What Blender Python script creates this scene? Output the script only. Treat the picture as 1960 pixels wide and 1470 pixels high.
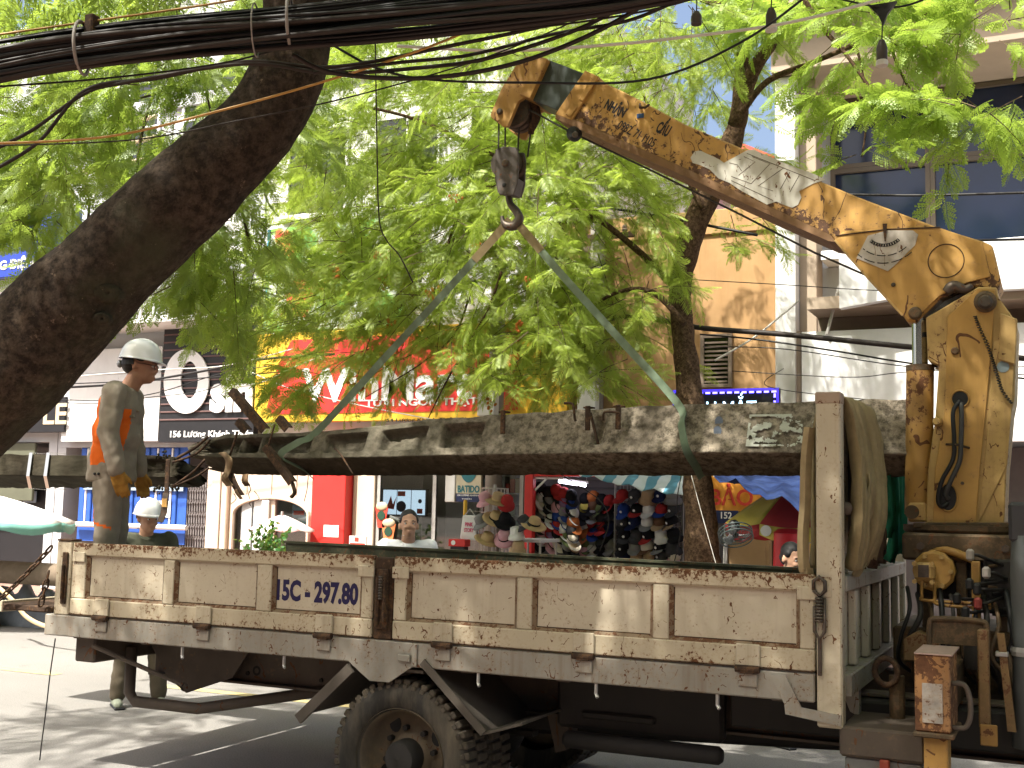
import bpy, bmesh, math, random
import numpy as np
from mathutils import Vector, Matrix, Euler, noise
random.seed(7); RNG = np.random.default_rng(11)
for o in list(bpy.data.objects): bpy.data.objects.remove(o)
scene = bpy.context.scene
COL = scene.collection
PI = math.pi
# ------------------------------------------------------------------ camera
# world: x along the street (to the truck's front), y across the street away from the camera, z up
FPX = 2250.0
CAM = Vector((1.0266, -5.3770, 1.70))
CR = Vector((0.904856, 0.425156, 0.0218665))
CU = Vector((0.025225, -0.104818, 0.994171))
CF = Vector((-0.42497, 0.89903, 0.10557))
cd = bpy.data.cameras.new('camera'); co = bpy.data.objects.new('camera', cd); COL.objects.link(co)
cd.sensor_width = 36.0; cd.lens = FPX / 1960 * 36.0; cd.clip_start = 0.05; cd.clip_end = 500
co.matrix_world = Matrix(((CR.x, CU.x, -CF.x, CAM.x), (CR.y, CU.y, -CF.y, CAM.y), (CR.z, CU.z, -CF.z, CAM.z), (0, 0, 0, 1)))
scene.camera = co
# ------------------------------------------------------------------ light
SUN_EL = math.radians(57); SAZ = Vector((-0.42, -0.91, 0)).normalized()
SUN = Vector((SAZ.x * math.cos(SUN_EL), SAZ.y * math.cos(SUN_EL), math.sin(SUN_EL)))
world = bpy.data.worlds.new('World'); scene.world = world; world.use_nodes = True
wn = world.node_tree; bg = wn.nodes['Background']
sky = wn.nodes.new('ShaderNodeTexSky'); sky.sky_type = 'NISHITA'; sky.sun_disc = False
sky.sun_elevation = SUN_EL; sky.sun_rotation = math.atan2(SAZ.x, SAZ.y)
sky.air_density = 1.0; sky.dust_density = 7.0; sky.ozone_density = 1.0
wn.links.new(sky.outputs[0], bg.inputs[0]); bg.inputs[1].default_value = 0.12
sl = bpy.data.lights.new('sun', 'SUN'); so = bpy.data.objects.new('sun', sl); COL.objects.link(so)
sl.energy = 4.95; sl.angle = math.radians(0.6); sl.color = (1.0, 0.95, 0.86)
so.rotation_euler = SUN.to_track_quat('Z', 'Y').to_euler(); so.location = (0, 0, 30)
scene.view_settings.view_transform = 'Standard'; scene.view_settings.look = 'None'
scene.view_settings.exposure = 1.3; scene.view_settings.gamma = 1.0
scene.render.engine = 'CYCLES'
scene.cycles.max_bounces = 4; scene.cycles.diffuse_bounces = 2; scene.cycles.glossy_bounces = 2
scene.cycles.transmission_bounces = 4; scene.cycles.transparent_max_bounces = 8; scene.cycles.caustics_reflective = False; scene.cycles.caustics_refractive = False

# ------------------------------------------------------------------ measuring helpers (photo pixel + known distance across the street -> place)
def ray(x, y): return CR * ((x - 980) / FPX) + CU * ((735 - y) / FPX) + CF
def at(x, y, v):
    d = ray(x, y); return CAM + d * ((v - CAM.y) / d.y)
def atx(x, y, u):
    d = ray(x, y); return CAM + d * ((u - CAM.x) / d.x)
def atz(x, y, z):
    d = ray(x, y); return CAM + d * ((z - CAM.z) / d.z)
def UZ(x, y, v):
    q = at(x, y, v); return (q.x, q.z)
def rect(x0, y0, x1, y1, v):
    a = at(x0, (y0 + y1) / 2, v); b = at(x1, (y0 + y1) / 2, v); t = at((x0 + x1) / 2, y0, v); o = at((x0 + x1) / 2, y1, v)
    return a.x, b.x, o.z, t.z          # u0,u1,z0,z1

# ------------------------------------------------------------------ mesh builder
class MB:
    def __init__(s): s.v = []; s.f = []; s.m = []
    def add(s, vs, fs, mi=0):
        n = len(s.v); s.v += [tuple(q) for q in vs]; s.f += [tuple(i + n for i in f) for f in fs]; s.m += [mi] * len(fs); return s
    def box(s, x0, x1, y0, y1, z0, z1, c=0.0, mi=0, mat=None):
        if x0 > x1: x0, x1 = x1, x0
        if y0 > y1: y0, y1 = y1, y0
        if z0 > z1: z0, z1 = z1, z0
        c = min(c, .45 * (x1 - x0), .45 * (y1 - y0), .45 * (z1 - z0))
        if c <= 0:
            vs = [(x, y, z) for x in (x0, x1) for y in (y0, y1) for z in (z0, z1)]
            fs = [(0, 1, 3, 2), (4, 6, 7, 5), (0, 4, 5, 1), (2, 3, 7, 6), (0, 2, 6, 4), (1, 5, 7, 3)]
        else:
            X = (x0, x1); Y = (y0, y1); Z = (z0, z1); vs = []; fs = []
            idx = {}
            for i in (0, 1):
                for j in (0, 1):
                    for k in (0, 1):
                        sx = (c, -c)[i]; sy = (c, -c)[j]; sz = (c, -c)[k]
                        for a in range(3):
                            idx[(i, j, k, a)] = len(vs)
                            vs.append((X[i] + (0 if a == 0 else sx), Y[j] + (0 if a == 1 else sy), Z[k] + (0 if a == 2 else sz)))
            for i in (0, 1):
                fs.append([idx[(i, 0, 0, 0)], idx[(i, 0, 1, 0)], idx[(i, 1, 1, 0)], idx[(i, 1, 0, 0)]][::(1 if i == 0 else -1)])
                fs.append([idx[(0, i, 0, 1)], idx[(1, i, 0, 1)], idx[(1, i, 1, 1)], idx[(0, i, 1, 1)]][::(1 if i == 0 else -1)])
                fs.append([idx[(0, 0, i, 2)], idx[(0, 1, i, 2)], idx[(1, 1, i, 2)], idx[(1, 0, i, 2)]][::(1 if i == 0 else -1)])
            for a, b in ((0, 1), (0, 2), (1, 2)):
                o = 3 - a - b
                for p in (0, 1):
                    for q in (0, 1):
                        def K(t):
                            r = [0, 0, 0]; r[a] = p; r[b] = q; r[o] = t; return tuple(r)
                        fs.append((idx[K(0) + (a,)], idx[K(1) + (a,)], idx[K(1) + (b,)], idx[K(0) + (b,)]))
            for i in (0, 1):
                for j in (0, 1):
                    for k in (0, 1): fs.append(tuple(idx[(i, j, k, a)] for a in range(3)))
        if mat is not None: vs = [tuple(mat @ Vector(q)) for q in vs]
        return s.add(vs, fs, mi)
    def prism(s, poly, y0, y1, mi=0):           # polygon in (x,z), extruded along y
        n = len(poly); vs = [(p[0], y0, p[1]) for p in poly] + [(p[0], y1, p[1]) for p in poly]
        fs = [tuple(range(n)), tuple(range(2 * n - 1, n - 1, -1))] + [(i, i + n, (i + 1) % n + n, (i + 1) % n) for i in range(n)]
        return s.add(vs, fs, mi)
    def tube(s, pts, r, n=8, mi=0, cap=True, flat=None):
        pts = [Vector(p) for p in pts]; m = len(pts)
        rs = r if isinstance(r, (list, tuple)) else [r] * m
        vs = []; up = None
        for i in range(m):
            t = (pts[min(i + 1, m - 1)] - pts[max(i - 1, 0)]).normalized()
            if up is None:
                up = Vector((0, 0, 1)) if abs(t.z) < .9 else Vector((1, 0, 0))
            a = (up - t * up.dot(t)); a = a.normalized() if a.length > 1e-6 else t.orthogonal().normalized()
            up = a; b = t.cross(a)
            for k in range(n):
                an = 2 * PI * k / n; vs.append(tuple(pts[i] + (a * math.cos(an) + b * math.sin(an)) * rs[i]))
        fs = [(i * n + k, i * n + (k + 1) % n, (i + 1) * n + (k + 1) % n, (i + 1) * n + k) for i in range(m - 1) for k in range(n)]
        if cap: fs += [tuple(range(n - 1, -1, -1)), tuple(range((m - 1) * n, m * n))]
        return s.add(vs, fs, mi)
    def cyl(s, a, b, r, n=16, mi=0, r2=None): return s.tube([a, b], [r, r if r2 is None else r2], n, mi)
    def lathe(s, prof, o, axis='z', n=24, mi=0, a0=0, a1=2 * PI, sx=1, sy=1):   # prof [(r,h)]
        vs = []; o = Vector(o); full = abs(a1 - a0 - 2 * PI) < 1e-6; k = n if full else n + 1
        for r, h in prof:
            for i in range(k):
                an = a0 + (a1 - a0) * i / n; c = r * math.cos(an) * sx; d = r * math.sin(an) * sy
                q = {'z': (c, d, h), 'y': (c, h, d), 'x': (h, c, d)}[axis]; vs.append(tuple(o + Vector(q)))
        fs = [(j * k + i, j * k + (i + 1) % k, (j + 1) * k + (i + 1) % k, (j + 1) * k + i) for j in range(len(prof) - 1) for i in range(n)]
        return s.add(vs, fs, mi)
    def sphere(s, c, r, n=12, m=8, mi=0, rot=None):
        r = (r, r, r) if not isinstance(r, (tuple, list)) else r; c = Vector(c); vs = []
        for j in range(1, m):
            th = PI * j / m
            for i in range(n):
                ph = 2 * PI * i / n; q = Vector((r[0] * math.sin(th) * math.cos(ph), r[1] * math.sin(th) * math.sin(ph), r[2] * math.cos(th)))
                vs.append(tuple(c + (rot @ q if rot else q)))
        t = Vector((0, 0, r[2])); vs += [tuple(c + (rot @ t if rot else t)), tuple(c - (rot @ t if rot else t))]
        fs = [(j * n + i, (j + 1) * n + i, (j + 1) * n + (i + 1) % n, j * n + (i + 1) % n) for j in range(m - 2) for i in range(n)]
        T = (m - 1) * n
        fs += [(T, i, (i + 1) % n) for i in range(n)] + [(T + 1, (m - 2) * n + (i + 1) % n, (m - 2) * n + i) for i in range(n)]
        return s.add(vs, fs, mi)
    def ribbon(s, pts, wdir, w, th, mi=0):      # flat strap along pts
        pts = [Vector(p) for p in pts]; W = Vector(wdir).normalized() * (w / 2); m = len(pts); vs = []
        for i in range(m):
            t = (pts[min(i + 1, m - 1)] - pts[max(i - 1, 0)]).normalized(); nn = t.cross(W).normalized() * (th / 2)
            for a, b in ((1, 1), (1, -1), (-1, -1), (-1, 1)): vs.append(tuple(pts[i] + W * a + nn * b))
        fs = [(i * 4 + k, i * 4 + (k + 1) % 4, (i + 1) * 4 + (k + 1) % 4, (i + 1) * 4 + k) for i in range(m - 1) for k in range(4)]
        fs += [(3, 2, 1, 0), tuple(range((m - 1) * 4, m * 4))]
        return s.add(vs, fs, mi)

def wloc(o):
    q = Vector((0, 0, 0))
    while o is not None: q += Vector(o.location); o = o.parent
    return q
def link(me, name, mat, parent=None, smooth=False, bevel=0, autos=None):
    for m in (mat if isinstance(mat, (list, tuple)) else [mat]): me.materials.append(m)
    if smooth: me.polygons.foreach_set('use_smooth', [True] * len(me.polygons))
    o = bpy.data.objects.new(name, me); COL.objects.link(o); o.parent = parent
    if bevel:
        b = o.modifiers.new('bevel', 'BEVEL'); b.width = bevel; b.segments = 1; b.limit_method = 'ANGLE'; b.angle_limit = 0.7
    return o
def fixn(me):
    bm = bmesh.new(); bm.from_mesh(me); bmesh.ops.recalc_face_normals(bm, faces=bm.faces); bm.to_mesh(me); bm.free()
def part(name, mb, mat, parent=None, smooth=False, bevel=0, base=None):
    """links mb (world coordinates) as one mesh under parent; a top-level mesh gets its origin at base"""
    L = wloc(parent) if parent is not None else Vector(base if base is not None else (0, 0, 0))
    me = bpy.data.meshes.new(name)
    me.from_pydata([(q[0] - L.x, q[1] - L.y, q[2] - L.z) for q in mb.v], [], mb.f)
    me.polygons.foreach_set('material_index', mb.m); fixn(me)
    if smooth == 'auto':
        o = link(me, name, mat, parent, False, bevel)
        me.polygons.foreach_set('use_smooth', [True] * len(me.polygons)); me.set_sharp_from_angle(angle=0.6)
    else: o = link(me, name, mat, parent, smooth, bevel)
    if parent is None: o.location = L
    return o
def tag(o, label, cat=None, group=None, kind=None):
    o['label'] = label
    if cat: o['category'] = cat
    if group: o['group'] = group
    if kind: o['kind'] = kind
    return o
def thing(name, label, cat, loc=(0, 0, 0), group=None):
    o = bpy.data.objects.new(name, None); COL.objects.link(o); o.location = loc; o.empty_display_size = .1
    return tag(o, label, cat, group)
def empty_part(name, parent):
    o = bpy.data.objects.new(name, None); COL.objects.link(o); o.parent = parent; return o
def struct(o, label=None):
    o['kind'] = 'structure'
    if label: o['label'] = label
    return o
def inst(me, name, parent, loc, rot=(0, 0, 0), scale=(1, 1, 1)):   # a piece sharing mesh data, loc in world
    o = bpy.data.objects.new(name, me); COL.objects.link(o); o.parent = parent
    o.location = Vector(loc) - (wloc(parent) if parent is not None else Vector((0, 0, 0))); o.rotation_euler = rot; o.scale = scale
    return o
def mesh_of(name, mb, mat, smooth=False):
    me = bpy.data.meshes.new(name); me.from_pydata(mb.v, [], mb.f); me.polygons.foreach_set('material_index', mb.m); fixn(me)
    for m in (mat if isinstance(mat, (list, tuple)) else [mat]): me.materials.append(m)
    if smooth: me.polygons.foreach_set('use_smooth', [True] * len(me.polygons))
    return me
def text(s, mat, parent, u, v, z, h=None, w=None, ext=.004, bold=0.0, ang=0.0, name='lettering', center=False, shear=0):
    """writing on a surface that faces the near side (-y): left end u, baseline z, overall height h and width w"""
    c = bpy.data.curves.new('t', 'FONT'); c.body = s; c.size = 1; c.offset = bold; c.extrude = 0.5; c.shear = shear; c.resolution_u = 3
    t = bpy.data.objects.new('t', c); COL.objects.link(t); bpy.context.view_layer.update()
    me = bpy.data.meshes.new_from_object(t.evaluated_get(bpy.context.evaluated_depsgraph_get()))
    bpy.data.objects.remove(t); bpy.data.curves.remove(c)
    n = len(me.vertices); a = np.zeros(n * 3); me.vertices.foreach_get('co', a); a = a.reshape(-1, 3)
    mn = a.min(0); mx = a.max(0); sy = (h or .1) / max(1e-6, (mx[1] - mn[1])); sx = (w / (mx[0] - mn[0])) if w else sy
    X = (a[:, 0] - mn[0]) * sx; Y = (a[:, 1] - mn[1]) * sy
    if center: X -= X.max() / 2
    ca, sa = math.cos(ang), math.sin(ang); L = wloc(parent)
    b = np.stack([u + X * ca - Y * sa - L.x, v - (a[:, 2] + .5) * ext - L.y, z + X * sa + Y * ca - L.z], 1)
    me.vertices.foreach_set('co', b.ravel()); me.update(); fixn(me)
    return link(me, name, mat, parent)

# ------------------------------------------------------------------ materials
def _new(name):
    m = bpy.data.materials.new(name); m.use_nodes = True; nt = m.node_tree; nt.nodes.clear()
    out = nt.nodes.new('ShaderNodeOutputMaterial'); b = nt.nodes.new('ShaderNodeBsdfPrincipled'); nt.links.new(b.outputs[0], out.inputs[0])
    return m, nt, b, out
class NT:
    def __init__(s, nt): s.nt = nt; s.tc = None
    def n(s, t, **k):
        q = s.nt.nodes.new(t)
        for a, b in k.items(): setattr(q, a, b)
        return q
    def l(s, a, b): s.nt.links.new(a, b)
    def co(s, scale=(1, 1, 1), rot=(0, 0, 0), loc=(0, 0, 0)):
        if s.tc is None: s.tc = s.n('ShaderNodeTexCoord')
        m = s.n('ShaderNodeMapping'); m.inputs['Scale'].default_value = scale; m.inputs['Rotation'].default_value = rot; m.inputs['Location'].default_value = loc
        s.l(s.tc.outputs['Object'], m.inputs[0]); return m.outputs[0]
    def noise(s, vec, scale, detail=5, rough=.6, dist=0):
        q = s.n('ShaderNodeTexNoise'); q.inputs['Scale'].default_value = scale; q.inputs['Detail'].default_value = detail
        q.inputs['Roughness'].default_value = rough; q.inputs['Distortion'].default_value = dist; s.l(vec, q.inputs['Vector']); return q.outputs['Fac']
    def ramp(s, fac, a, b, c0=(0, 0, 0, 1), c1=(1, 1, 1, 1)):
        q = s.n('ShaderNodeValToRGB'); q.color_ramp.elements[0].position = max(0, min(a, .99)); q.color_ramp.elements[1].position = min(1, max(b, .01))
        q.color_ramp.elements[0].color = c0; q.color_ramp.elements[1].color = c1; s.l(fac, q.inputs[0]); return q.outputs[0]
    def mix(s, fac, a, b, mode='MIX'):
        q = s.n('ShaderNodeMix', data_type='RGBA', blend_type=mode)
        for sock, x in ((q.inputs[0], fac), (q.inputs[6], a), (q.inputs[7], b)):
            if isinstance(x, (int, float)): sock.default_value = x
            elif isinstance(x, (tuple, list)): sock.default_value = (*x[:3], 1)
            else: s.l(x, sock)
        return q.outputs[2]
    def math(s, op, a, b=0, c=0, clamp=False):
        q = s.n('ShaderNodeMath', operation=op, use_clamp=clamp)
        for i, x in enumerate((a, b, c)):
            if isinstance(x, (int, float)): q.inputs[i].default_value = x
            else: s.l(x, q.inputs[i])
        return q.outputs[0]
    def sep(s, vec):
        q = s.n('ShaderNodeSeparateXYZ'); s.l(vec, q.inputs[0]); return q.outputs
    def bump(s, h, strength, dist, bsdf):
        q = s.n('ShaderNodeBump'); q.inputs['Strength'].default_value = strength; q.inputs['Distance'].default_value = dist
        s.l(h, q.inputs['Height']); s.l(q.outputs[0], bsdf.inputs['Normal'])
RUST = (.115, .05, .022)
def paint(name, col, rough=.5, metal=0, var=.12, vs=3, rust=0.0, rs=9, dirt=0.0, bump=.0, bs=40, bands=(), col2=None, dcol=(.05, .04, .03), spec=.5, rcol=RUST, streak=0, scratch=.5):
    m, nt, b, out = _new(name); N = NT(nt); c = N.co()
    n1 = N.noise(c, vs, 6); f = N.ramp(n1, .3, .7)
    lo = tuple(x * (1 - var) for x in (col2 or col)); hi = tuple(min(1, x * (1 + var * .6)) for x in col)
    colr = N.mix(f, lo, hi); rr = rough; rmask = None
    if dirt:
        d = N.ramp(N.noise(N.co((1, 1, .25)), 5, 8, .7), .42, .78); colr = N.mix(N.math('MULTIPLY', d, dirt), colr, dcol)
    if streak:
        d = N.ramp(N.noise(N.co((22, 22, .7)), 1, 4, .6), .55, .75); colr = N.mix(N.math('MULTIPLY', d, streak), colr, (.16, .08, .035))
    if rust or bands:
        big = N.noise(c, rs * .35, 3); fine = N.noise(c, rs * 2.6, 7, .72)
        h = N.math('ADD', N.math('MULTIPLY', fine, .72), N.math('MULTIPLY', big, .28))
        thr = .70 - .22 * rust; t = thr
        xyz = N.sep(N.co()); acc = None
        for ax, lo_, hi_, amt in bands:       # rust gathers along an edge of the part
            k = xyz['XYZ'.index(ax)] if isinstance(ax, str) else N.math('ADD', N.math('MULTIPLY', xyz[0], ax[0]), N.math('MULTIPLY', xyz[2], ax[1])); mid = (lo_ + hi_) / 2; hw = (hi_ - lo_) / 2
            e = N.math('SUBTRACT', 1, N.math('DIVIDE', N.math('ABSOLUTE', N.math('SUBTRACT', k, mid)), hw), clamp=True)
            e = N.math('MULTIPLY', e, amt); acc = e if acc is None else N.math('MAXIMUM', acc, e)
        if acc is not None: h = N.math('ADD', h, acc)
        rmask = N.ramp(h, t - .012, t + .012)
        if scratch:
            ns = N.noise(N.co((1, 1, .6), (.3, .5, .2)), rs * .55, 3, .5, .4); nm = N.noise(c, rs * .8, 2)
            ln = N.math('MULTIPLY', N.math('LESS_THAN', N.math('ABSOLUTE', N.math('SUBTRACT', ns, .5)), .0075), N.math('GREATER_THAN', nm, .60 - .10 * scratch))
            rmask = N.math('MAXIMUM', rmask, ln)
        rc = N.mix(N.noise(c, 60, 4), tuple(x * .5 for x in rcol), tuple(min(1, x * 1.8) for x in rcol))
        halo = N.ramp(h, t - .10, t); colr = N.mix(N.math('MULTIPLY', halo, .35), colr, (.30, .17, .08))
        colr = N.mix(rmask, colr, rc)
        q = N.n('ShaderNodeMix', data_type='FLOAT'); N.l(rmask, q.inputs[0]); q.inputs[2].default_value = rough; q.inputs[3].default_value = .9; N.l(q.outputs[0], b.inputs['Roughness'])
    else:
        q = N.n('ShaderNodeMapRange'); N.l(n1, q.inputs[0]); q.inputs[3].default_value = max(.03, rough - .1); q.inputs[4].default_value = min(1, rough + .12); N.l(q.outputs[0], b.inputs['Roughness'])
    N.l(colr, b.inputs['Base Color']); b.inputs['Metallic'].default_value = metal; b.inputs['Specular IOR Level'].default_value = spec
    if bump or rmask is not None:
        hh = N.noise(c, bs, 6, .65)
        if rmask is not None: hh = N.math('SUBTRACT', N.math('MULTIPLY', hh, .3 + bump), N.math('MULTIPLY', rmask, .35))
        N.bump(hh, max(.25, bump), .004 if rmask is None else .005, b)
    return m
def emis(name, col, st):
    m, nt, b, out = _new(name); b.inputs['Base Color'].default_value = (*[x * .5 for x in col], 1); b.inputs['Emission Color'].default_value = (*col, 1); b.inputs['Emission Strength'].default_value = st; return m
def glass(name, tint=(.9, .95, .95), refl=.12, dark=0.0):
    m, nt, b, out = _new(name); N = NT(nt); nt.nodes.remove(b)
    t = N.n('ShaderNodeBsdfTransparent'); t.inputs[0].default_value = (*tint, 1); g = N.n('ShaderNodeBsdfGlossy'); g.inputs['Roughness'].default_value = .02
    g.inputs[0].default_value = (.9, .9, .9, 1); fr = N.n('ShaderNodeFresnel'); fr.inputs[0].default_value = 1.5
    mx = N.n('ShaderNodeMixShader'); N.l(N.math('ADD', fr.outputs[0], refl, clamp=True), mx.inputs[0]); N.l(t.outputs[0], mx.inputs[1]); N.l(g.outputs[0], mx.inputs[2]); N.l(mx.outputs[0], out.inputs[0])
    return m
def leafmat(name, a, b_, tr=.45, autumn=0.0):
    m, nt, b, out = _new(name); N = NT(nt); nt.nodes.remove(b); c = N.co()
    f = N.ramp(N.noise(c, 1.6, 4), .35, .68); f2 = N.ramp(N.noise(c, 17, 2), .3, .7)
    col = N.mix(f, a, b_); col = N.mix(N.math('MULTIPLY', f2, .45), col, tuple(x * .6 for x in a))
    if autumn: col = N.mix(N.math('MULTIPLY', N.ramp(N.noise(c, 5, 3), .66, .72), autumn), col, (.45, .22, .02))
    d = N.n('ShaderNodeBsdfDiffuse'); t = N.n('ShaderNodeBsdfTranslucent'); g = N.n('ShaderNodeBsdfGlossy'); g.inputs['Roughness'].default_value = .45; g.inputs[0].default_value = (.8, .9, .7, 1)
    N.l(col, d.inputs[0]); tc = N.mix(.55, col, (.52, .70, .10)); N.l(tc, t.inputs[0])
    m1 = N.n('ShaderNodeMixShader'); m1.inputs[0].default_value = tr; N.l(d.outputs[0], m1.inputs[1]); N.l(t.outputs[0], m1.inputs[2])
    m2 = N.n('ShaderNodeMixShader'); m2.inputs[0].default_value = .04; N.l(m1.outputs[0], m2.inputs[1]); N.l(g.outputs[0], m2.inputs[2]); N.l(m2.outputs[0], out.inputs[0])
    return m
def bark(name, a, b_, sc=7, moss=None, bd=.02):
    m, nt, b, out = _new(name); N = NT(nt); c = N.co(); n1 = N.noise(c, sc * .35, 8, .7, .6); n2 = N.noise(N.co((1, 1, 1)), sc * 4, 8, .75)
    col = N.mix(N.ramp(n1, .35, .66), a, b_); col = N.mix(N.ramp(n2, .42, .62), tuple(x * .45 for x in a), col)
    if moss: col = N.mix(N.math('MULTIPLY', N.ramp(N.noise(c, 1.7, 5), .5, .66), .8), col, moss)
    col = N.mix(N.math('MULTIPLY', N.ramp(N.noise(c, 9, 6, .8), .63, .68), .5), col, tuple(min(1, x * 3.2) for x in b_))
    N.l(col, b.inputs['Base Color']); b.inputs['Roughness'].default_value = .92; b.inputs['Specular IOR Level'].default_value = .15
    N.bump(N.math('ADD', N.math('MULTIPLY', n1, .8), N.math('MULTIPLY', n2, .5)), .9, bd, b); return m
def plain(name, col, rough=.6, metal=0, spec=.4, var=.1, vs=8): return paint(name, col, rough, metal, var, vs, spec=spec)
M = {}
def mats():
    M['cream'] = paint('cream_paint', (.57, .505, .385), .5, var=.07, rust=.32, rs=22, scratch=.2, dirt=.22, streak=.15, dcol=(.30, .24, .16), spec=.35)
    M['cream_rusty'] = paint('cream_paint_rusty', (.55, .485, .36), .55, var=.08, rust=.38, rs=20, scratch=.3, dirt=.25, streak=.3, dcol=(.25, .19, .12), spec=.3)
    M['panel_edge'] = paint('cream_paint_seam', (.25, .18, .11), .65, var=.25, rust=.85, rs=14, dirt=.5)
    M['cream_edge'] = paint('cream_paint_chipped', (.54, .47, .34), .55, var=.08, rust=.42, rs=18, bands=(('Z', 1.375, 1.50, .13), ('Z', .965, 1.045, .07)), dirt=.25, dcol=(.25, .19, .12), spec=.3)
    M['rail'] = paint('grey_white_paint', (.33, .31, .265), .55, var=.10, rust=.42, rs=20, dirt=.45, streak=.4, dcol=(.20, .16, .12), spec=.3)
    M['rusty_iron'] = paint('rusty_iron', (.060, .038, .026), .85, var=.4, vs=14, rust=.45, rs=16, bump=.4, spec=.2, rcol=(.085, .038, .018))
    M['dark_steel'] = paint('dark_greasy_steel', (.020, .017, .015), .7, var=.35, vs=6, dirt=.3, dcol=(.045, .035, .026), bump=.2)
    M['brown_steel'] = paint('dusty_brown_steel', (.11, .085, .065), .75, var=.25, vs=4, rust=.15, dirt=.5, dcol=(.06, .045, .035), bump=.2)
    M['flap'] = paint('dusty_mudflap', (.12, .10, .08), .8, var=.2, vs=5, dirt=.5, dcol=(.05, .04, .03), bump=.2)
    M['inner_green'] = paint('dark_green_paint', (.055, .06, .035), .6, var=.3, vs=6, rust=.35, rs=10, spec=.3)
    M['crane'] = paint('crane_yellow', (.51, .295, .08), .5, var=.16, vs=2.5, rust=.40, rs=7, dirt=.30, streak=.3, dcol=(.33, .17, .05), spec=.4, bump=.05)
    M['crane_worn'] = paint('crane_yellow_worn', (.42, .235, .06), .55, var=.2, vs=4, rust=.52, rs=7, dirt=.4, streak=.3, dcol=(.18, .10, .04), spec=.35, bump=.08)
    M['crane_pale'] = paint('crane_yellow_pale', (.52, .345, .125), .5, var=.2, vs=3, rust=.44, rs=13, dirt=.5, scratch=.45, streak=.35, dcol=(.25, .15, .06), spec=.35, bump=.05)
    M['crane_dirty'] = paint('crane_yellow_dirty', (.085, .055, .025), .7, var=.3, vs=6, rust=.5, rs=9, dirt=.6, dcol=(.05, .035, .02), bump=.25)
    M['boom_in'] = paint('boom_dark_green', (.045, .06, .055), .45, var=.2, vs=5, dirt=.4, spec=.4)
    M['chrome'] = paint('chromed_rod', (.55, .55, .5), .15, 1, var=.1)
    M['iron'] = paint('worn_iron', (.10, .08, .065), .5, .6, var=.35, vs=12, rust=.3, rs=20)
    M['block'] = paint('greasy_block_paint', (.075, .06, .05), .6, var=.2, vs=9, rust=.1, rs=12, dirt=.15, bump=.15)
    M['rope'] = paint('wire_rope', (.06, .055, .05), .6, .4, var=.3, vs=60)
    M['rubber'] = paint('dusty_tyre_rubber', (.045, .042, .038), .85, var=.3, vs=5, dirt=.9, dcol=(.20, .165, .12), bump=.3, spec=.2)
    M['tread'] = paint('dusty_tyre_tread', (.12, .10, .075), .9, var=.35, vs=9, dirt=.7, dcol=(.05, .045, .04), bump=.5, spec=.15)
    M['rim'] = paint('muddy_wheel_rim', (.17, .13, .085), .8, var=.3, vs=6, rust=.3, dirt=.6, dcol=(.07, .05, .035), bump=.2)
    M['black'] = plain('black_plastic', (.012, .012, .012), .5)
    M['cable'] = paint('cable_black', (.012, .011, .011), .5, var=.3, vs=4, spec=.35)
    M['cable_brown'] = paint('cable_brown_black', (.028, .021, .017), .6, var=.3, vs=4, spec=.3)
    M['cable_white'] = plain('cable_white', (.62, .60, .55), .5); M['cable_orange'] = plain('cable_orange', (.45, .25, .06), .5)
    M['white'] = plain('white_paint', (.78, .78, .77), .5, var=.05); M['offwhite'] = plain('off_white_wall', (.66, .65, .62), .8, var=.1, vs=2)
    M['sling'] = paint('green_webbing', (.19, .26, .18), .85, var=.2, vs=20, dirt=.4, dcol=(.16, .13, .08), spec=.15)
    M['sling_tan'] = paint('tan_webbing', (.30, .24, .13), .9, var=.2, vs=16, dirt=.5, dcol=(.14, .10, .06), spec=.1, bump=.3, bs=150)
    M['sling_brown'] = paint('brown_webbing', (.12, .075, .05), .9, var=.2, vs=16, dirt=.4, spec=.1, bump=.3, bs=150)
    M['sling_green'] = paint('bright_green_webbing', (.03, .22, .12), .85, var=.2, vs=16, dirt=.35, spec=.15, bump=.3, bs=150)
    M['bark'] = bark('bark_dark', (.046, .034, .025), (.092, .067, .047), 6, (.05, .052, .03), .02); M['bark2'] = bark('bark_brown', (.10, .06, .035), (.17, .11, .065), 8, None, .03)
    M['twig'] = plain('twig_bark', (.075, .055, .035), .9, spec=.1)
    M['leaf'] = leafmat('feathery_leaf', (.24, .31, .04), (.34, .42, .06), .58, .25); M['leaf_dk'] = leafmat('feathery_leaf_deep', (.12, .175, .026), (.20, .265, .04), .58)
    M['leaf_y'] = leafmat('feathery_leaf_young', (.19, .29, .028), (.26, .37, .04), .5, .2); M['leaf_pot'] = leafmat('potted_leaf', (.03, .13, .03), (.06, .20, .06), .3)
    M['skin'] = plain('skin_tan', (.47, .27, .175), .55, var=.10, vs=14, spec=.35); M['skin_dk'] = plain('skin_brown', (.36, .19, .12), .55, var=.12, vs=14, spec=.35)
    M['hair'] = plain('black_hair', (.010, .009, .009), .55, var=.3, vs=60)
    M['helmet'] = plain('helmet_white', (.74, .76, .77), .22, spec=.5, var=.03); M['grey_cloth'] = paint('grey_brown_cloth', (.27, .235, .185), .9, var=.18, vs=7, bump=.5, bs=30, spec=.1)
    M['orange_cloth'] = paint('orange_cloth', (.72, .14, .02), .9, var=.12, vs=9, bump=.3, spec=.1); M['olive_cloth'] = paint('olive_cloth', (.085, .09, .065), .9, var=.15, vs=9, bump=.4, spec=.1)
    M['glove'] = paint('ochre_glove', (.42, .22, .05), .9, var=.25, vs=18, dirt=.5, dcol=(.12, .06, .02), spec=.1); M['white_cloth'] = paint('white_cotton', (.74, .76, .77), .9, var=.06, bump=.3, spec=.1)
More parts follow.
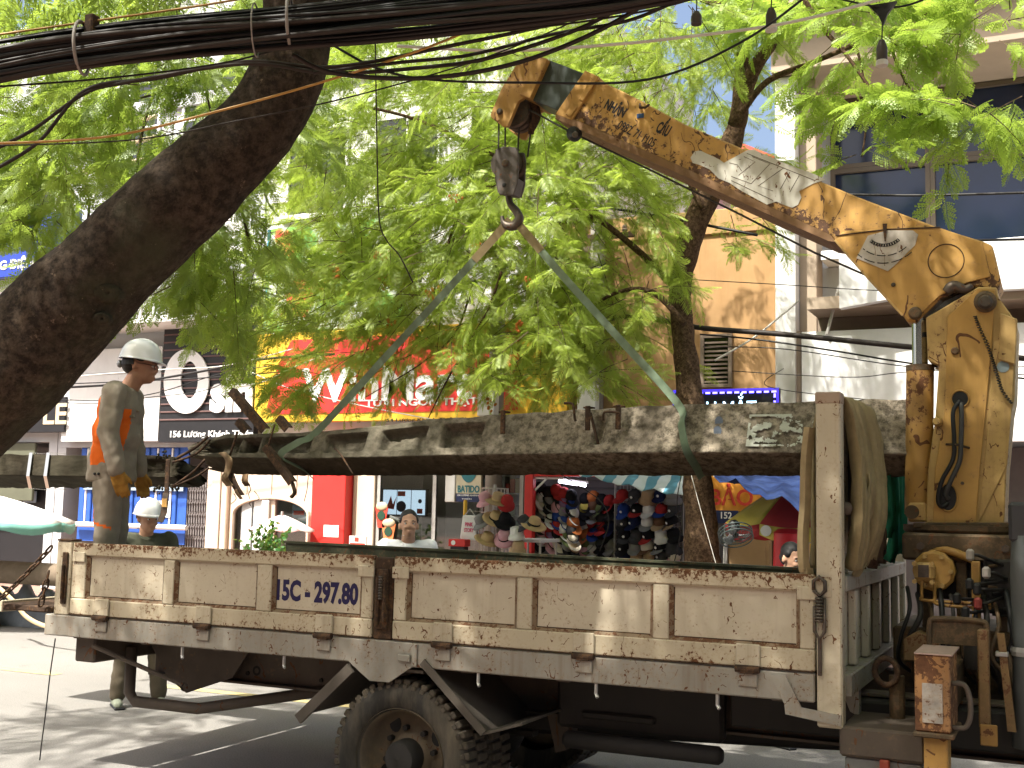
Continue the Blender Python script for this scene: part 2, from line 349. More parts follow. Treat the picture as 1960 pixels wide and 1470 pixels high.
    M['trouser'] = paint('khaki_trouser', (.15, .125, .09), .9, var=.2, vs=7, bump=.4, spec=.1); M['shoe'] = plain('pale_green_canvas', (.30, .33, .25), .85)
    M['eye'] = plain('eye_dark', (.015, .012, .01), .2); M['eyew'] = plain('eye_white', (.6, .58, .54), .3); M['lip'] = plain('lip', (.44, .23, .16), .5)
mats()
# ================================================================== ground, road, pavements
m, nt, b, out = _new('asphalt_worn'); N = NT(nt); c = N.co()
big = N.noise(c, .35, 5); fine = N.noise(c, 90, 3, .8); mid = N.noise(c, 4, 6)
col = N.mix(N.ramp(big, .3, .7), (.24, .23, .215), (.34, .325, .30)); col = N.mix(N.ramp(fine, .3, .72), (.12, .115, .105), col)
col = N.mix(N.math('MULTIPLY', N.ramp(mid, .6, .75), .3), col, (.06, .055, .05))
N.l(col, b.inputs['Base Color']); b.inputs['Roughness'].default_value = .9; N.bump(fine, .5, .006, b); M['asphalt'] = m
M['earth'] = plain('ground_grey', (.16, .14, .12), .95, spec=.1)
M['paver'] = paint('red_paver', (.30, .19, .15), .9, var=.25, vs=3, dirt=.4, dcol=(.25, .22, .19), spec=.15); M['kerb'] = paint('kerb_concrete', (.36, .34, .31), .9, var=.2, vs=6, dirt=.4, spec=.15)
M['line'] = paint('yellow_road_paint', (.50, .42, .20), .8, var=.25, vs=9, dirt=.5, dcol=(.25, .22, .16), spec=.2)
g = part('ground', MB().add([(-150, -150, -.06), (150, -150, -.06), (150, 150, -.06), (-150, 150, -.06)], [(0, 1, 2, 3)]), M['earth']); struct(g, 'bare grey ground beyond the street')
r = part('road', MB().add([(-80, -1.6, 0), (60, -1.6, 0), (60, 6.62, 0), (-80, 6.62, 0)], [(0, 1, 2, 3)]), M['asphalt']); struct(r, 'worn grey asphalt road with dappled tree shade')
pf = part('pavement_far', MB().box(-80, 60, 6.83, 40, -.05, .118), M['paver']); struct(pf, 'red paved walkway in front of the shops')
pn = part('pavement_near', MB().box(-80, 60, -30, -1.78, -.05, .12), M['paver']); struct(pn, 'paved walkway on the near side of the street')
kb = mesh_of('kerb_stone', MB().box(-.49, .49, 0, .2, -.05, .13, .015), M['kerb'])
for i in range(-18, 12): inst(kb, 'kerb_stone', pf, (i + .5, 6.625, 0)); inst(kb, 'kerb_stone', pn, (i + .5, -1.79, 0))
tl = mesh_of('paving_tile', MB().box(-.195, .195, -.195, .195, .10, .126, .006), M['paver'])
for i in range(24):
    for j in range(8): inst(tl, 'paving_tile', pf, (-15.3 + i * .4, 7.04 + j * .4, RNG.uniform(-.002, .002)))
for a, b2 in ((-13.5, -10.8), (-9.2, -7.9), (-6.6, -4.1)):
    q = part('lane_line', MB().add([(a, 3.24, .004), (b2, 3.24, .004), (b2, 3.38, .004), (a, 3.38, .004)], [(0, 1, 2, 3)]), M['line']); struct(q, 'faded yellow dash of the centre line on the road')

# ================================================================== buildings across the street
VF = 10.3
M['w_olive'] = paint('olive_wall', (.11, .115, .08), .8, var=.2, vs=2, spec=.2); M['w_grey'] = paint('grey_render', (.45, .46, .47), .85, var=.12, vs=1.5, dirt=.3, dcol=(.3, .3, .3))
M['w_cream'] = paint('cream_render', (.62, .50, .40), .75, var=.08, vs=2); M['w_pale'] = paint('pale_render', (.66, .66, .64), .85, var=.08, vs=1.5, dirt=.25, dcol=(.4, .4, .38))
M['w_tan'] = paint('ochre_render', (.38, .235, .115), .9, var=.16, vs=2.2, dirt=.4, dcol=(.30, .17, .07), streak=.2, spec=.1)
M['w_beige'] = paint('beige_stone', (.36, .285, .21), .8, var=.1, vs=3, dirt=.2, dcol=(.3, .24, .18)); M['w_brown'] = plain('brown_stone', (.22, .17, .13), .8)
M['red'] = plain('red_panel', (.62, .03, .025), .45, var=.06); M['yellow'] = plain('yellow_panel', (.80, .48, .04), .45, var=.06)
M['blue'] = plain('blue_panel', (.02, .05, .33), .45); M['shutter_b'] = plain('blue_shutter', (.03, .10, .42), .5); M['navy'] = plain('navy_panel', (.01, .02, .08), .4)
M['blackp'] = plain('black_panel', (.012, .012, .014), .45); M['slat'] = plain('dark_red_slat', (.13, .075, .07), .6); M['gold'] = plain('pale_gold_letters', (.55, .45, .30), .5)
M['glass_bl'] = paint('blue_window_glass', (.010, .020, .055), .06, 0, var=.2, vs=.6, spec=.45); M['glass_dk'] = paint('dark_window_glass', (.015, .018, .018), .05, 0, var=.2, vs=1, spec=.8)
M['pane'] = glass('shop_pane', (.80, .85, .84), .03); M['bronze'] = plain('bronze_frame', (.11, .085, .06), .5); M['alu'] = plain('aluminium', (.45, .44, .42), .4, .3)
M['interior'] = plain('shop_interior', (.16, .15, .14), .8); M['accord'] = plain('folding_gate_steel', (.17, .15, .15), .6); M['teal'] = plain('teal_print', (.03, .18, .22), .5)
M['green_d'] = plain('dark_green_door', (.015, .055, .03), .6); M['paper'] = plain('paper_white', (.72, .72, .70), .8); M['cardb'] = plain('cardboard', (.33, .21, .10), .85)
M['orange'] = plain('orange_banner', (.85, .36, .05), .7); M['redprint'] = plain('red_print', (.60, .05, .03), .6); M['roof_red'] = plain('red_roof', (.45, .07, .05), .7)
M['bluetint'] = plain('blue_grey_print', (.28, .36, .45), .6)

def window(parent, u0, u1, z0, z1, v, fm, gm, nx=2, nz=1, fw=.05, sill=None, depth=.05):
    """frame of bars in front of a pane; v is the wall face"""
    w = part('window', MB().box(u0, u0 + fw, v - depth, v + .02, z0, z1).box(u1 - fw, u1, v - depth, v + .02, z0, z1).box(u0 + fw, u1 - fw, v - depth, v + .02, z0, z0 + fw).box(u0 + fw, u1 - fw, v - depth, v + .02, z1 - fw, z1), fm, parent)
    mb = MB()
    for i in range(1, nx): uu = u0 + (u1 - u0) * i / nx; mb.box(uu - fw * .35, uu + fw * .35, v - depth + .008, v + .015, z0 + fw, z1 - fw)
    for j in range(1, nz): zz = z0 + (z1 - z0) * j / nz; mb.box(u0 + fw, u1 - fw, v - depth + .014, v + .012, zz - fw * .3, zz + fw * .3)
    if mb.v: part('mullion', mb, fm, w)
    part('pane', MB().box(u0 + fw, u1 - fw, v - .012, v - .004, z0 + fw, z1 - fw), gm, w)
    if sill: part('sill', MB().box(u0 - .06, u1 + .06, v - .14, v + .01, z0 - .07, z0 - .003, .01), sill, w)
    return w
def house(name, label, u0, u1, h, mat, gf=2.75, v=VF, depth=7, cornice=True):
    e = thing(name, label, 'building', ((u0 + u1) / 2, v, .118))
    mb = MB().box(u0, u1, v, v + depth, gf, h).box(u0, u0 + .2, v + .004, v + depth, .118, gf - .002).box(u1 - .2, u1, v + .004, v + depth, .118, gf - .002).box(u0 + .2, u1 - .2, v + 3.2, v + 3.3, .118, gf - .002)
    part('wall', mb, mat, e)
    if cornice: part('cornice', MB().box(u0 - .003, u1 + .003, v - .25, v - .003, h - .25, h + .1, .02), mat, e)
    for z in (5.6, 8.6):
        if z < h - 1: part('floor_band', MB().box(u0 + .003, u1 - .003, v - .08, v - .002, z, z + .22, .01), mat, e)
    return e
def sign(name, label, u0, u1, z0, z1, v, mat, th=.12, cat='sign', bev=.004):
    e = thing(name, label, cat, ((u0 + u1) / 2, v, z0)); part('board', MB().box(u0, u1, v, v + th, z0, z1, bev), mat, e); return e

# --- far left: dark olive shop house
e1 = house('shop_house', 'dark olive shop house at the left edge with a blue shop sign', -22, -15.42, 10.5, M['w_grey'], gf=2.72)
u0, u1, z0, z1 = rect(-60, 832, 166, 1075, VF)
part('shop_front', MB().box(-19.5, -15.9, VF - .06, VF - .003, 1.65, 2.70, .01), M['w_olive'], e1)
part('door_leaf', MB().box(-17.1, -15.5, VF + .3, VF + .36, .12, 2.5), M['blackp'], e1); part('door_leaf', MB().box(-19.5, -17.15, VF + .25, VF + .31, .12, 2.5), M['w_olive'], e1)
nb = part('notice', MB().box(*rect(42, 940, 66, 962, VF + .2)[:2], VF + .235, VF + .248, *rect(42, 940, 66, 962, VF + .2)[2:]), M['bluetint'], e1)
for uu in (-19.2, -17.3): window(e1, uu, uu + 1.4, 6.2, 8.0, VF, M['alu'], M['glass_dk'], 2, 1, sill=M['w_pale'])
u0, u1, z0, z1 = rect(-40, 762, 128, 828, VF - .2); s = sign('shop_sign', 'black shop sign with pale gold letters low at the left edge', -18.5, u1, z0, z1, VF - .25, M['blackp'])
a = rect(84, 772, 128, 812, VF - .25); text('LE', M['gold'], s, a[0], VF - .25, a[2], a[3] - a[2], (a[1] - a[0]), .01, .02)
u0, u1, z0, z1 = rect(-60, 452, 108, 530, VF - .3); s = sign('shop_sign', 'blue sign with white capitals high at the left edge', -19, u1 + .5, z0, z1 + .35, VF - .35, M['blue'])
a = rect(-22, 497, 62, 520, VF - .35); text('NG ĐIỆN TỬ', M['white'], s, a[0] + .1, VF - .35, a[2], a[3] - a[2] + .05, 1.5, .01, .03)
u0, u1, z0, z1 = rect(-40, 536, 100, 605, VF); w = part('window_surround', MB().box(u0, -15.44, VF - .05, VF - .004, z0, z1 - .03), M['white'], e1); a = rect(22, 545, 92, 602, VF - .1); window(e1, a[0], a[1], a[2], a[3], VF - .06, M['white'], M['blue'], 2)

# --- shop house with the black slatted sign
U0, U1 = -15.4, -11.04
e2 = house('shop_house', 'narrow grey shop house behind the black slatted sign', U0, U1, 11.5, M['w_grey'], gf=2.62)
a = rect(126, 668, 311, 845, VF - .15)
p = sign('blank_board', 'blank pale grey board left of the black slatted sign', a[0], a[1] - .01, a[2], a[3], VF - .2, M['w_pale']); part('cap_strip', MB().box(a[0], a[1] - .01, VF - .215, VF - .203, a[3] - .45, a[3] - .43), M['alu'], p)
a = rect(311, 610, 491, 846, VF - .2); SV = VF - .22
s = sign('slatted_sign', 'black slatted shop sign with big white lettering', a[0], a[1], a[2], a[3] + .42, SV, M['blackp'])
sm = mesh_of('slat', MB().box(a[0] + .01, a[1] - .01, -.016, 0, -.013, .013, .003), M['slat']); z = a[3] + .02
while z > a[2] + .28: inst(sm, 'slat', s, (0, SV - .002, z)); z -= .132
def ring(cx, cz, rx, rz, ix, iz, ox, oz, v0, v1, tilt=0, n=40):
    vs = []; fs = []
    for v in (v0, v1):
        for (rr, rq, dx, dz) in ((rx, rz, 0, 0), (ix, iz, ox, oz)):
            for i in range(n):
                t = 2 * PI * i / n; x = rr * math.cos(t); z = rq * math.sin(t); vs.append((cx + dx + x + z * tilt, v, cz + dz + z))
    for i in range(n):
        j = (i + 1) % n; fs += [(i, j, n + j, n + i), (2 * n + i, 3 * n + i, 3 * n + j, 2 * n + j), (i, 2 * n + i, 2 * n + j, j), (n + i, n + j, 3 * n + j, 3 * n + i)]
    return MB().add(vs, fs)
a = rect(317, 669, 403, 792, SV); part('letter', ring((a[0] + a[1]) / 2, (a[2] + a[3]) / 2, (a[1] - a[0]) / 2, (a[3] - a[2]) / 2, (a[1] - a[0]) * .19, (a[3] - a[2]) * .29, .07, .02, SV - .05, SV - .02, -.06), M['white'], s)
a = rect(406, 716, 489, 790, SV); text('sin', M['white'], s, a[0], SV - .02, a[2], a[3] - a[2], a[1] - a[0] - .02, .03, .045)
a = rect(326, 829, 480, 846, SV); text('156 Lương Khánh Thiện', M['white'], s, a[0], SV - .002, a[2] + .05, .15, 1.72, .008, .02)
a = rect(346, 575, 492, 612, VF)
# balcony and shutters above
bal = part('balcony', MB().box(U0 + .1, U1 - .1, VF - .9, VF - .003, 4.62, 4.74, .01), M['w_pale'], e2)
rb = mesh_of('baluster', MB().box(-.012, .012, -.012, .012, 0, .55), M['alu'])
for i in range(42): inst(rb, 'baluster', bal, (U0 + .18 + i * .096, VF - .85, 4.742))
part('handrail', MB().box(U0 + .1, U1 - .1, VF - .875, VF - .825, 5.3, 5.34, .008), M['alu'], bal)
for uu in (-14.9, -12.9): window(e2, uu, uu + 1.5, 4.9, 6.7, VF, M['alu'], M['w_pale'], 3, 1)
for uu in (-14.9, -12.9): window(e2, uu, uu + 1.5, 7.5, 9.2, VF, M['white'], M['glass_dk'], 2, 2, sill=M['w_pale'])
bb = part('bamboo_rack', MB().tube([(-14.2, VF - 1.0, 7.95), (-12.6, VF - 1.0, 8.1)], .04).tube([(-14.3, VF - 1.0, 7.6), (-12.5, VF - 1.0, 7.75)], .04).tube([(-14.2, VF - 1.0, 7.3), (-12.5, VF - 1.0, 7.4)], .04), M['gold'], e2)
# blue shutters, blind bar and folding steel gate at street level
a = rect(148, 846, 345, 1005, VF)
sh = part('shutter_frame', MB().box(a[0], a[1] + .1, VF + .06, VF + .1, a[2] - .3, 2.62), M['shutter_b'], e2)
st = mesh_of('shutter_slat', MB().box(-.05, .05, -.03, 0, 0, 2.62 - a[2] - .02, .012), M['shutter_b']); st2 = mesh_of('shutter_slat', MB().box(-.02, .02, -.034, 0, 0, 2.62 - a[2] - .03, .008), M['white'])
n = int((a[1] - a[0]) / .16)
for i in range(n): inst(st, 'shutter_slat', sh, (a[0] + .1 + i * .16, VF + .058, a[2] + .01))
for i in range(0, n, 2): inst(st2, 'shutter_slat', sh, (a[0] + .18 + i * .16, VF + .056, a[2] + .015))
bq = rect(148, 1000, 340, 1010, VF - .1); part('blind_bar', MB().cyl((bq[0] - .15, VF - .05, bq[2] + .03), (bq[1] + .15, VF - .05, bq[2] + .03), .045, 10), M['white'], e2)
part('blind', MB().box(bq[0], bq[1], VF - .012, VF - .002, bq[3] + .55, bq[3] + .85), M['bluetint'], e2)
pn_ = rect(286, 958, 318, 990, VF - .1); part('notice', MB().box(pn_[0], pn_[1], VF + .005, VF + .015, pn_[2], pn_[3]), M['paper'], e2)
a = rect(334, 905, 402, 1075, VF)
gt = part('folding_gate', MB().box(a[0], a[1] + .1, VF + .14, VF + .16, .12, 2.0), M['interior'], e2)
bar = mesh_of('gate_bar', MB().box(-.012, .012, -.012, .012, 0, 1.9), M['accord'])
nb_ = 14
for i in range(nb_): inst(bar, 'gate_bar', gt, (a[0] + .03 + i * (a[1] - a[0]) / nb_, VF + .09, .13))
mb = MB()
for i in range(nb_ - 1):
    x = a[0] + .03 + i * (a[1] - a[0]) / nb_; dx = (a[1] - a[0]) / nb_
    for k in range(9): mb.tube([(x, VF + .07, .25 + k * .2), (x + dx, VF + .07, .35 + k * .2)], .006, 4).tube([(x + dx, VF + .075, .25 + k * .2), (x, VF + .075, .35 + k * .2)], .006, 4)
part('lattice', mb, M['accord'], gt)['kind'] = 'stuff'

# --- convenience store: cream arched door, red pillar, shop window, big red and yellow sign
U0, U1 = -11.0, -5.72
e3 = house('store_building', 'pale store building carrying the big red and yellow sign', U0, U1, 10.0, M['w_pale'], gf=2.7)
for uu in (-10.6, -8.9, -7.2): window(e3, uu, uu + 1.2, 6.4, 7.9, VF, M['white'], M['glass_dk'], 2, 1, sill=M['w_pale'])
a = rect(401, 905, 440, 1060, VF); part('pilaster', MB().box(a[0], a[1], VF - .1, VF + .1, .12, 2.68, .015).box(a[0] + .12, a[1] - .12, VF - .13, VF - .103, .12, 2.66, .01), M['w_cream'], e3)
a = rect(440, 905, 600, 1060, VF); du0, du1 = a[0] + .01, a[1] - .01
q = rect(443, 952, 596, 1060, VF); zc = rect(443, 952, 596, 985, VF); cx = (q[0] + q[1]) / 2; zt = zc[3]; zb = zc[2]; hw = (q[1] - q[0]) / 2 - .04
arc = [(cx - hw, .12)] + [(cx - hw * math.cos(t), zb + (zt - zb) * math.sin(t)) for t in np.linspace(0, PI, 19)] + [(cx + hw, .12)]
# door wall with an arched opening, built as strips either side of the arch
vs = []; fs = []
outer = [(du0, .12)] + [(du0 + (du1 - du0) * i / 18, 2.5) for i in range(19)] + [(du1, .12)]
mb = MB(); n = len(arc)
for v in (VF - .02, VF + .1): vs += [(x, v, z) for x, z in arc] + [(x, v, z) for x, z in outer]
for i in range(n - 1): fs += [(i, i + 1, n + i + 1, n + i), (2 * n + i, 3 * n + i, 3 * n + i + 1, 2 * n + i + 1), (i, 2 * n + i, 2 * n + i + 1, i + 1)]
dw = part('arched_door', mb.add(vs, fs), M['w_cream'], e3)
part('arch_trim', MB().tube([(x, VF - .03, z) for x, z in arc], .035, 6), M['w_cream'], dw)
part('mullion', MB().box(cx - .07, cx + .07, VF + .0, VF + .06, .12, zt - .02, .008), M['w_cream'], dw)
part('pane', MB().prism([(x, z) for x, z in arc], VF + .05, VF + .058), M['pane'], dw)
part('handle', MB().box(cx - .16, cx - .02, VF - .06, VF - .005, 1.0, 1.75, .015), M['white'], dw)
for k in (.2, .5, .8): part('moulding', MB().box(du0 + (du1 - du0) * k - .012, du0 + (du1 - du0) * k + .012, VF - .035, VF - .022, zt + .06, 2.45), M['w_cream'], dw)
for k, xx in enumerate((482, 555)):
    r_ = rect(xx, 965, xx + 26, 992, VF); part('poster', MB().box(r_[0], r_[1], VF + .062, VF + .068, r_[2], r_[3]), M['bluetint'], dw); part('poster_print', MB().box(r_[0] + .03, r_[1] - .03, VF + .056 + .004, VF + .061, r_[2] + .05, r_[2] + .12), M['redprint'], dw)
a = rect(597, 905, 669, 1060, VF - .25); rp = part('pillar', MB().box(a[0], a[1] - .07, VF - .28, VF - .004, .12, 2.6, .01), M['red'], e3)
q = rect(619, 1005, 648, 1028, VF - .29); part('notice', MB().box(q[0], q[1], VF - .288, VF - .282, q[2], q[3]), M['paper'], rp)
part('wall_pier', MB().box(a[1] - .06, a[1] + .33, VF - .08, VF - .004, .12, 2.66, .01), M['w_cream'], e3)
SU0 = a[1] + .34; SU1 = -6.15
sw = part('shop_window', MB().box(SU0, SU0 + .06, VF - .03, VF + .03, .12, 2.66).box(SU1 - .06, SU1, VF - .03, VF + .03, .12, 2.66).box(SU0 + .06, SU1 - .06, VF - .03, VF + .03, 2.58, 2.66).box(-7.66, -7.60, VF - .03, VF + .03, .12, 2.58), M['alu'], e3)
part('pane', MB().box(SU0 + .06, -7.66, VF - .004, VF + .004, .12, 2.58), M['pane'], sw); part('pane', MB().box(-7.60, SU1 - .06, VF - .004, VF + .004, .12, 2.58), M['pane'], sw)
part('floor', MB().box(U0 + .2, U1 - .2, VF + .005, VF + 3.2, .118, .13), M['offwhite'], e3)
M['screen'] = emis('menu_screen', (.62, .75, .92), .55)
scr = thing('menu_screen', 'row of three bright menu screens inside the glass store front', 'screen', (-8.3, VF + .9, 1.5))
q = rect(733, 938, 815, 985, VF + .9); part('bezel', MB().box(q[0] - .02, q[1] + .02, VF + .9, VF + .95, q[2] - .02, q[3] + .02), M['blackp'], scr); w3 = (q[1] - q[0]) / 3
for k in range(3):
    p_ = part('panel', MB().box(q[0] + k * w3 + .01, q[0] + (k + 1) * w3 - .01, VF + .885, VF + .898, q[2], q[3]), M['screen'], scr); x = q[0] + k * w3
    if k == 0: part('print', MB().prism([(x + .08, q[2] + .1), (x + .16, q[2] + .3), (x + .2, q[2] + .16), (x + .26, q[2] + .28), (x + .22, q[2] + .08)], VF + .878, VF + .884), M['redprint'], p_)
    if k == 1: part('print', MB().box(x + .02, x + .16, VF + .878, VF + .884, q[3] - .1, q[3] - .02), M['redprint'], p_); part('print', MB().lathe([(0, 0), (.09, 0), (.09, .006), (0, .006)], (x + .09, VF + .878, q[2] + .13), 'y', 16), M['navy'], p_)
    if k == 2: part('print', MB().box(x + .12, x + .22, VF + .878, VF + .884, q[2] + .02, q[2] + .1), M['redprint'], p_); part('print', MB().lathe([(0, 0), (.035, 0), (.035, .006), (0, .006)], (x + .17, VF + .878, q[2] + .22), 'y', 12), M['navy'], p_)
# goods on shelves behind the window
SHELF = [(.5, .05, .04), (.08, .2, .1), (.6, .5, .4), (.1, .1, .3), (.55, .4, .1), (.3, .3, .3), (.7, .7, .7)]
GM = [plain('goods_%s' % n_, c_, .5) for n_, c_ in zip(('red', 'green', 'cream', 'blue', 'amber', 'grey', 'white'), SHELF)]
for (x0, x1, vv, lab) in ((SU0 + .15, -8.75, VF + 1.6, 'metal shelf of packed goods behind the left store window'), (-7.9, -6.3, VF + 1.9, 'metal shelf of packed goods behind the right store window')):
    sh_ = thing('goods_shelf', lab, 'shelf', ((x0 + x1) / 2, vv, .13)); part('upright', MB().box(x0, x0 + .03, vv, vv + .3, .13, 2.5).box(x1 - .03, x1, vv, vv + .3, .13, 2.5), M['alu'], sh_)
    for k in range(6):
        z = .5 + k * .36; bd_ = part('shelf_board', MB().box(x0 + .03, x1 - .03, vv, vv + .3, z, z + .02), M['alu'], sh_); mb = [MB() for _ in GM]; x = x0 + .06
        while x < x1 - .14:
            w_ = RNG.uniform(.06, .12); i = int(RNG.integers(len(GM))); mb[i].box(x, x + w_, vv + .01, vv + .2, z + .022, z + .022 + RNG.uniform(.12, .28), .008); x += w_ + .012
        for i, b_ in enumerate(mb):
            if b_.v: o = part('packet_row', b_, GM[i], bd_); o['kind'] = 'stuff'
# drink cup cut-outs on the window
for k, (x0, y0, x1, y1, mt) in enumerate(((718, 958, 742, 1010, M['redprint']), (730, 990, 757, 1040, plain('drink_orange', (.75, .22, .08), .5)))):
    q = rect(x0, y0, x1, y1, VF - .05); c_ = thing('drink_cutout', ('tall red drink cup cut-out on the store window', 'orange drink cup cut-out on the store window beside the man in white')[k], 'poster', ((q[0] + q[1]) / 2, VF - .05, q[2]))
    w_ = q[1] - q[0]; h_ = q[3] - q[2]
    part('cup', MB().prism([(q[0] + .22 * w_, q[2]), (q[1] - .22 * w_, q[2]), (q[1], q[2] + .75 * h_), (q[0], q[2] + .75 * h_)], VF - .05, VF - .035), mt, c_)
    part('topping', MB().sphere(((q[0] + q[1]) / 2, VF - .045, q[2] + .78 * h_), (w_ * .48, .03, h_ * .17), 12, 6), M['gold'], c_, True)
    part('badge', MB().lathe([(0, 0), (.07, 0), (.07, .01), (0, .01)], ((q[0] + q[1]) / 2, VF - .062, q[2] + .45 * h_), 'y', 16), M['green_d'], c_)
# big red and yellow sign
SV = VF - .3; a = rect(489, 645, 1086, 808, SV)
z0, z1 = at(500, 808, SV).z, at(500, 640, SV).z
s = sign('store_sign', 'large red and yellow store sign half hidden by leaves', a[0], a[1], z0, z1, SV, M['yellow'], .2)
pr = [UZ(536, 692, SV), UZ(512, 778, SV), UZ(514, 788, SV), UZ(524, 793, SV), (UZ(992, 792, SV)[0], UZ(524, 793, SV)[1]), (UZ(992, 792, SV)[0], z1 - .12), (UZ(560, 640, SV)[0], z1 - .12)]
part('red_field', MB().prism(pr, SV - .012, SV - .001), M['red'], s)
a = rect(578, 700, 905, 768, SV); text('WinMart', M['white'], s, a[0], SV - .013, a[2], a[3] - a[2], a[1] - a[0], .012, .03)
a = rect(700, 762, 905, 780, SV); text('TƯƠI NGON THẬT', M['white'], s, a[0], SV - .013, a[2], .17, 1.95, .008, .03)
a = rect(740, 796, 905, 806, SV); text('54 Lương Khánh Thiện, Phường Cầu Đất', M['blackp'], s, a[0], SV - .001, a[2] - .02, .085, 2.2, .005, .01)
M['foodprint'] = None
m, nt, b, out = _new('food_print'); N = NT(nt); c = N.co(); v_ = N.n('ShaderNodeTexVoronoi'); v_.inputs['Scale'].default_value = 2.6; N.l(c, v_.inputs['Vector'])
f = N.noise(c, 1.1, 2); col = N.mix(N.ramp(f, .45, .5), (.62, .66, .60), (.16, .42, .08)); col = N.mix(N.ramp(N.noise(N.co(loc=(3, 1, 2)), 1.5, 2), .55, .58), col, (.55, .06, .03)); N.l(col, b.inputs['Base Color']); b.inputs['Roughness'].default_value = .5; M['foodprint'] = m
a = rect(506, 432, 700, 643, SV); zt = at(540, 435, SV).z
s = sign('food_banner', 'printed banner of fruit and vegetables above the red and yellow sign', a[0], a[0] + 2.6, z1 + .03, zt, SV + .05, M['foodprint'], .08)
part('side_strip', MB().box(a[0], a[0] + .05, SV + .03, SV + .048, z1 + .04, zt - .01), M['teal'], s)
# hanging sign and light box
q = rect(873, 902, 921, 945, VF - .5); q2 = rect(873, 945, 921, 961, VF - .5)
s = thing('hanging_sign', 'cream hanging sign with a blue drop emblem above the hat rack', 'sign', ((q[0] + q[1]) / 2, VF - .5, q2[2]))
M['cream_s'] = plain('cream_sign', (.62, .56, .42), .6); part('board', MB().box(q[0], q[1], VF - .5, VF - .45, q[2], q[3] + .3, .004), M['cream_s'], s); part('base_strip', MB().box(q[0] + .004, q[1] - .004, VF - .5, VF - .45, q2[2], q[2] - .003, .004), M['navy'], s)
dz = UZ(897, 912, VF - .5); part('emblem', MB().prism([(dz[0] + .13 * math.sin(t) * (1 - .25 * math.cos(t)), dz[1] + .05 - .14 * math.cos(t) * (1 if math.cos(t) > 0 else .7)) for t in np.linspace(0, 2 * PI, 24, endpoint=False)], VF - .508, VF - .501), M['teal'], s)
q3 = rect(875, 929, 919, 943, VF - .5); text('BATIDO', M['teal'], s, q3[0] + .01, VF - .501, q3[2], q3[3] - q3[2], q3[1] - q3[0] - .02, .006, .03)
text('158 LƯƠNG KHÁNH', M['white'], s, q[0] + .03, VF - .501, q2[2] + .085, .03, .34, .004, .01); text('THIỆN', M['white'], s, q[0] + .1, VF - .501, q2[2] + .03, .03, .16, .004, .01)
q = rect(853, 908, 872, 961, VF - .5); sign('light_box', 'narrow blank white light box left of the cream hanging sign', q[0], q[1], q[2], q[3] + .2, VF - .52, M['white'], .15, 'sign', .01)
q = rect(668, 1026, 701, 1044, VF - .6); s = sign('notice_board', 'small white notice with red print by the store window', q[0], q[1], q[2], q[3], VF - .6, M['paper'], .02); part('print', MB().box(q[0] + .02, q[1] - .02, VF - .606, VF - .601, q[2] + .01, q[2] + .035).box(q[0] + .1, q[0] + .17, VF - .606, VF - .601, q[2] + .06, q[2] + .12), M['redprint'], s); part('post', MB().box(q[0] + .1, q[0] + .13, VF - .58, VF - .55, .12, q[2]), M['alu'], s)

# --- cap shop with red frame, and the ochre house behind it
U0, U1 = -5.68, -2.44
e4 = house('ochre_house', 'low ochre rendered house with slatted window behind the trees', U0, U1, 5.55, M['w_tan'], gf=2.75, cornice=False)
part('edge_pier', MB().box(U0 + .4, U0 + .75, VF - .12, VF - .003, 2.76, 5.5), M['w_brown'], e4); part('parapet', MB().box(U0, U1, VF - .04, VF + .15, 5.552, 5.9, .01), M['w_tan'], e4)
a = rect(1342, 640, 1402, 742, VF); w = window(e4, a[0], a[1], a[2], a[3], VF, M['w_brown'], M['glass_dk'], 1, 1, .05)
sm = mesh_of('louvre', MB().box(a[0] + .06, a[1] - .06, -.03, 0, -.012, .012), M['w_brown']); z = a[2] + .08
while z < a[3] - .08: inst(sm, 'louvre', w, (0, VF - .014, z)); z += .06
CS = VF - 1.55    # front line of the cap shop
q = rect(1003, 906, 1019, 1060, CS); cs = thing('cap_kiosk', 'red framed cap kiosk with grey slatted back wall', 'kiosk', (-4.2, CS, .12)); ku0 = q[0]; ku1 = UZ(1332, 1000, CS)[0]
part('post', MB().box(q[0], q[1], CS, CS + .1, .12, 2.32, .006), M['red'], cs); part('post', MB().box(ku1 - .08, ku1, CS, CS + .1, .12, 2.32, .006), M['alu'], cs)
zl = UZ(1060, 912, CS)[1]; part('lintel', MB().box(q[1] + .003, ku1 - .083, CS + .01, CS + .09, zl, zl + .25, .006), M['red'], cs)
bw = part('back_wall', MB().box(ku0, ku1, CS + 1.2, CS + 1.25, .12, 2.6), M['interior'], cs); part('side_wall', MB().box(ku0, ku0 + .03, CS + .11, CS + 1.19, .12, 2.55), M['interior'], cs)
ls = mesh_of('back_slat', MB().box(ku0 + .05, ku1 - .02, -.012, 0, -.045, .045, .004), M['accord'])
for k in range(18): inst(ls, 'back_slat', bw, (0, CS + 1.198, .3 + k * .11))
part('roof', MB().box(ku0, ku1, CS + .1, CS + 1.25, 2.62, 2.68), M['alu'], cs); part('brace', MB().tube([(q[1] + .01, CS + .05, UZ(1020, 938, CS)[1]), (UZ(1046, 915, CS)[0], CS + .05, zl - .01)], .015, 6), M['white'], cs); part('brace', MB().tube([(q[1] + .01, CS + .05, zl - .02), (UZ(1075, 915, CS)[0], CS + .05, zl - .02)], .015, 6), M['white'], cs)
M['tubelight'] = emis('fluorescent_tube', (.85, .82, 1.0), 6.0)
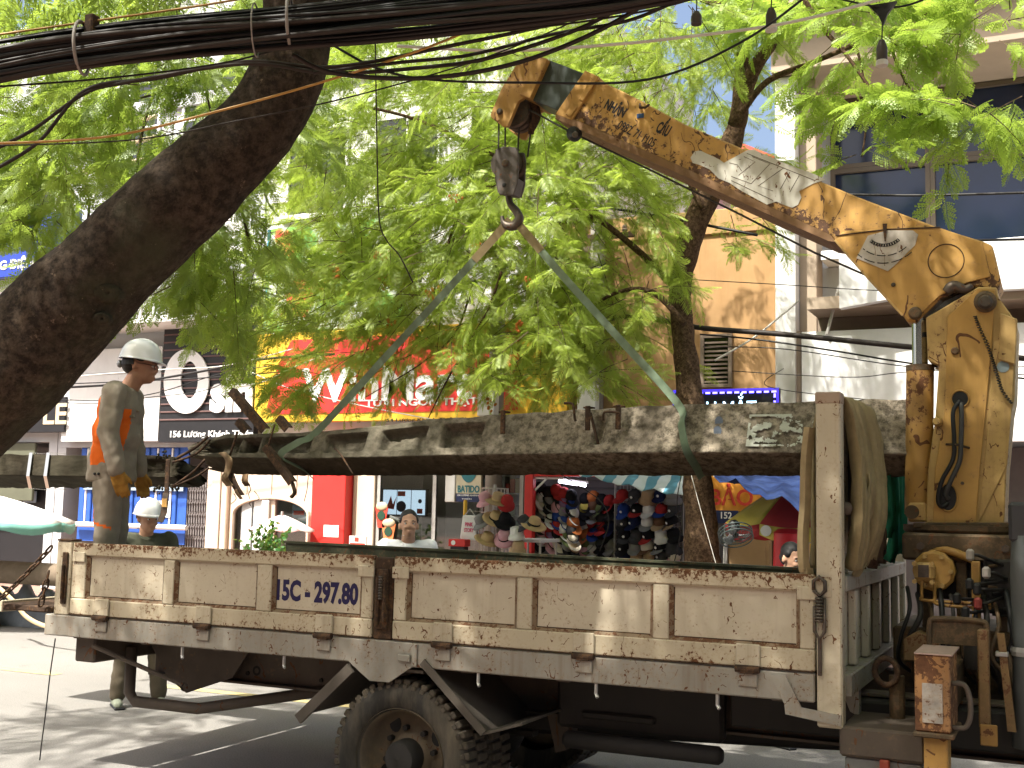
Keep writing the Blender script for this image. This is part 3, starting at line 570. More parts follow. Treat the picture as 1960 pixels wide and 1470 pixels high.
p0 = at(1070, 921, CS + .4); p1 = at(1121, 929, CS + .4); t_ = thing('tube_lamp', 'lit fluorescent tube lamp under the kiosk roof', 'lamp', p0); part('tube', MB().cyl(p0, p1, .022, 10), M['tubelight'], t_); part('batten', MB().cyl(p0 + Vector((-.03, .03, .04)), p1 + Vector((.03, .03, .04)), .02, 6), M['alu'], t_)
part('tube_hanger', MB().tube([p0 + Vector((0, .03, .04)), p0 + Vector((0, .03, 2.62 - p0.z))], .004, 4), M['alu'], t_); part('tube_hanger', MB().tube([p1 + Vector((0, .03, .04)), p1 + Vector((0, .03, 2.62 - p1.z))], .004, 4), M['alu'], t_)

# --- right: white pillared building with blue windows
e5 = thing('office_building', 'white pillared office building with tall blue windows on the right', 'building', (1.5, VF, .12))
part('pillar', MB().box(-2.40, -2.13, VF - .35, VF + .3, .12, 7.55, .01), M['w_pale'], e5); part('pillar_return', MB().box(-2.128, -1.90, VF - .12, VF + .3, .12, 7.55, .01), M['w_beige'], e5)
part('pillar', MB().box(6.0, 6.5, VF - .35, VF + .3, .12, 7.55, .01), M['w_pale'], e5)
part('wall', MB().box(-2.3, 8, VF + .35, VF + 8, .12, 5.05).box(-2.3, 8, VF + 1.0, VF + 8, 5.06, 12), M['w_grey'], e5)
a = rect(1556, 60, 1970, 128, VF - .3); part('lintel_beam', MB().box(-2.42, 8, VF - .5, VF + .98, 7.56, 8.3, .02), M['w_beige'], e5); part('fascia', MB().box(-2.6, 8, VF - .9, VF + .99, 8.31, 9.0, .02), M['w_beige'], e5); part('parapet', MB().box(-2.6, 8, VF - .9, VF + .99, 9.01, 10.2, .02), M['w_pale'], e5)
xs = [-1.88, -.55, .72, 1.9, 3.1, 4.3, 5.5]; 
for i in range(len(xs) - 1):
    for (za, zb) in ((5.2, 6.55), (6.55, 7.55)):
        window(e5, xs[i], xs[i + 1] - .004, za, zb - .004, VF + .9, M['bronze'], M['glass_bl'], 1, 1, .06, depth=.08)
part('sill_ledge', MB().box(-1.85, 8, VF - .1, VF + .99, 5.062, 5.19, .01), M['w_pale'], e5)
a = rect(1606, 495, 1965, 590, VF - .6)
part('canopy_slab', MB().prism([(UZ(1606, 520, VF - 1.2)[0], UZ(1606, 490, VF - 1.2)[1]), (UZ(1606, 520, VF - 1.2)[0], UZ(1606, 590, VF - 1.2)[1]), (UZ(1750, 560, VF - 1.2)[0], UZ(1750, 563, VF - 1.2)[1]), (6, UZ(1750, 563, VF - 1.2)[1]), (6, UZ(1606, 490, VF - 1.2)[1])], VF - 1.2, VF - 1.05), M['white'], e5)
part('canopy_soffit', MB().box(-1.85, 6, VF - 1.04, VF + .34, 4.25, 4.4), M['w_beige'], e5); part('brown_band', MB().box(-1.85, 6, VF - .34, VF + .34, 3.9, 4.245), M['w_brown'], e5)
part('stay', MB().tube([(UZ(1580, 640, VF - 1)[0], VF - .9, 3.95), (UZ(1604, 560, VF - 1)[0], VF - .9, 4.55)], .02, 6), M['alu'], e5)
a = rect(1536, 632, 1760, 800, VF - .8); s = sign('blank_billboard', 'large blank white billboard behind the crane', a[0], 2.2, a[2] - .3, a[3], VF - .85, M['white'], .12)
part('edge_pipe', MB().cyl((a[0] - .04, VF - .8, a[2] - .6), (a[0] - .04, VF - .8, a[3] + .02), .035, 8), M['w_brown'], s)
part('shutter_door', MB().box(-1.8, 3.5, VF + .3, VF + .345, .12, 2.6), M['accord'], e5)
# unseen near house added to cut sky light; pink house further back, through leaves
nb2 = thing('sky_block_house', 'unseen shop house added behind the camera to cut sky light on the truck', 'building', (0, -10.5, .12)); part('wall', MB().box(-16, 14, -18, -10.5, .12, 7.5), M['w_grey'], nb2)
for k in range(7): part('shop_opening', MB().box(-14 + k * 4, -11 + k * 4, -10.497, -10.44, .13, 2.7, .01), M['interior'], nb2); window(nb2, -13.5 + k * 4, -11.5 + k * 4, 4, 5.6, -10.44, M['white'], M['glass_dk'])
bk = thing('back_house', 'pink washed house rising behind the low ochre house', 'building', (-5, VF + 12, 0)); part('wall', MB().box(-8.5, -4.0, VF + 12, VF + 18, 0, 9.5), plain('pink_wash', (.60, .40, .38), .8), bk); part('roof', MB().prism([(-8.8, 9.51), (-3.7, 9.51), (-6.2, 10.8)], VF + 11.7, VF + 18), M['roof_red'], bk)
for uu in (-8.0, -6.0): window(bk, uu, uu + 1.2, 6.5, 8.2, VF + 12, M['white'], M['glass_dk'], 2)
# --- right-hand street signs
SVL = VF - .9; a = rect(1288, 744, 1491, 830, SVL); zb = UZ(1400, 830, SVL)[1]; zt = UZ(1400, 744, SVL)[1]
s = sign('led_sign', 'black lit sign with blue dotted border beside the ochre house', a[0], a[1], zb, zt, SVL, M['blackp'], .1)
M['led_b'] = emis('led_blue', (.12, .10, 1.0), 4.0); M['led_w'] = emis('led_white', (.45, .75, 1.0), 2.2)
part('border', MB().box(a[0], a[1], SVL - .008, SVL - .001, zt - .035, zt - .003).box(a[0], a[0] + .03, SVL - .008, SVL - .001, zb, zt - .036).box(a[1] - .03, a[1], SVL - .008, SVL - .001, zb, zt - .036), emis('led_strip', (.05, .03, .6), .8), s)
dm = mesh_of('led', MB().box(-.03, .03, -.012, 0, -.012, .012), M['led_b']); dm2 = mesh_of('led', MB().box(-.012, .012, -.012, 0, -.025, .025), M['led_b'])
for i in range(14): inst(dm, 'led', s, (a[0] + .09 + i * (a[1] - a[0] - .15) / 13, SVL - .009, zt - .05))
for i in range(6): inst(dm2, 'led', s, (a[0] + .045, SVL - .009, zt - .1 - i * .09)); inst(dm2, 'led', s, (a[1] - .05, SVL - .009, zt - .1 - i * .09))
q = rect(1300, 753, 1448, 790, SVL); text('KÍNH MẮT', M['led_w'], s, q[0], SVL - .001, q[2] - .03, q[3] - q[2] + .03, q[1] - q[0], .008, .0)
q = rect(1350, 908, 1450, 978, VF - 1.6)
s = thing('cloth_banner', 'orange cloth banner with red capitals under the blue tarpaulin', 'banner', (q[0], VF - 1.6, q[2])); mb = MB(); n1_, n2_ = 16, 8; vs = []
for j in range(n2_ + 1):
    for i in range(n1_ + 1):
        x = q[0] + (q[1] - q[0] + .5) * i / n1_; z = q[2] + (q[3] - q[2] + .25) * j / n2_; vs.append((x, VF - 1.6 + .03 * math.sin(i * 1.3) * (1 + .5 * math.sin(j)), z))
k = len(vs); vs += [(x, y + .006, z) for x, y, z in vs]; fs = [(j * (n1_ + 1) + i, j * (n1_ + 1) + i + 1, (j + 1) * (n1_ + 1) + i + 1, (j + 1) * (n1_ + 1) + i) for j in range(n2_) for i in range(n1_)]; fs += [tuple(x + k for x in f[::-1]) for f in fs]
part('cloth', mb.add(vs, fs), M['orange'], s, True); q2 = rect(1362, 940, 1444, 968, VF - 1.6); text('BẢO UY', M['redprint'], s, q2[0], VF - 1.63, q2[2] + .0, .27, .95, .006, .02)
q = rect(1368, 977, 1412, 1002, VF - 1.7); s = sign('number_plate', 'small navy plate reading 152 below the orange banner', q[0], q[1], q[2], q[3], VF - 1.7, M['navy'], .03); q2 = rect(1380, 980, 1401, 993, VF - 1.7); text('152', M['white'], s, q2[0], VF - 1.701, q2[2], q2[3] - q2[2], q2[1] - q2[0], .004, .02); part('post', MB().box(q[0] + .1, q[0] + .14, VF - 1.66, VF - 1.62, .12, q[2]), M['alu'], s)
q = rect(1296, 985, 1340, 1090, VF - .3); s = thing('folding_door', 'dark green folding door behind the tree trunk', 'door', ((q[0] + q[1]) / 2, VF - .2, .12)); part('leaf', MB().box(q[0], q[1], VF - .2, VF - .15, .12, 2.1, .006), M['green_d'], s)
for k in range(4): part('rib', MB().box(q[0] + .04 + k * .12, q[0] + .07 + k * .12, VF - .22, VF - .2001, .2, 2.0), M['green_d'], s)
part('lintel', MB().box(q[0] - .1, q[1] + .1, VF - .2, VF - .1, 2.11, 2.45), M['orange'], s)
q = rect(1430, 1000, 1530, 1090, VF - .5); s = thing('cupboard', 'worn wooden cupboard under the red and yellow parasol', 'cupboard', ((q[0] + q[1]) / 2, VF - 1.5, .12)); part('body', MB().box(q[0], q[0] + .55, VF - 1.6, VF - 1.1, .12, q[3], .01), M['cardb'], s); part('shelf_bay', MB().box(q[0] + .56, q[1], VF - 1.5, VF - 1.1, .12, q[3] - .15, .01), M['w_brown'], s); part('door_board', MB().box(q[0] + .05, q[0] + .5, VF - 1.615, VF - 1.601, .3, q[3] - .1, .005), M['cardb'], s)
q = rect(1526, 1040, 1548, 1090, VF - 2.2); s = sign('yellow_board', 'narrow yellow board with red letters right of the dark haired man', q[0], q[1] + .1, q[2] - .4, q[3], VF - 2.2, M['yellow'], .04); text('T', M['redprint'], s, q[0] + .07, VF - 2.201, q[2] + .02, .12, .1, .004, .03)
part('leg', MB().box(q[0] + .02, q[0] + .05, VF - 2.19, VF - 2.17, .12, q[2] - .4), M['alu'], s); part('leg', MB().box(q[1] + .03, q[1] + .06, VF - 2.19, VF - 2.17, .12, q[2] - .4), M['alu'], s)
# ================================================================== trees
def leaf_template(L, W, n, comb, droop, seed):
    """one feathery compound leaf along +x: a stalk with pairs of leaflet-bearing side stalks"""
    rg = np.random.default_rng(seed); T = []
    def pt(s): return np.array([L * s * (1 - .12 * droop * s), 0, -L * droop * .55 * s * s])
    ww = .004
    for a, b in zip(np.linspace(0, .95, 4)[:-1], np.linspace(0, .95, 4)[1:]):
        p, q = pt(a), pt(b); T += [[p + [0, ww, 0], p - [0, ww, 0], q - [0, ww * .6, 0]], [p + [0, ww, 0], q - [0, ww * .6, 0], q + [0, ww * .6, 0]]]
    for i in range(n):
        s = .16 + .84 * (i + .5) / n; p = pt(s); prof = (math.sin(PI * min(1, .22 + .70 * s))) ** .8
        for sd in (-1, 1):
            l = W * prof * rg.uniform(.85, 1.1); an = math.radians(rg.uniform(58, 72)) - .35 * s; d = np.array([math.cos(an), sd * math.sin(an), -.18 - .5 * droop * s + rg.uniform(-.1, .1)]); d /= np.linalg.norm(d)
            up = np.array([0, 0, 1.]); sdw = np.cross(d, up); sdw /= np.linalg.norm(sdw); sag = np.array([0, 0, -l * .16])
            if comb:
                k = 4; hw = L / n * .55
                for j in range(k):
                    t0 = (j + .2) / k; c0 = p + d * l * t0 + sag * t0 * t0; wl = hw * math.sin(PI * (.25 + .6 * t0)); t1 = t0 + .25; c1 = p + d * l * t1 + sag * t1 * t1; t2 = t0 + .24; c2 = p + d * l * t2 + sag * t2 * t2
                    T += [[c0, c1, c2 + sdw * wl], [c0, c2 - sdw * wl, c1]]
            else:
                hw = L / n * .25; m = p + d * l * .5 + sag * .25; e = p + d * l + sag; bse = p
                T += [[bse, m + sdw * hw, e], [bse, e, m - sdw * hw]]
    return np.array(T)                                    # (k,3,3)
LT = {'lo': [leaf_template(1, .26, 9, False, dr, i) for i, dr in enumerate((.3, .6, .9))],
      'mid': [leaf_template(1, .31, 14, False, dr, 10 + i) for i, dr in enumerate((.1, .3, .5, .8))],
      'hi': [leaf_template(1, .29, 15, True, dr, 20 + i) for i, dr in enumerate((.2, .4, .6, .9))]}
def sprays(centers, outward, lod, leaf_len, per, seed, tw_len=(.5, 1.0), spread=1.0, down=.25):
    """leafy twigs; returns leaf triangles and twig lines"""
    rg = np.random.default_rng(seed); tris = []; twigs = []
    for c, o in zip(centers, outward):
        c = np.array(c); o = np.array(o, float); d = o + rg.normal(0, .55 * spread, 3); d[2] = d[2] * .5 - down * rg.uniform(.3, 1.6); d /= np.linalg.norm(d)
        L = rg.uniform(*tw_len); side = np.cross(d, [0, 0, 1.]); side /= np.linalg.norm(side) + 1e-9; upv = np.cross(side, d)
        pts = [c + d * L * t + np.array([0, 0, -.22 * L * t * t]) for t in (0, .35, .7, 1)]; twigs.append(pts)
        for i in range(per):
            t = .1 + .9 * (i + rg.uniform(0, .8)) / per; p = c + d * L * t + np.array([0, 0, -.22 * L * t * t]); sd = 1 if i % 2 else -1
            an = rg.uniform(.5, 1.15) * (1 - .55 * t); x = d * math.cos(an) + side * sd * math.sin(an) + upv * rg.normal(0, .30); x[2] -= rg.uniform(0, .35); x /= np.linalg.norm(x)
            up = np.array([0, 0, 1.]) + rg.normal(0, .6, 3); y = np.cross(up, x); y /= np.linalg.norm(y); z = np.cross(x, y); sc = leaf_len * rg.uniform(.65, 1.2)
            tp = LT[lod][int(rg.integers(len(LT[lod])))]; R_ = np.stack([x, y, z], 1) * sc; tris.append(tp @ R_.T + p)
    return tris, twigs
def tri_mesh(name, tris, mat, parent):
    a = np.concatenate(tris, 0).reshape(-1, 3); L = wloc(parent); a = a - np.array([L.x, L.y, L.z]); n = len(a); me = bpy.data.meshes.new(name)
    me.vertices.add(n); me.vertices.foreach_set('co', a.astype(np.float32).ravel()); me.loops.add(n); me.loops.foreach_set('vertex_index', np.arange(n, dtype=np.int32))
    me.polygons.add(n // 3); me.polygons.foreach_set('loop_start', np.arange(0, n, 3, dtype=np.int32)); me.update(calc_edges=True); me.validate()
    return link(me, name, mat, parent)
def twig_mesh(name, lines, r, mat, parent, n=3):
    mb = MB()
    for p in lines: mb.tube([tuple(q) for q in p], [r * (1 - .7 * i / (len(p) - 1)) for i in range(len(p))], n, cap=False)
    o = part(name, mb, mat, parent); o['kind'] = 'stuff'; return o
def cr(pts, k=6):                                         # smooth path through points (and radii)
    P_ = [np.array(p, float) for p in pts]; out = []
    for i in range(len(P_) - 1):
        p0 = P_[max(0, i - 1)]; p1 = P_[i]; p2 = P_[i + 1]; p3 = P_[min(len(P_) - 1, i + 2)]
        for j in range(k):
            t = j / k; out.append(.5 * ((2 * p1) + (-p0 + p2) * t + (2 * p0 - 5 * p1 + 4 * p2 - p3) * t * t + (-p0 + 3 * p1 - 3 * p2 + p3) * t ** 3))
    out.append(P_[-1]); return out
def limb(mb, pts, k=6, n=12, amp=.12, fr=3.0):
    """tapering limb; pts (x,y,z,r); surface knobbled"""
    q = cr(pts, k); a = len(mb.v); mb.tube([p[:3] for p in q], [max(.004, p[3]) for p in q], n)
    for i in range(a, len(mb.v)):
        v = Vector(mb.v[i]); ri = q[min((i - a) // n, len(q) - 1)]; cen = Vector(ri[:3]); d = v - cen
        f = 1 + amp * (noise.noise(v * fr) + .5 * noise.noise(v * fr * 2.7) + .25 * noise.noise(v * fr * 7)); mb.v[i] = tuple(cen + d * f)
    return mb
def ell(specs, rg):
    cs = []; os_ = []
    for cx, cy, rx, ry, v0, v1, n in specs:
        for _ in range(n):
            while True:
                a, b_ = rg.uniform(-1, 1, 2)
                if a * a + b_ * b_ < 1: break
            v = rg.uniform(v0, v1); p = at(cx + a * rx, cy + b_ * ry - 62, v); cs.append(tuple(p)); os_.append((a * .8 - .25, rg.uniform(-.9, .2), .0))
    return cs, os_
# ---- the big leaning tree at the left, standing on the near pavement
def dep(x, y, Y):                                         # photo pixel at a given distance along the view
    d = ray(x, y); return CAM + d * (Y / d.dot(CF))
t1 = thing('leaning_tree', 'massive dark leaning tree trunk crossing the upper left', 'tree', (-4.35, -2.5, .12))
sp = [(-4.35, -2.5, .05, .36), (-4.2, -2.4, .5, .30), (-3.85, -2.2, 1.25, .285)]
for x, y, w in ((-90, 800, 235), (30, 690, 222), (120, 600, 205), (205, 515, 190), (300, 425, 176), (400, 335, 166), (492, 240, 152), (545, 150, 142), (566, 60, 134), (575, -60, 130)):
    p = dep(x, y, 5.0); sp.append((*p, w / 2 / FPX * 5.0))
tp = sp[-1]; sp += [(tp[0] + .03, tp[1] + .1, tp[2] + .6, .14), (tp[0] - .05, tp[1] + .2, tp[2] + 1.4, .12)]
mb = MB(); limb(mb, sp, 14, 40, .075, 2.6); trunk1 = part('trunk', mb, M['bark'], t1, True)
for x, y, r_ in ((205, 560, .05), (385, 350, .045), (195, 610, .03), (520, 130, .05)):      # cut branch collars
    q = dep(x, y, 5.0); nrm = (CAM - q).normalized(); c0 = q + nrm * (.14 if x > 300 else .185); mb = MB(); mb.lathe([(r_ * .2, 0), (r_, .01), (r_ * 1.1, -.012), (r_ * 1.5, -.05)], (0, 0, 0), 'z', 16)
    R_ = nrm.to_track_quat('Z', 'Y').to_matrix(); mb.v = [tuple(c0 + R_ @ Vector((v[0], v[1] * .75, v[2] * .8))) for v in mb.v]; part('branch_scar', mb, M['bark'], trunk1, True)
top = sp[-1]; mb = MB()
for ex, ey, ez, r_ in ((-6.5, -3.0, 6.6, .09), (-3.5, -4.5, 7.2, .09), (1.5, -2.5, 7.0, .10), (3.6, -1.2, 6.6, .08), (-1.5, .6, 7.0, .09), (-7.5, .8, 6.2, .08), (-.5, -5.0, 7.4, .07)):
    m_ = [(top[0] + (ex - top[0]) * t, top[1] + (ey - top[1]) * t, top[2] + (ez - top[2]) * (t ** .7) + .12 * math.sin(5 * t + ex), r_ * (1 - .75 * t)) for t in (0, .2, .45, .7, 1)]; part('limb', limb(MB(), m_, 4, 8, .1), M['bark'], t1, True)
rg = np.random.default_rng(5); cs = []; os_ = []
for it in range(980):  # sprays out of view; later ones added to thicken shade on the truck
    x, y = (rg.uniform(-9.0, 5.5), rg.uniform(-6.2, 2.4)) if it < 640 else (rg.uniform(-5.6, 2.2), rg.uniform(-4.4, .8)); z = 5.7 + rg.uniform(0, 2.4) - .015 * (x + 2) ** 2 + max(0, y) * .35
    if y > -1.2 and x < -6.3: continue
    kx = (6.5 - z) / SUN.z; hx, hy = x + SUN.x * kx, y + SUN.y * kx      # where its shade leaves the crown
    if not (-5.2 < hx < 2.2 and -4.3 < hy < .4) and noise.noise(Vector((hx * .5, hy * .5, 3.1))) < -.28: continue
    if any((hx - a) ** 2 + (hy - b_) ** 2 < r_ * r_ for a, b_, r_ in ((-3.75, -1.55, .42), (-2.9, -1.5, .36), (-2.05, -1.5, .34), (-4.6, -1.3, .25), (-6.2, -2.6, .5))): continue  # gaps cut in the crown to let sun patches through
    cs.append((x, y, z)); os_.append((rg.uniform(-1, 1), rg.uniform(-1, 1), 0))
T1, W1 = sprays(cs, os_, 'lo', .55, 9, 3, (.6, 1.1)); 
crown1 = tri_mesh('crown', T1, M['leaf_dk'], t1); twig_mesh('twig', W1, .008, M['twig'], t1)
# hanging sprays seen behind the trunk
rg = np.random.default_rng(8)
cs, os_ = ell([(270, 250, 300, 150, 1.6, 4.6, 88), (110, 430, 125, 95, 2.0, 5, 36), (390, 480, 110, 95, 2.6, 5.2, 46), (470, 560, 40, 60, 3, 5, 8), (300, 30, 330, 60, 1.2, 4.6, 50), (330, 610, 50, 15, 2.2, 3.5, 3), (60, 330, 80, 120, 1.6, 4, 22)], rg)
T2, W2 = sprays(cs, os_, 'hi', .33, 11, 4, (.45, .85), down=.3); tri_mesh('crown', T2, M['leaf_dk'], t1); twig_mesh('twig', W2, .005, M['twig'], t1, 4)
mb = MB()
for pts in (((-40, 210, 3), (120, 225, 3), (260, 190, 3.2), (420, 140, 3.4), (520, 60, 3.6)), ((0, 330, 3.5), (60, 250, 3.4), (180, 160, 3.2), (330, 120, 3)), ((150, 500, 3.6), (170, 380, 3.6), (120, 240, 3.4), (90, 120, 3.2), (60, 0, 3)), ((260, 330, 3), (280, 220, 3), (330, 90, 3), (350, -40, 3)), ((480, 480, 4), (450, 350, 3.8), (400, 200, 3.5), (380, 60, 3.2))):
    part('hanging_branch', limb(MB(), [(*at(x, y, v), .016 - .009 * i / len(pts)) for i, (x, y, v) in enumerate(pts)], 6, 6, .1), M['twig'], t1, True)

# ---- the feathery tree on the far pavement
b0 = at(1342, 1090, 6.95); t2 = thing('flame_tree', 'feathery leaved tree with brown crooked trunk on the far pavement', 'tree', (b0.x, 6.95, .12))
path = [(1350, 1290, 84), (1345, 1130, 80), (1342, 1020, 72), (1334, 900, 66), (1324, 790, 60), (1313, 690, 54), (1304, 610, 50), (1302, 545, 50), (1318, 465, 54), (1348, 390, 56), (1388, 305, 50), (1412, 235, 44), (1420, 150, 34), (1424, 60, 28), (1428, -60, 26), (1432, -200, 22)]
def wpath(path, v, s=11.0): return [(*at(x, y, v), w / 2 / FPX * s) for x, y, w in path]
mb = MB(); limb(mb, wpath(path, 6.95), 8, 18, .14, 4); part('trunk', mb, M['bark2'], t2, True)
mb = MB()
for pth, v in (([(1408, 240, 34), (1440, 140, 30), (1485, 70, 28), (1530, 5, 26), (1570, -60, 24)], 6.6), ([(1420, 215, 16), (1470, 155, 13), (1560, 118, 11), (1660, 75, 11), (1745, 42, 10), (1815, -5, 10), (1870, -70, 9)], 6.2),
               ([(1425, 30, 18), (1350, 0, 14), (1250, -25, 12), (1100, -60, 10)], 6.6), ([(1540, 0, 10), (1580, 60, 9), (1620, 105, 7), (1680, 190, 5)], 6.0), ([(1300, 560, 16), (1210, 470, 13), (1090, 380, 11), (950, 300, 9), (800, 230, 8), (680, 200, 6)], 6.6),
               ([(1150, 420, 14), (1040, 430, 10), (930, 470, 8), (800, 560, 6), (700, 640, 4)], 6.3), ([(1000, 330, 9), (900, 380, 8), (860, 460, 6), (830, 560, 4)], 6.0), ([(1310, 620, 14), (1250, 560, 11), (1180, 560, 8), (1100, 610, 5)], 6.4), ([(1345, 400, 12), (1290, 290, 9), (1230, 180, 7), (1180, 60, 5)], 6.8),
               ([(960, 520, 6), (930, 600, 5), (860, 720, 4), (820, 800, 2)], 5.6), ([(900, 560, 5), (870, 640, 4), (800, 700, 3), (700, 760, 2)], 5.8), ([(1700, 60, 6), (1720, 130, 5), (1790, 260, 4)], 6.0), ([(1640, 90, 5), (1660, 200, 4), (1650, 300, 3)], 6.1)):
    part('limb', limb(MB(), wpath(pth, v, 12), 5, 8, .1), M['bark2'], t2, True)
rg = np.random.default_rng(21)
cs, os_ = ell([(860, 300, 320, 230, 5.0, 8.3, 290), (640, 580, 140, 140, 5.2, 7.2, 70), (850, 620, 290, 130, 5.0, 7.8, 125), (1070, 450, 190, 220, 5.6, 8.2, 130), (1150, 670, 120, 110, 6, 8, 42), (740, 735, 110, 40, 5.5, 7, 8), (975, 730, 110, 70, 5.4, 7, 16),
               (1390, 430, 70, 110, 7.2, 8.4, 16), (1300, 140, 150, 110, 5.5, 8, 48), (960, 80, 400, 60, 5, 8, 66), (640, 130, 120, 90, 5, 7.5, 40), (1090, 760, 80, 40, 5.6, 7, 5), (830, 260, 340, 240, 7.4, 9.2, 130), (1180, 250, 200, 180, 7.4, 9, 50)], rg)
T3, W3 = sprays(cs, os_, 'mid', .285, 15, 6, (.5, 1.0), down=.25); cr2 = tri_mesh('crown', T3, M['leaf'], t2); twig_mesh('twig', W3, .006, M['twig'], t2)
cs, os_ = ell([(1640, 120, 110, 60, 5, 6.8, 12), (1680, 260, 80, 35, 5, 6.4, 8), (1890, 260, 80, 35, 4.6, 6, 12), (1870, 90, 110, 60, 5, 7, 14), (1650, 360, 50, 12, 5, 6, 2), (1490, 40, 80, 60, 5.5, 7, 10), (1640, 60, 130, 40, 5, 7, 14), (590, 790, 45, 20, 5, 5.6, 6), (520, 640, 50, 50, 5, 6, 9)], rg)
T4, W4 = sprays(cs, os_, 'hi', .36, 10, 9, (.4, .8), down=.1); tri_mesh('crown', T4, M['leaf_y'], t2); twig_mesh('twig', W4, .006, M['twig'], t2)

fl = MB(); rg = np.random.default_rng(4)
for _ in range(9): fl.sphere(tuple(rg.normal(0, .035, 3)), (.022, .022, .014), 6, 4)
flm = mesh_of('blossom', fl, leafmat('orange_blossom', (.55, .10, .02), (.65, .16, .03), .4))
for x, y, v in ((737, 535, 5.3), (748, 620, 5.3), (985, 685, 5.4), (702, 700, 5.4), (995, 620, 5.4), (688, 735, 5.5), (640, 520, 5.2), (830, 560, 5.2), (728, 492, 5.2), (912, 470, 5.2), (868, 380, 5.1), (1010, 540, 5.6), (760, 660, 5.4), (940, 770, 5.6)):
    p = at(x, y, v); inst(flm, 'blossom', t2, p, tuple(rg.uniform(0, 3, 3)), (rg.uniform(.7, 1.3),) * 3)
# ================================================================== the crane truck
W = 2.3
TR = thing('crane_truck', 'cream flatbed truck with a yellow folding crane lifting a concrete pole', 'truck', (-2.0, 1.15, 0))
ZT, ZB, ZR = 1.438, 1.012, .877
def uu(px, py=1150): return UZ(px, py, 0)[0]
part('bed_floor', MB().box(-4.60, -.01, .07, W - .07, .965, 1.015, .006), M['brown_steel'], TR)
rail = part('side_rail', MB().box(-4.63, -.005, .0, .055, ZR, 1.002, .006), M['rail'], TR)
part('side_rail', MB().box(-4.63, -.005, W - .055, W, ZR, 1.002, .006), M['rail'], TR)
part('rail_patch', MB().box(uu(790, 1240), uu(800, 1240), -.012, -.001, ZR + .005, .995, .003).box(uu(765, 1230), uu(788, 1230), -.02, -.001, .905, .94, .004), M['rail'], rail)
def gate(px0, px1, divs, v0, v1, near=True):
    a, b_ = uu(px0), uu(px1); T_ = .075; Bm = .095; ed = [uu(x) for x in divs]
    fr = MB().box(a, b_, v0, v1, ZT - T_, ZT, .007).box(a, b_, v0, v1, ZB, ZB + Bm, .005)
    stiles = [(a, ed[0])] + [(ed[i], ed[i + 1]) for i in range(1, len(ed) - 1, 2)] + [(ed[-1], b_)]
    g_ = part('side_gate', fr, M['cream_edge'], TR)
    for i, (x0, x1) in enumerate(stiles): part('gate_stile', MB().box(x0, x1, v0 + .003, v1, ZB + Bm + .001, ZT - T_ - .001, .006), M['cream_rusty'], g_)
    for i in range(0, len(ed), 2): part('gate_panel', MB().box(ed[i] + .001, ed[i + 1] - .001, v0 + .026, v1 - .01, ZB + Bm, ZT - T_), M['cream'], g_)
    bd = MB()
    for i in range(0, len(ed), 2):           # pressed edge of each panel
        x0, x1 = ed[i], ed[i + 1]; z0, z1 = ZB + Bm, ZT - T_
        bd.add([(x0, v0 + .006, z0), (x1, v0 + .006, z0), (x1 - .02, v0 + .027, z0 + .018), (x0 + .02, v0 + .027, z0 + .018)], [(0, 1, 2, 3)]).add([(x0, v0 + .006, z0), (x0, v0 + .006, z1), (x0 + .02, v0 + .027, z1 - .012), (x0 + .02, v0 + .027, z0 + .018)], [(0, 1, 2, 3)])
        bd.add([(x1, v0 + .006, z0), (x1, v0 + .006, z1), (x1 - .02, v0 + .027, z1 - .012), (x1 - .02, v0 + .027, z0 + .018)], [(0, 1, 2, 3)])
    part('panel_edge', bd, M['panel_edge'], g_)
    for i in range(0, len(ed), 2):           # rusty seam round each panel
        x0, x1 = ed[i] + .02, ed[i + 1] - .02; z0, z1 = ZB + Bm + .017, ZT - T_ - .012; part('panel_seam', MB().tube([(x0, v0 + .026, z1), (x0, v0 + .026, z0), (x1, v0 + .026, z0)], .0032, 5), M['rusty_iron'], g_)
    part('gate_seam', MB().box(a + .01, b_ - .01, v0 - .0015, v0 + .004, ZB - .004, ZB - .0005), M['rusty_iron'], g_)
    return g_
gr = gate(133, 712, (160, 309, 330, 489, 518, 690), 0.0, .05)
gf = gate(752, 1559, (777, 988, 1018, 1249, 1280, 1530), 0.0, .05)
for (a, b_, g_) in ((133, 712, gr), (752, 1559, gf)):
    for px in (a + 14, b_ - 12): part('corner_plate', MB().box(uu(px) - .05, uu(px) + .05, -.009, .002, 1.325, 1.385, .004), M['cream_rusty'], g_)
# registration number painted on the rear gate
a = rect(530, 1112, 686, 1155, .026); text('15C - 297.80', plain('dark_blue_paint', (.012, .008, .07), .5), gr, a[0], .0265, a[2] + .0, a[3] - a[2], a[1] - a[0], .0015, .045)
# stakes
def stake(px0, px1, z0, z1, m_, v0=0, v1=.07, name='stake'):
    return part(name, MB().box(uu(px0), uu(px1), v0, v1, z0, z1, .006), m_, TR)
sk = stake(103, 131, 1.004, 1.445, M['cream_rusty']); part('stake_latch', MB().box(uu(117), uu(127), -.014, -.001, 1.07, 1.38, .004).cyl((uu(122), -.02, 1.1), (uu(122), -.02, 1.3), .01, 8), M['rusty_iron'], sk); part('stake_cap', MB().box(uu(104), uu(131) + .002, -.006, .08, 1.446, 1.458, .003), M['rusty_iron'], sk)
sk = stake(714, 750, 1.004, 1.43, M['rusty_iron'], .008, .07)
part('stake_latch', MB().box(uu(722), uu(743), -.012, .007, 1.06, 1.37, .004).cyl((uu(726), -.02, 1.08), (uu(726), -.02, 1.33), .011, 8).cyl((uu(739), -.02, 1.1), (uu(739), -.02, 1.35), .011, 8), M['rusty_iron'], sk)
mb = MB()
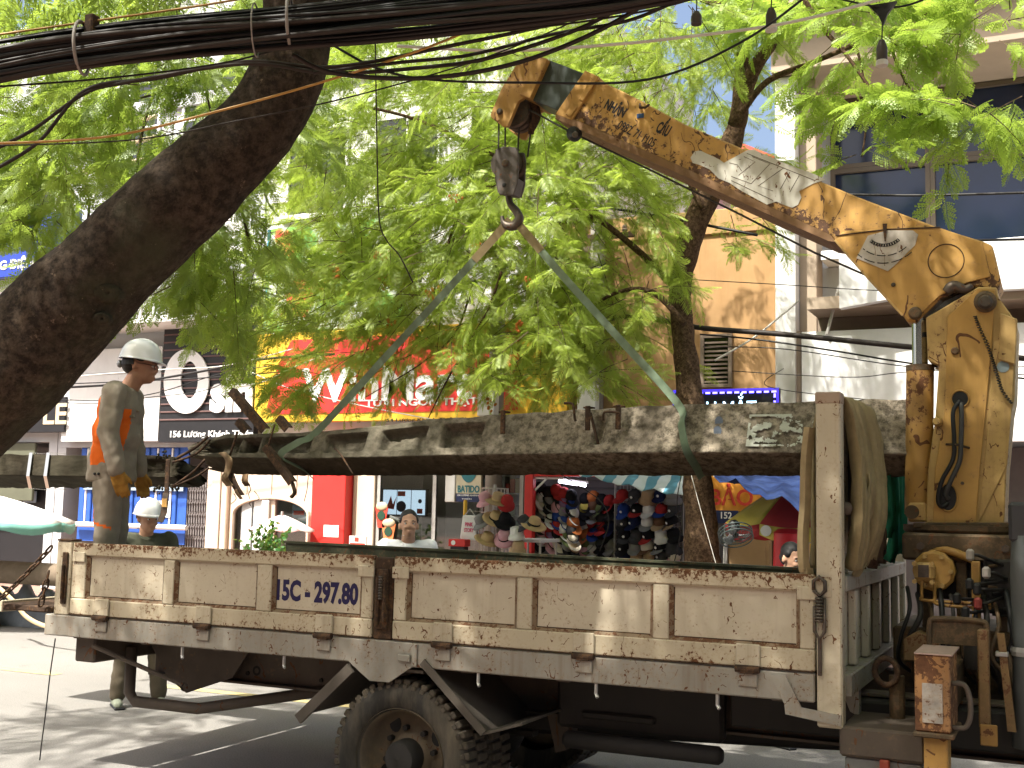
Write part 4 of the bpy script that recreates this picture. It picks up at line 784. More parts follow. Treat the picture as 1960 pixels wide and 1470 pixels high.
for i in range(9): mb.lathe([(.013, -.006), (.017, 0), (.013, .006)], (uu(733), -.022, 1.33 - i * .014), 'z', 8)
part('latch_spring', mb, M['iron'], sk)
p = at(1592, 770, 0); fp = part('headboard_post', MB().box(.006, .116, -.004, .085, .775, 2.252, .008), M['cream_rusty'], TR)
part('post_cap', MB().box(.004, .118, -.007, .088, 2.20, 2.256, .006), paint('rust_stained_cap', (.36, .27, .20), .7, var=.2, rust=.4, rs=14), fp); part('post_foot', MB().prism([(-.20, .985), (-.135, .865), (-.13, .82), (.112, .79), (.112, .835), (-.06, .855), (-.13, .99)], -.016, -.006), M['rail'], fp)
part('headboard_post', MB().box(.006, .116, W - .085, W + .004, .875, 2.252, .008), M['cream_rusty'], TR)
# turnbuckle catch on the post
tb = empty_part('gate_catch', TR); x = uu(1570, 1130)
part('shackle', MB().tube([(x - .025, -.02, 1.37), (x - .025, -.025, 1.41), (x, -.025, 1.43), (x + .025, -.025, 1.41), (x + .025, -.02, 1.37), (x, -.02, 1.345), (x - .025, -.02, 1.37)], .009, 6), M['iron'], tb, True)
mb = MB()
for i in range(8): mb.lathe([(.016, -.006), (.021, 0), (.016, .006)], (x, -.025, 1.335 - i * .014), 'z', 10)
part('spring', mb, M['iron'], tb); part('link', MB().tube([(x - .022, -.022, 1.30), (x - .022, -.022, 1.19), (x, -.022, 1.16), (x + .022, -.022, 1.19), (x + .022, -.022, 1.34)], .008, 6), M['iron'], tb, True); part('rod', MB().cyl((x, -.018, 1.17), (x, -.018, 1.0), .009, 8), M['iron'], tb)
part('rust_plate', MB().box(x - .05, x + .05, -.010, -.005, 1.34, 1.43, .003), M['cream_edge'], tb)
# hinges between gate and rail
hm = mesh_of('leaf_plate', MB().box(-.055, .055, -.011, 0, -.05, .06, .006), M['cream_rusty']); hb = mesh_of('barrel', MB().cyl((-.055, 0, 0), (.055, 0, 0), .017, 10).box(-.03, .03, -.012, .012, -.02, .0), M['rusty_iron']); hl = mesh_of('lower_plate', MB().box(-.045, .045, -.010, 0, -.062, 0, .005), M['rail'])
for px, py in ((195, 1190), (390, 1195), (621, 1215), (848, 1235), (1118, 1255), (1432, 1285)):
    h_ = empty_part('hinge', TR); x = uu(px, py); inst(hm, 'leaf_plate', h_, (x, -.002, 1.055)); inst(hb, 'barrel', h_, (x, -.016, 1.004)); inst(hl, 'lower_plate', h_, (x, -.002, .985))
for px, py in ((912, 1300), (1138, 1320), (1371, 1335), (345, 1237), (540, 1255)): part('rope_hook', MB().tube([(uu(px, py), .02, ZR + .01), (uu(px, py), .02, ZR - .05), (uu(px, py) + .012, .01, ZR - .065)], .009, 6), M['alu'], TR)
# far gate seen from inside
ZT = 1.345
fg = part('far_gate', MB().prism([(-4.5, ZB), (-.02, ZB), (-.02, 1.345), (-4.5, 1.395)], W - .05, W), M['inner_green'], TR)
for i in range(9): part('gate_rib', MB().box(-4.4 + i * .54, -4.34 + i * .54, W - .072, W - .051, ZB + .02, ZT - .03, .004), M['inner_green'], fg)
part('top_lip', MB().prism([(-4.52, 1.396), (-.01, 1.346), (-.01, 1.362), (-4.52, 1.412)], W - .06, W + .005), M['inner_green'], fg)
# lowered tailgate on its chains
tg = part('tailgate', MB().box(-5.06, -4.64, .06, W - .06, 1.0, 1.04, .008), M['rusty_iron'], TR); part('tailgate_lip', MB().box(-5.085, -5.062, .06, W - .06, .985, 1.055, .004), M['cream_rusty'], tg)
lk = MB(); lp = [(.028 * math.cos(t) + (.012 if math.cos(t) > 0 else -.012), 0, .016 * math.sin(t)) for t in np.linspace(0, 2 * PI, 13)]; lk.tube(lp, .0062, 6, cap=False); lkm = mesh_of('chain_link', lk, M['rusty_iron'], True)
def chain(parent, a, b_, sag, step=.054):
    a, b_ = Vector(a), Vector(b_); L_ = (b_ - a).length; n = int(L_ / step); prev = None
    P_ = [a.lerp(b_, i / n) + Vector((0, 0, -4 * sag * (i / n) * (1 - i / n))) for i in range(n + 1)]
    for i in range(n):
        d = P_[i + 1] - P_[i]; q = d.to_track_quat('X', 'Z') @ Euler((PI / 2 if i % 2 else 0.3, 0, 0)).to_quaternion(); o = inst(lkm, 'chain_link', parent, (P_[i] + P_[i + 1]) / 2); o.rotation_euler = q.to_euler()
ch = empty_part('tailgate_chain', TR); chain(ch, (-4.60, -.01, 1.405), (-5.05, .02, 1.06), .01); ch = empty_part('tailgate_chain', TR); chain(ch, (-4.62, .0, 1.25), (-4.70, .03, 1.05), .0)
# front bulkhead
bh = part('bulkhead', MB().box(.04, .075, .09, W - .09, 1.005, 1.36, .004), M['cream'], TR)
for v in (.42, .80, 1.18, 1.56, 1.94): part('bulkhead_rib', MB().box(.076, .115, v - .035, v + .035, 1.006, 1.355, .006), M['cream'], bh)
part('bulkhead_rail', MB().box(.02, .125, .09, W - .09, 1.362, 1.432, .006), M['rail'], TR); part('bulkhead_sill', MB().box(.03, .14, .09, W - .09, .90, 1.002, .006), M['rail'], TR); part('bulkhead_bracket', MB().prism([(.05, .898), (.13, .898), (.13, .78), (.09, .80)], .35, .42), M['rail'], TR)
part('cross_pipe', MB().tube([(.12, .09, 1.735), (.13, .7, 1.725), (.12, 1.4, 1.715), (.12, W - .09, 1.70)], .03, 8), M['brown_steel'], TR, True); part('cross_pipe', MB().cyl((.06, .087, 2.20), (.06, W - .087, 2.18), .028, 10), M['brown_steel'], TR)
for i, v in enumerate((.35, .62, .9, 1.15, 1.4, 1.7, 2.0)): part('bulkhead_rod', MB().cyl((.06, v, 1.433), (.06, v + .02, 2.17), .02 if i % 2 else .027, 8), (M['cream_edge'], M['brown_steel'], M['rusty_iron'])[i % 3], TR)
# chassis under the bed
for v in (.62, 1.55):
    ch_ = part('chassis_rail', MB().box(-4.30, 2.4, v, v + .09, .60, .86, .006).box(-4.30, 2.4, v - .06, v, .60, .615, .002).box(-4.30, 2.4, v - .06, v, .845, .86, .002), M['brown_steel'], TR)
    if v < 1:
        bm_ = mesh_of('rivet', MB().lathe([(0, -.012), (.012, -.010), (.014, 0)], (0, 0, 0), 'y', 8), M['dark_steel'])
        for i in range(22): inst(bm_, 'rivet', ch_, (-4.1 + i * .27, v - .001, .66 + .14 * (i % 2)))
        part('hole_rim', MB().lathe([(.016, -.004), (.03, -.004)], (uu(530, 1295) - .6, v - .002, .68), 'y', 14), M['dark_steel'], ch_)
for i in range(9): part('bed_bearer', MB().box(-4.45 + i * .53, -4.38 + i * .53, .06, W - .06, .862, .963, .004), M['brown_steel'], TR)
part('rear_beam', MB().box(-4.47, -4.31, .1, W - .1, .72, .875, .01), M['brown_steel'], TR); part('chassis_gusset', MB().prism([(-4.3, .86), (-3.45, .86), (-3.6, .64), (-3.95, .52), (-4.1, .60)], .52, .535), M['brown_steel'], TR)
ug = part('underrun_guard', MB().tube([(-4.25, .35, .80), (-4.25, .35, .52), (-4.2, .35, .47), (-3.75, .40, .46), (-3.2, .60, .56), (-2.9, .62, .62)], .035, 8), M['brown_steel'], TR, True)
part('stay_rod', MB().tube([(-4.28, .05, .83), (-3.75, .25, .62)], .014, 6), M['brown_steel'], TR); part('stay_hook', MB().lathe([(.022, -.01), (.03, 0), (.022, .01)], (-3.74, .25, .61), 'y', 12), M['iron'], TR)
# mud guards
mg = part('mudguard_bracket', MB().prism([UZ(664, 1262, -.0), UZ(798, 1272, 0), UZ(780, 1282, 0), UZ(745, 1306, 0), UZ(708, 1303, 0), UZ(688, 1285, 0)], -.002, .012), M['rail'], TR)
a0 = UZ(668, 1270, 0); a1 = UZ(568, 1368, 0)
def slab(a, b_, v0, v1, th): 
    a, b_ = Vector((a[0], 0, a[1])), Vector((b_[0], 0, b_[1])); d = (b_ - a).normalized(); n_ = Vector((-d.z, 0, d.x)) * th
    return MB().prism([(a.x, a.z), (b_.x, b_.z), (b_.x + n_.x, b_.z + n_.z), (a.x + n_.x, a.z + n_.z)], v0, v1)
part('mud_flap', slab(a0, a1, .0, .60, .012), M['flap'], TR); part('flap_edge', slab(a0, a1, -.02, -.001, .055), M['flap'], TR)
b0_ = UZ(805, 1272, 0); b1_ = UZ(922, 1408, 0); part('mud_flap', slab(b0_, b1_, .0, .62, .012), M['flap'], TR); part('flap_edge', slab((b0_[0], b0_[1]), b1_, -.012, -.001, .04), M['flap'], TR); part('flap_fold', slab(b1_, (b1_[0] + .22, b1_[1] + .07), .002, .62, .012), M['flap'], TR)
part('mudguard_top', MB().box(a0[0], b0_[0], .03, .62, .845, .86), M['flap'], TR)
# wheels
def wheel(cu, v0, cz, R_, wdt, face=-1):
    e = empty_part('wheel', TR); e.location = Vector((cu, v0, cz)) - wloc(TR); c = Vector((cu, v0, cz))
    s = 1 if face < 0 else -1
    ty = MB().lathe([(.62 * R_, .02 * s), (.68 * R_, -.004 * s), (.80 * R_, -.012 * s), (.90 * R_, -.004 * s), (.955 * R_, .015 * s), (.97 * R_, .05 * s), (.97 * R_, (wdt - .05) * s), (.9 * R_, wdt * s), (.62 * R_, (wdt - .02) * s)], (0, 0, 0), 'y', 56)
    ty.v = [tuple(Vector(q) + c) for q in ty.v]; part('tyre', ty, M['rubber'], e, True)
    tr = MB(); nl = 46
    for i in range(nl):
        for side in (0, 1):
            an = 2 * PI * (i + .5 * side) / nl; Rm = Matrix.Rotation(-an, 4, 'Y'); yy = (.012 if side == 0 else wdt * .52) * s
            Mx = Matrix.Translation(c) @ Rm @ Matrix.Translation((R_ * .985, yy + wdt * .2 * s, 0)); tr.box(-.028, .011, -wdt * .21, wdt * .21, -.019, .019, .006, mat=Mx)
        an = 2 * PI * i / nl; Rm = Matrix.Rotation(-an, 4, 'Y'); tr.box(-.05, .0, -.012, .01, -.013, .013, .004, mat=Matrix.Translation(c) @ Rm @ Matrix.Translation((R_ * .955, .01 * s, 0)))
    part('tread', tr, M['tread'], e)
    rm = MB().lathe([(.64 * R_, -.0 * s), (.655 * R_, .012 * s), (.625 * R_, .02 * s), (.60 * R_, .03 * s), (.585 * R_, .10 * s), (.50 * R_, .135 * s), (.30 * R_, .14 * s), (.29 * R_, .10 * s), (.0, .10 * s)], (0, 0, 0), 'y', 40); rm.v = [tuple(Vector(q) + c) for q in rm.v]; rim = part('rim', rm, M['rim'], e, True)
    hb_ = MB().lathe([(.24 * R_, .14 * s), (.23 * R_, .02 * s), (.20 * R_, -.0 * s), (.0, -.008 * s)], (0, 0, 0), 'y', 24); hb_.v = [tuple(Vector(q) + c) for q in hb_.v]; part('hub', hb_, M['dark_steel'], e, 'auto')
    for i in range(8):
        an = 2 * PI * i / 8 + .2; q = c + Vector((math.cos(an) * .36 * R_, .139 * s, math.sin(an) * .36 * R_)); part('wheel_nut', MB().cyl(q, q + Vector((0, -.035 * s, 0)), .016, 6), M['dark_steel'], e)
    for i in range(4):
        an = 2 * PI * i / 4 + .6; q = c + Vector((math.cos(an) * .46 * R_, .1355 * s, math.sin(an) * .46 * R_)); mb = MB().lathe([(0, 0), (.034, -.003 * s), (.036, 0)], (0, 0, 0), 'y', 12, sy=1.25); mb.v = [tuple(Vector(v) + q) for v in mb.v]; part('hand_hole', mb, M['black'], e)
    return e
WU, WZ, WR = -2.13, .40, .40
wheel(WU, .03, WZ, WR, .24); wheel(WU, .32, WZ, WR, .23); wheel(WU, W - .03, WZ, WR, .24, 1); wheel(WU, W - .32, WZ, WR, .23, 1)
wheel(2.35, .06, WZ, WR, .24); wheel(2.35, W - .06, WZ, WR, .24, 1)
part('rear_axle', MB().cyl((WU, .5, WZ), (WU, W - .5, WZ), .07, 12).sphere((WU, W / 2, WZ), (.2, .17, .2), 14, 10), M['dark_steel'], TR, True); part('front_axle', MB().cyl((2.35, .25, WZ), (2.35, W - .25, WZ), .05, 12), M['dark_steel'], TR)
part('drive_shaft', MB().cyl((WU, 1.15, WZ + .02), (1.2, 1.15, .58), .05, 12), M['dark_steel'], TR); part('leaf_spring', MB().box(-2.75, -1.5, .66, .74, .50, .58, .01).box(-2.6, -1.65, .66, .74, .455, .498, .01), M['dark_steel'], TR)
part('spring_hanger', MB().prism([(-1.56, .62), (-1.42, .62), (-1.44, .42), (-1.5, .40)], .62, .76), M['brown_steel'], TR); part('spring_hanger', MB().prism([(-2.84, .62), (-2.70, .62), (-2.72, .46), (-2.78, .44)], .62, .76), M['brown_steel'], TR)
q = rect(1115, 1420, 1310, 1448, .4); part('air_tank', MB().lathe([(0, -.42), (.03, -.42), (.045, -.40), (.045, .40), (.03, .42), (0, .42)], (-.95, .42, .52), 'x', 20), M['dark_steel'], TR, True)
part('fuel_tank', MB().box(-1.45, -.55, .50, .58, .56, .84, .02), M['dark_steel'], TR); part('tank_step', MB().box(-1.3, -.9, .475, .499, .62, .66, .01), M['dark_steel'], TR)
q = rect(1632, 1392, 1752, 1470, .15); tbx = part('tool_box', MB().box(.12, .44, .02, .5, .42, .66, .008), paint('grey_tool_box', (.16, .16, .155), .6, var=.2, rust=.3, dirt=.4), TR); part('tool_box_lid', MB().box(.10, .455, .0, .52, .661, .79, .012), M['brown_steel'], tbx); part('tool_box_latch', MB().box(.27, .31, -.012, .019, .56, .665, .004), paint('faded_red', (.30, .05, .03), .7, rust=.3), tbx)
part('lower_beam', MB().box(-.5, 1.9, .45, .60, .66, .84, .01), M['dark_steel'], TR)
# cab, mostly out of the picture
cab = part('cab', MB().prism([(1.45, .70), (3.15, .62), (3.25, 1.35), (3.05, 2.25), (2.85, 2.42), (1.55, 2.42), (1.45, 2.3)], .08, W - .08), plain('cab_grey_green', (.20, .24, .23), .4), TR, False, .03)
part('cab_window', MB().prism([(1.95, 1.45), (2.95, 1.45), (2.83, 2.15), (1.95, 2.15)], .068, .079), M['glass_dk'], cab); part('rear_window', MB().box(1.437, 1.449, .5, W - .5, 1.6, 2.1), M['glass_dk'], cab); part('windscreen', MB().prism([(3.245, 1.45), (3.26, 1.45), (3.09, 2.18), (3.075, 2.18)], .2, W - .2), M['glass_dk'], cab); part('bumper', MB().box(3.16, 3.36, .06, W - .06, .38, .68, .03), M['white'], cab)
part('cab_door_line', MB().box(1.94, 1.955, .072, .0795, .75, 2.2), M['black'], cab); part('headlamp', MB().lathe([(0, .02), (.08, .015), (.1, 0)], (3.25, .4, .95), 'x', 16), M['glass_dk'], cab)
snorkel = part('air_intake', MB().tube([(.845, .42, .70), (.85, .42, 1.15), (.83, .40, 1.45), (.84, .4, 1.76)], [.07, .06, .045, .04], 10), paint('pale_rubber', (.10, .11, .11), .6, var=.15, dirt=.4), TR, True); part('intake_head', MB().box(.785, .875, .36, .45, 1.60, 1.78, .015), plain('dark_rubber', (.05, .05, .055), .6), snorkel); part('intake_clamp', MB().lathe([(.068, -.02), (.072, 0), (.068, .02)], (.85, .42, 1.12), 'z', 14), M['alu'], snorkel)

# ================================================================== the crane
CV0, CV1 = .98, 1.36                     # across-truck extent of the column
BV0, BV1 = 1.02, 1.32                    # boom
def Pc(pts, v): return [UZ(x, y, v) for x, y in pts]
base = part('crane_base', MB().box(.22, .95, .85, 1.65, .86, 1.16, .01), M['crane_dirty'], TR); part('base_beam', MB().box(.27, .86, .84, 1.55, 1.49, 1.625, .012), M['crane_dirty'], TR)
for x in (.36, .75): part('base_bolt', MB().cyl((x, .838, 1.56), (x, .82, 1.56), .02, 6), M['iron'], base)
part('slew_bearing', MB().lathe([(.0, 1.626), (.30, 1.626), (.31, 1.64), (.31, 1.665), (.0, 1.67)], (.55, 1.17, 0), 'z', 40), M['crane_dirty'], TR, 'auto'); part('base_post', MB().box(.33, .78, .9, 1.45, 1.301, 1.489, .01), M['dark_steel'], TR)
colp = [(1772, 608), (1800, 592), (1872, 549), (1908, 550), (1912, 570), (1934, 600), (1946, 620), (1942, 760), (1936, 790), (1926, 905), (1922, 1008), (1771, 1008), (1776, 900), (1790, 800), (1797, 700), (1776, 690)]
col = part('crane_column', MB().prism(Pc(colp, CV0), CV0, CV1), M['crane_pale'], TR, False, .006)
stf = [(1814, 606), (1872, 553), (1905, 556), (1900, 640), (1890, 760), (1876, 900), (1868, 1006), (1786, 1006), (1790, 900), (1808, 790)]
part('column_plate', MB().prism(Pc(stf, CV0), CV0 - .012, CV0 - .001), M['crane'], col, False, .003); part('column_web', MB().prism(Pc([(1902, 655), (1944, 640), (1938, 760), (1928, 890), (1872, 1004), (1888, 850)], CV0), CV0 - .008, CV0 - .001), M['crane_pale'], col, False, .002)
part('column_foot', MB().prism(Pc([(1750, 1000), (1932, 1000), (1932, 1010), (1750, 1010)], CV0), CV0 - .05, CV1 + .05), M['crane_dirty'], col, False, .004)
part('mount_lug', MB().prism(Pc([(1738, 962), (1772, 962), (1772, 999), (1738, 999)], CV0), CV0 - .005, CV1 - .1), M['crane_pale'], col, False, .01); q = Pc([(1746, 980)], CV0)[0]; part('pin', MB().cyl((q[0], CV0 - .02, q[1]), (q[0], CV0 + .2, q[1]), .035, 20), M['crane_dirty'], col)
def disc(px, py, v, r, name, mat_, parent, th=.02, n=24):
    q = UZ(px, py, v); return part(name, MB().lathe([(0, -th), (r * .7, -th), (r, -th * .5), (r, 0)], (q[0], v, q[1]), 'y', n), mat_, parent, 'auto')
for (x, y, rx, rz) in ((1838, 764, .043, .043), (1815, 952, .045, .070)):
    q = UZ(x, y, CV0); part('hose_port', MB().lathe([(0, 0), (1, 0)], (q[0], CV0 - .0145, q[1]), 'y', 28, sx=rx, sy=rz), M['black'], col)
    part('port_rim', MB().tube([(q[0] + rx * math.cos(t), CV0 - .015, q[1] + rz * math.sin(t)) for t in np.linspace(0, 2 * PI, 29)], .005, 6, cap=False), M['crane_worn'], col, True)
def hose(pts, v, r, name='hose', mat_=None, parent=None, off=.0):
    P3 = [(*UZ(x, y, v), v + (dv if dv else 0)) for x, y, dv in pts]; q = cr([(a, c_, b_) for a, b_, c_ in P3], 6); return part(name, MB().tube([tuple(p) for p in q], r, 8), mat_ or M['black'], parent, True)
hose([(1838, 768, -.02), (1826, 790, -.05), (1828, 840, -.055), (1826, 880, -.055), (1805, 920, -.05), (1797, 955, -.045), (1803, 970, -.03), (1815, 962, -.018)], CV0, .011, 'hydraulic_hose', None, col)
hose([(1840, 772, -.02), (1842, 800, -.05), (1841, 850, -.055), (1838, 885, -.055), (1822, 920, -.05), (1812, 945, -.035), (1816, 955, -.018)], CV0, .012, 'hydraulic_hose', plain('grey_hose', (.05, .05, .05), .6), col)
q0, q1 = UZ(1812, 851, CV0), UZ(1856, 858, CV0); part('hose_clamp', MB().tube([(q0[0], CV0 - .02, q0[1]), ((q0[0] + q1[0]) / 2, CV0 - .07, (q0[1] + q1[1]) / 2 + .005), (q1[0], CV0 - .02, q1[1])], .006, 6), M['rusty_iron'], col)
disc(1886, 578, CV0 - .012, .055, 'pivot_boss', M['crane_dirty'], col, .03); disc(1886, 578, CV0 - .042, .036, 'pivot_pin', M['iron'], col, .02); disc(1828, 672, CV0 - .012, .020, 'stud', M['crane_dirty'], col, .015, 12); disc(1795, 808, CV0, .024, 'stud', M['crane_pale'], col, .06, 16); disc(1842, 925, CV0 - .012, .009, 'stud', M['iron'], col, .008, 8)
# coiled spring line on the column
mb = MB(); q = cr([(*UZ(x, y, CV0 - .03), 0) for x, y in ((1866, 605), (1875, 628), (1890, 660), (1900, 690), (1908, 715), (1917, 745), (1936, 772))], 24); pts = []
for i, p in enumerate(q): an = i * 1.5; pts.append((p[0] + .008 * math.cos(an), CV0 - .03 + .010 * math.sin(an), p[1]))
part('coil_cord', mb.tube(pts, .003, 5), M['black'], col, True); disc(1920, 702, CV0 - .009, .030, 'paint_daub', plain('pale_blue_daub', (.25, .32, .34), .7), col, .003, 10)
part('column_cap', MB().prism(Pc([(1915, 600), (1948, 612), (1944, 700), (1912, 690)], CV0), CV0 - .03, CV0 - .009), M['crane_pale'], col, False, .006)
# lifting cylinder
q0 = UZ(1752, 985, CV0); q1 = UZ(1757, 706, CV0); q2 = UZ(1756, 606, CV0); cvm = CV0 + .10
part('lift_cylinder', MB().cyl((q0[0] + .005, cvm, q0[1]), (q1[0], cvm, q1[1]), .070, 24), M['crane_worn'], TR, 'auto'); part('cylinder_gland', MB().cyl((q1[0], cvm, q1[1]), (q1[0], cvm, q1[1] + .03), .072, 24), M['crane_dirty'], TR, 'auto'); part('piston_rod', MB().cyl((q1[0], cvm, q1[1] + .03), (q2[0], cvm, q2[1]), .040, 20), M['chrome'], TR, 'auto')
part('oil_pipe', MB().cyl((q1[0] + .09, cvm + .02, q1[1] + .02), (q1[0] + .09, cvm + .02, q2[1] - .05), .022, 10), M['black'], TR)
# boom, outer box
bp = [(1119, 139), (1215, 186), (1312, 238), (1440, 292), (1640, 376), (1800, 437), (1882, 462), (1900, 470), (1916, 540), (1908, 556), (1868, 548), (1842, 552), (1800, 572), (1772, 600), (1752, 618), (1736, 616), (1726, 600), (1598, 462), (1590, 452), (1500, 410), (1320, 328), (1200, 275), (1068, 216)]
_a, _b = Vector(UZ(1068, 216, BV0)), Vector(UZ(1590, 452, BV0)); _d = (_b - _a).normalized(); _n = (-_d.y, _d.x) if _d.x > 0 else (_d.y, -_d.x); _o = (_a.x + 2.0) * _n[0] + _a.y * _n[1]
M['boom'] = paint('boom_yellow', (.52, .30, .08), .5, var=.16, vs=2.5, rust=.46, rs=9, dirt=.45, streak=.4, dcol=(.27, .14, .05), spec=.4, bump=.05, scratch=1.0, bands=((_n, _o - .10, _o + .16, .13),), rcol=(.085, .045, .026))
boom = part('crane_boom', MB().prism(Pc(bp, BV0), BV0, BV1), M['boom'], TR, False, .008)
part('boom_flange', MB().prism(Pc([(1066, 214), (1200, 273), (1320, 326), (1500, 408), (1590, 450), (1600, 464), (1586, 462), (1500, 424), (1320, 342), (1200, 289), (1064, 228)], BV0), BV0 - .012, BV1 + .012), paint('boom_flange_brown', (.22, .12, .05), .7, var=.2, rust=.5, dirt=.3), boom)
part('boom_collar', MB().prism(Pc([(1121, 136), (1148, 148), (1096, 232), (1064, 220)], BV0), BV0 - .014, BV1 + .014), M['crane_worn'], boom, False, .004)
part('collar_gusset', MB().prism(Pc([(1134, 150), (1142, 160), (1118, 196), (1110, 192)], BV0), BV0 - .022, BV0 - .015), M['crane_worn'], boom, False, .003); part('collar_gusset', MB().prism(Pc([(1098, 200), (1108, 206), (1094, 226), (1084, 220)], BV0), BV0 - .022, BV0 - .015), M['crane_worn'], boom, False, .003)
part('gusset_plate', MB().prism(Pc([(1602, 452), (1620, 442), (1800, 437), (1880, 464), (1896, 530), (1850, 542), (1800, 566), (1768, 596), (1750, 612), (1738, 612), (1600, 466)], BV0), BV0 - .010, BV0 - .001), M['crane'], boom, False, .003)
part('weld_line', MB().tube([(x, BV0 - .012, z) for x, z in Pc([(1600, 452), (1700, 440), (1800, 436)], BV0)], .004, 5), M['rusty_iron'], boom)
part('gusset_edge', MB().tube([(x, BV0 - .006, z) for x, z in Pc([(1598, 460), (1660, 530), (1728, 604)], BV0)], .007, 6), M['crane_pale'], boom)
# angle scale plate with its pendulum
sc_ = [(1640, 495), (1662, 452), (1700, 442), (1748, 442), (1758, 450), (1752, 470), (1716, 506), (1700, 520)]; spm = paint('scale_plate_worn', (.50, .46, .40), .6, var=.25, vs=14, rust=.2, rs=20, dirt=.5, dcol=(.2, .16, .12))
scp = part('angle_scale', MB().prism(Pc(sc_, BV0), BV0 - .014, BV0 - .011), spm, boom); ctr = UZ(1694, 432, BV0 - .015)
for k, (r_, th_) in enumerate(((.115, .018), (.165, .005), (.205, .005))):
    mb = MB(); aa = np.linspace(-2.35, -.85, 22); vs = []; fs = []
    for t in aa: vs += [(ctr[0] + r_ * math.cos(t), BV0 - .0155, ctr[1] + r_ * math.sin(t)), (ctr[0] + (r_ - th_) * math.cos(t), BV0 - .0155, ctr[1] + (r_ - th_) * math.sin(t))]
    fs = [(2 * i, 2 * i + 2, 2 * i + 3, 2 * i + 1) for i in range(21) if k == 0 or (i * 7 + k * 3) % 5 != 0]; part('scale_arc', mb.add(vs, fs), M['black'], scp)
    if k == 0:
        for i in range(0, 12): t = -2.3 + i * .125; part('scale_tick', MB().tube([(ctr[0] + .101 * math.cos(t), BV0 - .0165, ctr[1] + .101 * math.sin(t)), (ctr[0] + .112 * math.cos(t), BV0 - .0165, ctr[1] + .112 * math.sin(t))], .0022, 4), spm, scp)
part('scale_pointer', MB().prism([(ctr[0] - .012, ctr[1] + .01), (ctr[0] + .012, ctr[1] + .01), (ctr[0] + .003, ctr[1] - .085), (ctr[0] - .003, ctr[1] - .085)], BV0 - .022, BV0 - .017), M['rusty_iron'], scp)
q = UZ(1811, 500, BV0); part('weld_ring', MB().tube([(q[0] + .088 * math.cos(t), BV0 - .011, q[1] + .088 * math.sin(t)) for t in np.linspace(0, 2 * PI, 41)], .0028, 5, cap=False), M['rusty_iron'], boom)
disc(1752, 600, BV0 - .010, .034, 'cylinder_pin', M['crane_dirty'], boom, .02); disc(1710, 545, BV0 - .010, .012, 'plate_bolt', M['iron'], boom, .008, 8)
part('pipe_fitting', MB().tube(cr([(x, BV0 - .03, z) for x, z in Pc([(1812, 562), (1826, 550), (1848, 556), (1862, 548)], BV0)], 5), [.024, .026, .028, .03, .03, .03, .03, .028, .026, .024, .022, .022, .02, .018, .016, .012], 12), M['iron'], boom, True)
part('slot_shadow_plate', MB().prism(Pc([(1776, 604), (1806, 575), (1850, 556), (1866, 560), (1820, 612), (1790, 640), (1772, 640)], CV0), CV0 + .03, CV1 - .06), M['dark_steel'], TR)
# white paint patch with ghost letters
M['patch'] = paint('chalky_white_paint', (.56, .55, .48), .8, var=.10, vs=6, rust=.10, rs=18, dirt=.2, dcol=(.4, .36, .28), spec=.2)
pt_ = [(1322, 302), (1330, 290), (1340, 288), (1352, 294), (1366, 300), (1378, 306), (1386, 312), (1430, 288), (1442, 286), (1500, 312), (1560, 334), (1580, 344), (1556, 352), (1530, 366), (1534, 378), (1528, 392), (1516, 398), (1500, 392), (1486, 386), (1468, 392), (1446, 380), (1420, 366), (1396, 350), (1376, 342), (1358, 324), (1340, 316), (1326, 312)]
pch = part('paint_patch', MB().prism(Pc(pt_, BV0), BV0 - .0035, BV0 - .0005), M['patch'], boom)
for ln in (((1424, 300), (1446, 310), (1414, 336)), ((1440, 300), (1474, 314), (1438, 352), (1400, 338)), ((1500, 322), (1452, 356), (1480, 366)), ((1512, 330), (1494, 362)), ((1530, 336), (1512, 368)), ((1396, 312), (1412, 316), (1420, 328)), ((1430, 294), (1560, 346)), ((1400, 346), (1480, 384))):
    part('scored_line', MB().tube([(x, BV0 - .004, z) for x, z in Pc(ln, BV0)], .0016, 4), M['rusty_iron'], pch)
ang = math.atan2(UZ(1250, 245, BV0)[1] - UZ(1160, 200, BV0)[1], UZ(1250, 245, BV0)[0] - UZ(1160, 200, BV0)[0]); ink = plain('black_stencil', (.02, .02, .025), .6)
q = UZ(1152, 212, BV0); text('NHẬN', ink, boom, q[0], BV0 - .001, q[1], .10, .145, .001, .04, ang); q = UZ(1253, 252, BV0); text('CẨU', ink, boom, q[0], BV0 - .001, q[1], .11, .085, .001, .04, ang); q = UZ(1180, 245, BV0); text('0982. 71 1105', ink, boom, q[0], BV0 - .001, q[1], .055, .27, .001, .012, ang - .03)
q = UZ(1226, 222, BV0); part('blue_label', MB().box(q[0] - .022, q[0] + .022, BV0 - .006, BV0 - .001, q[1] - .014, q[1] + .014, .003), plain('blue_label', (.03, .08, .20), .5), boom); q = UZ(1234, 205, BV0); part('rope_eye', MB().tube([(q[0] - .028, BV0 - .005, q[1] + .02), (q[0] - .02, BV0 - .03, q[1] - .01), (q[0] + .015, BV0 - .03, q[1] - .015), (q[0] + .028, BV0 - .005, q[1] + .01)], .008, 6), M['rusty_iron'], boom, True)
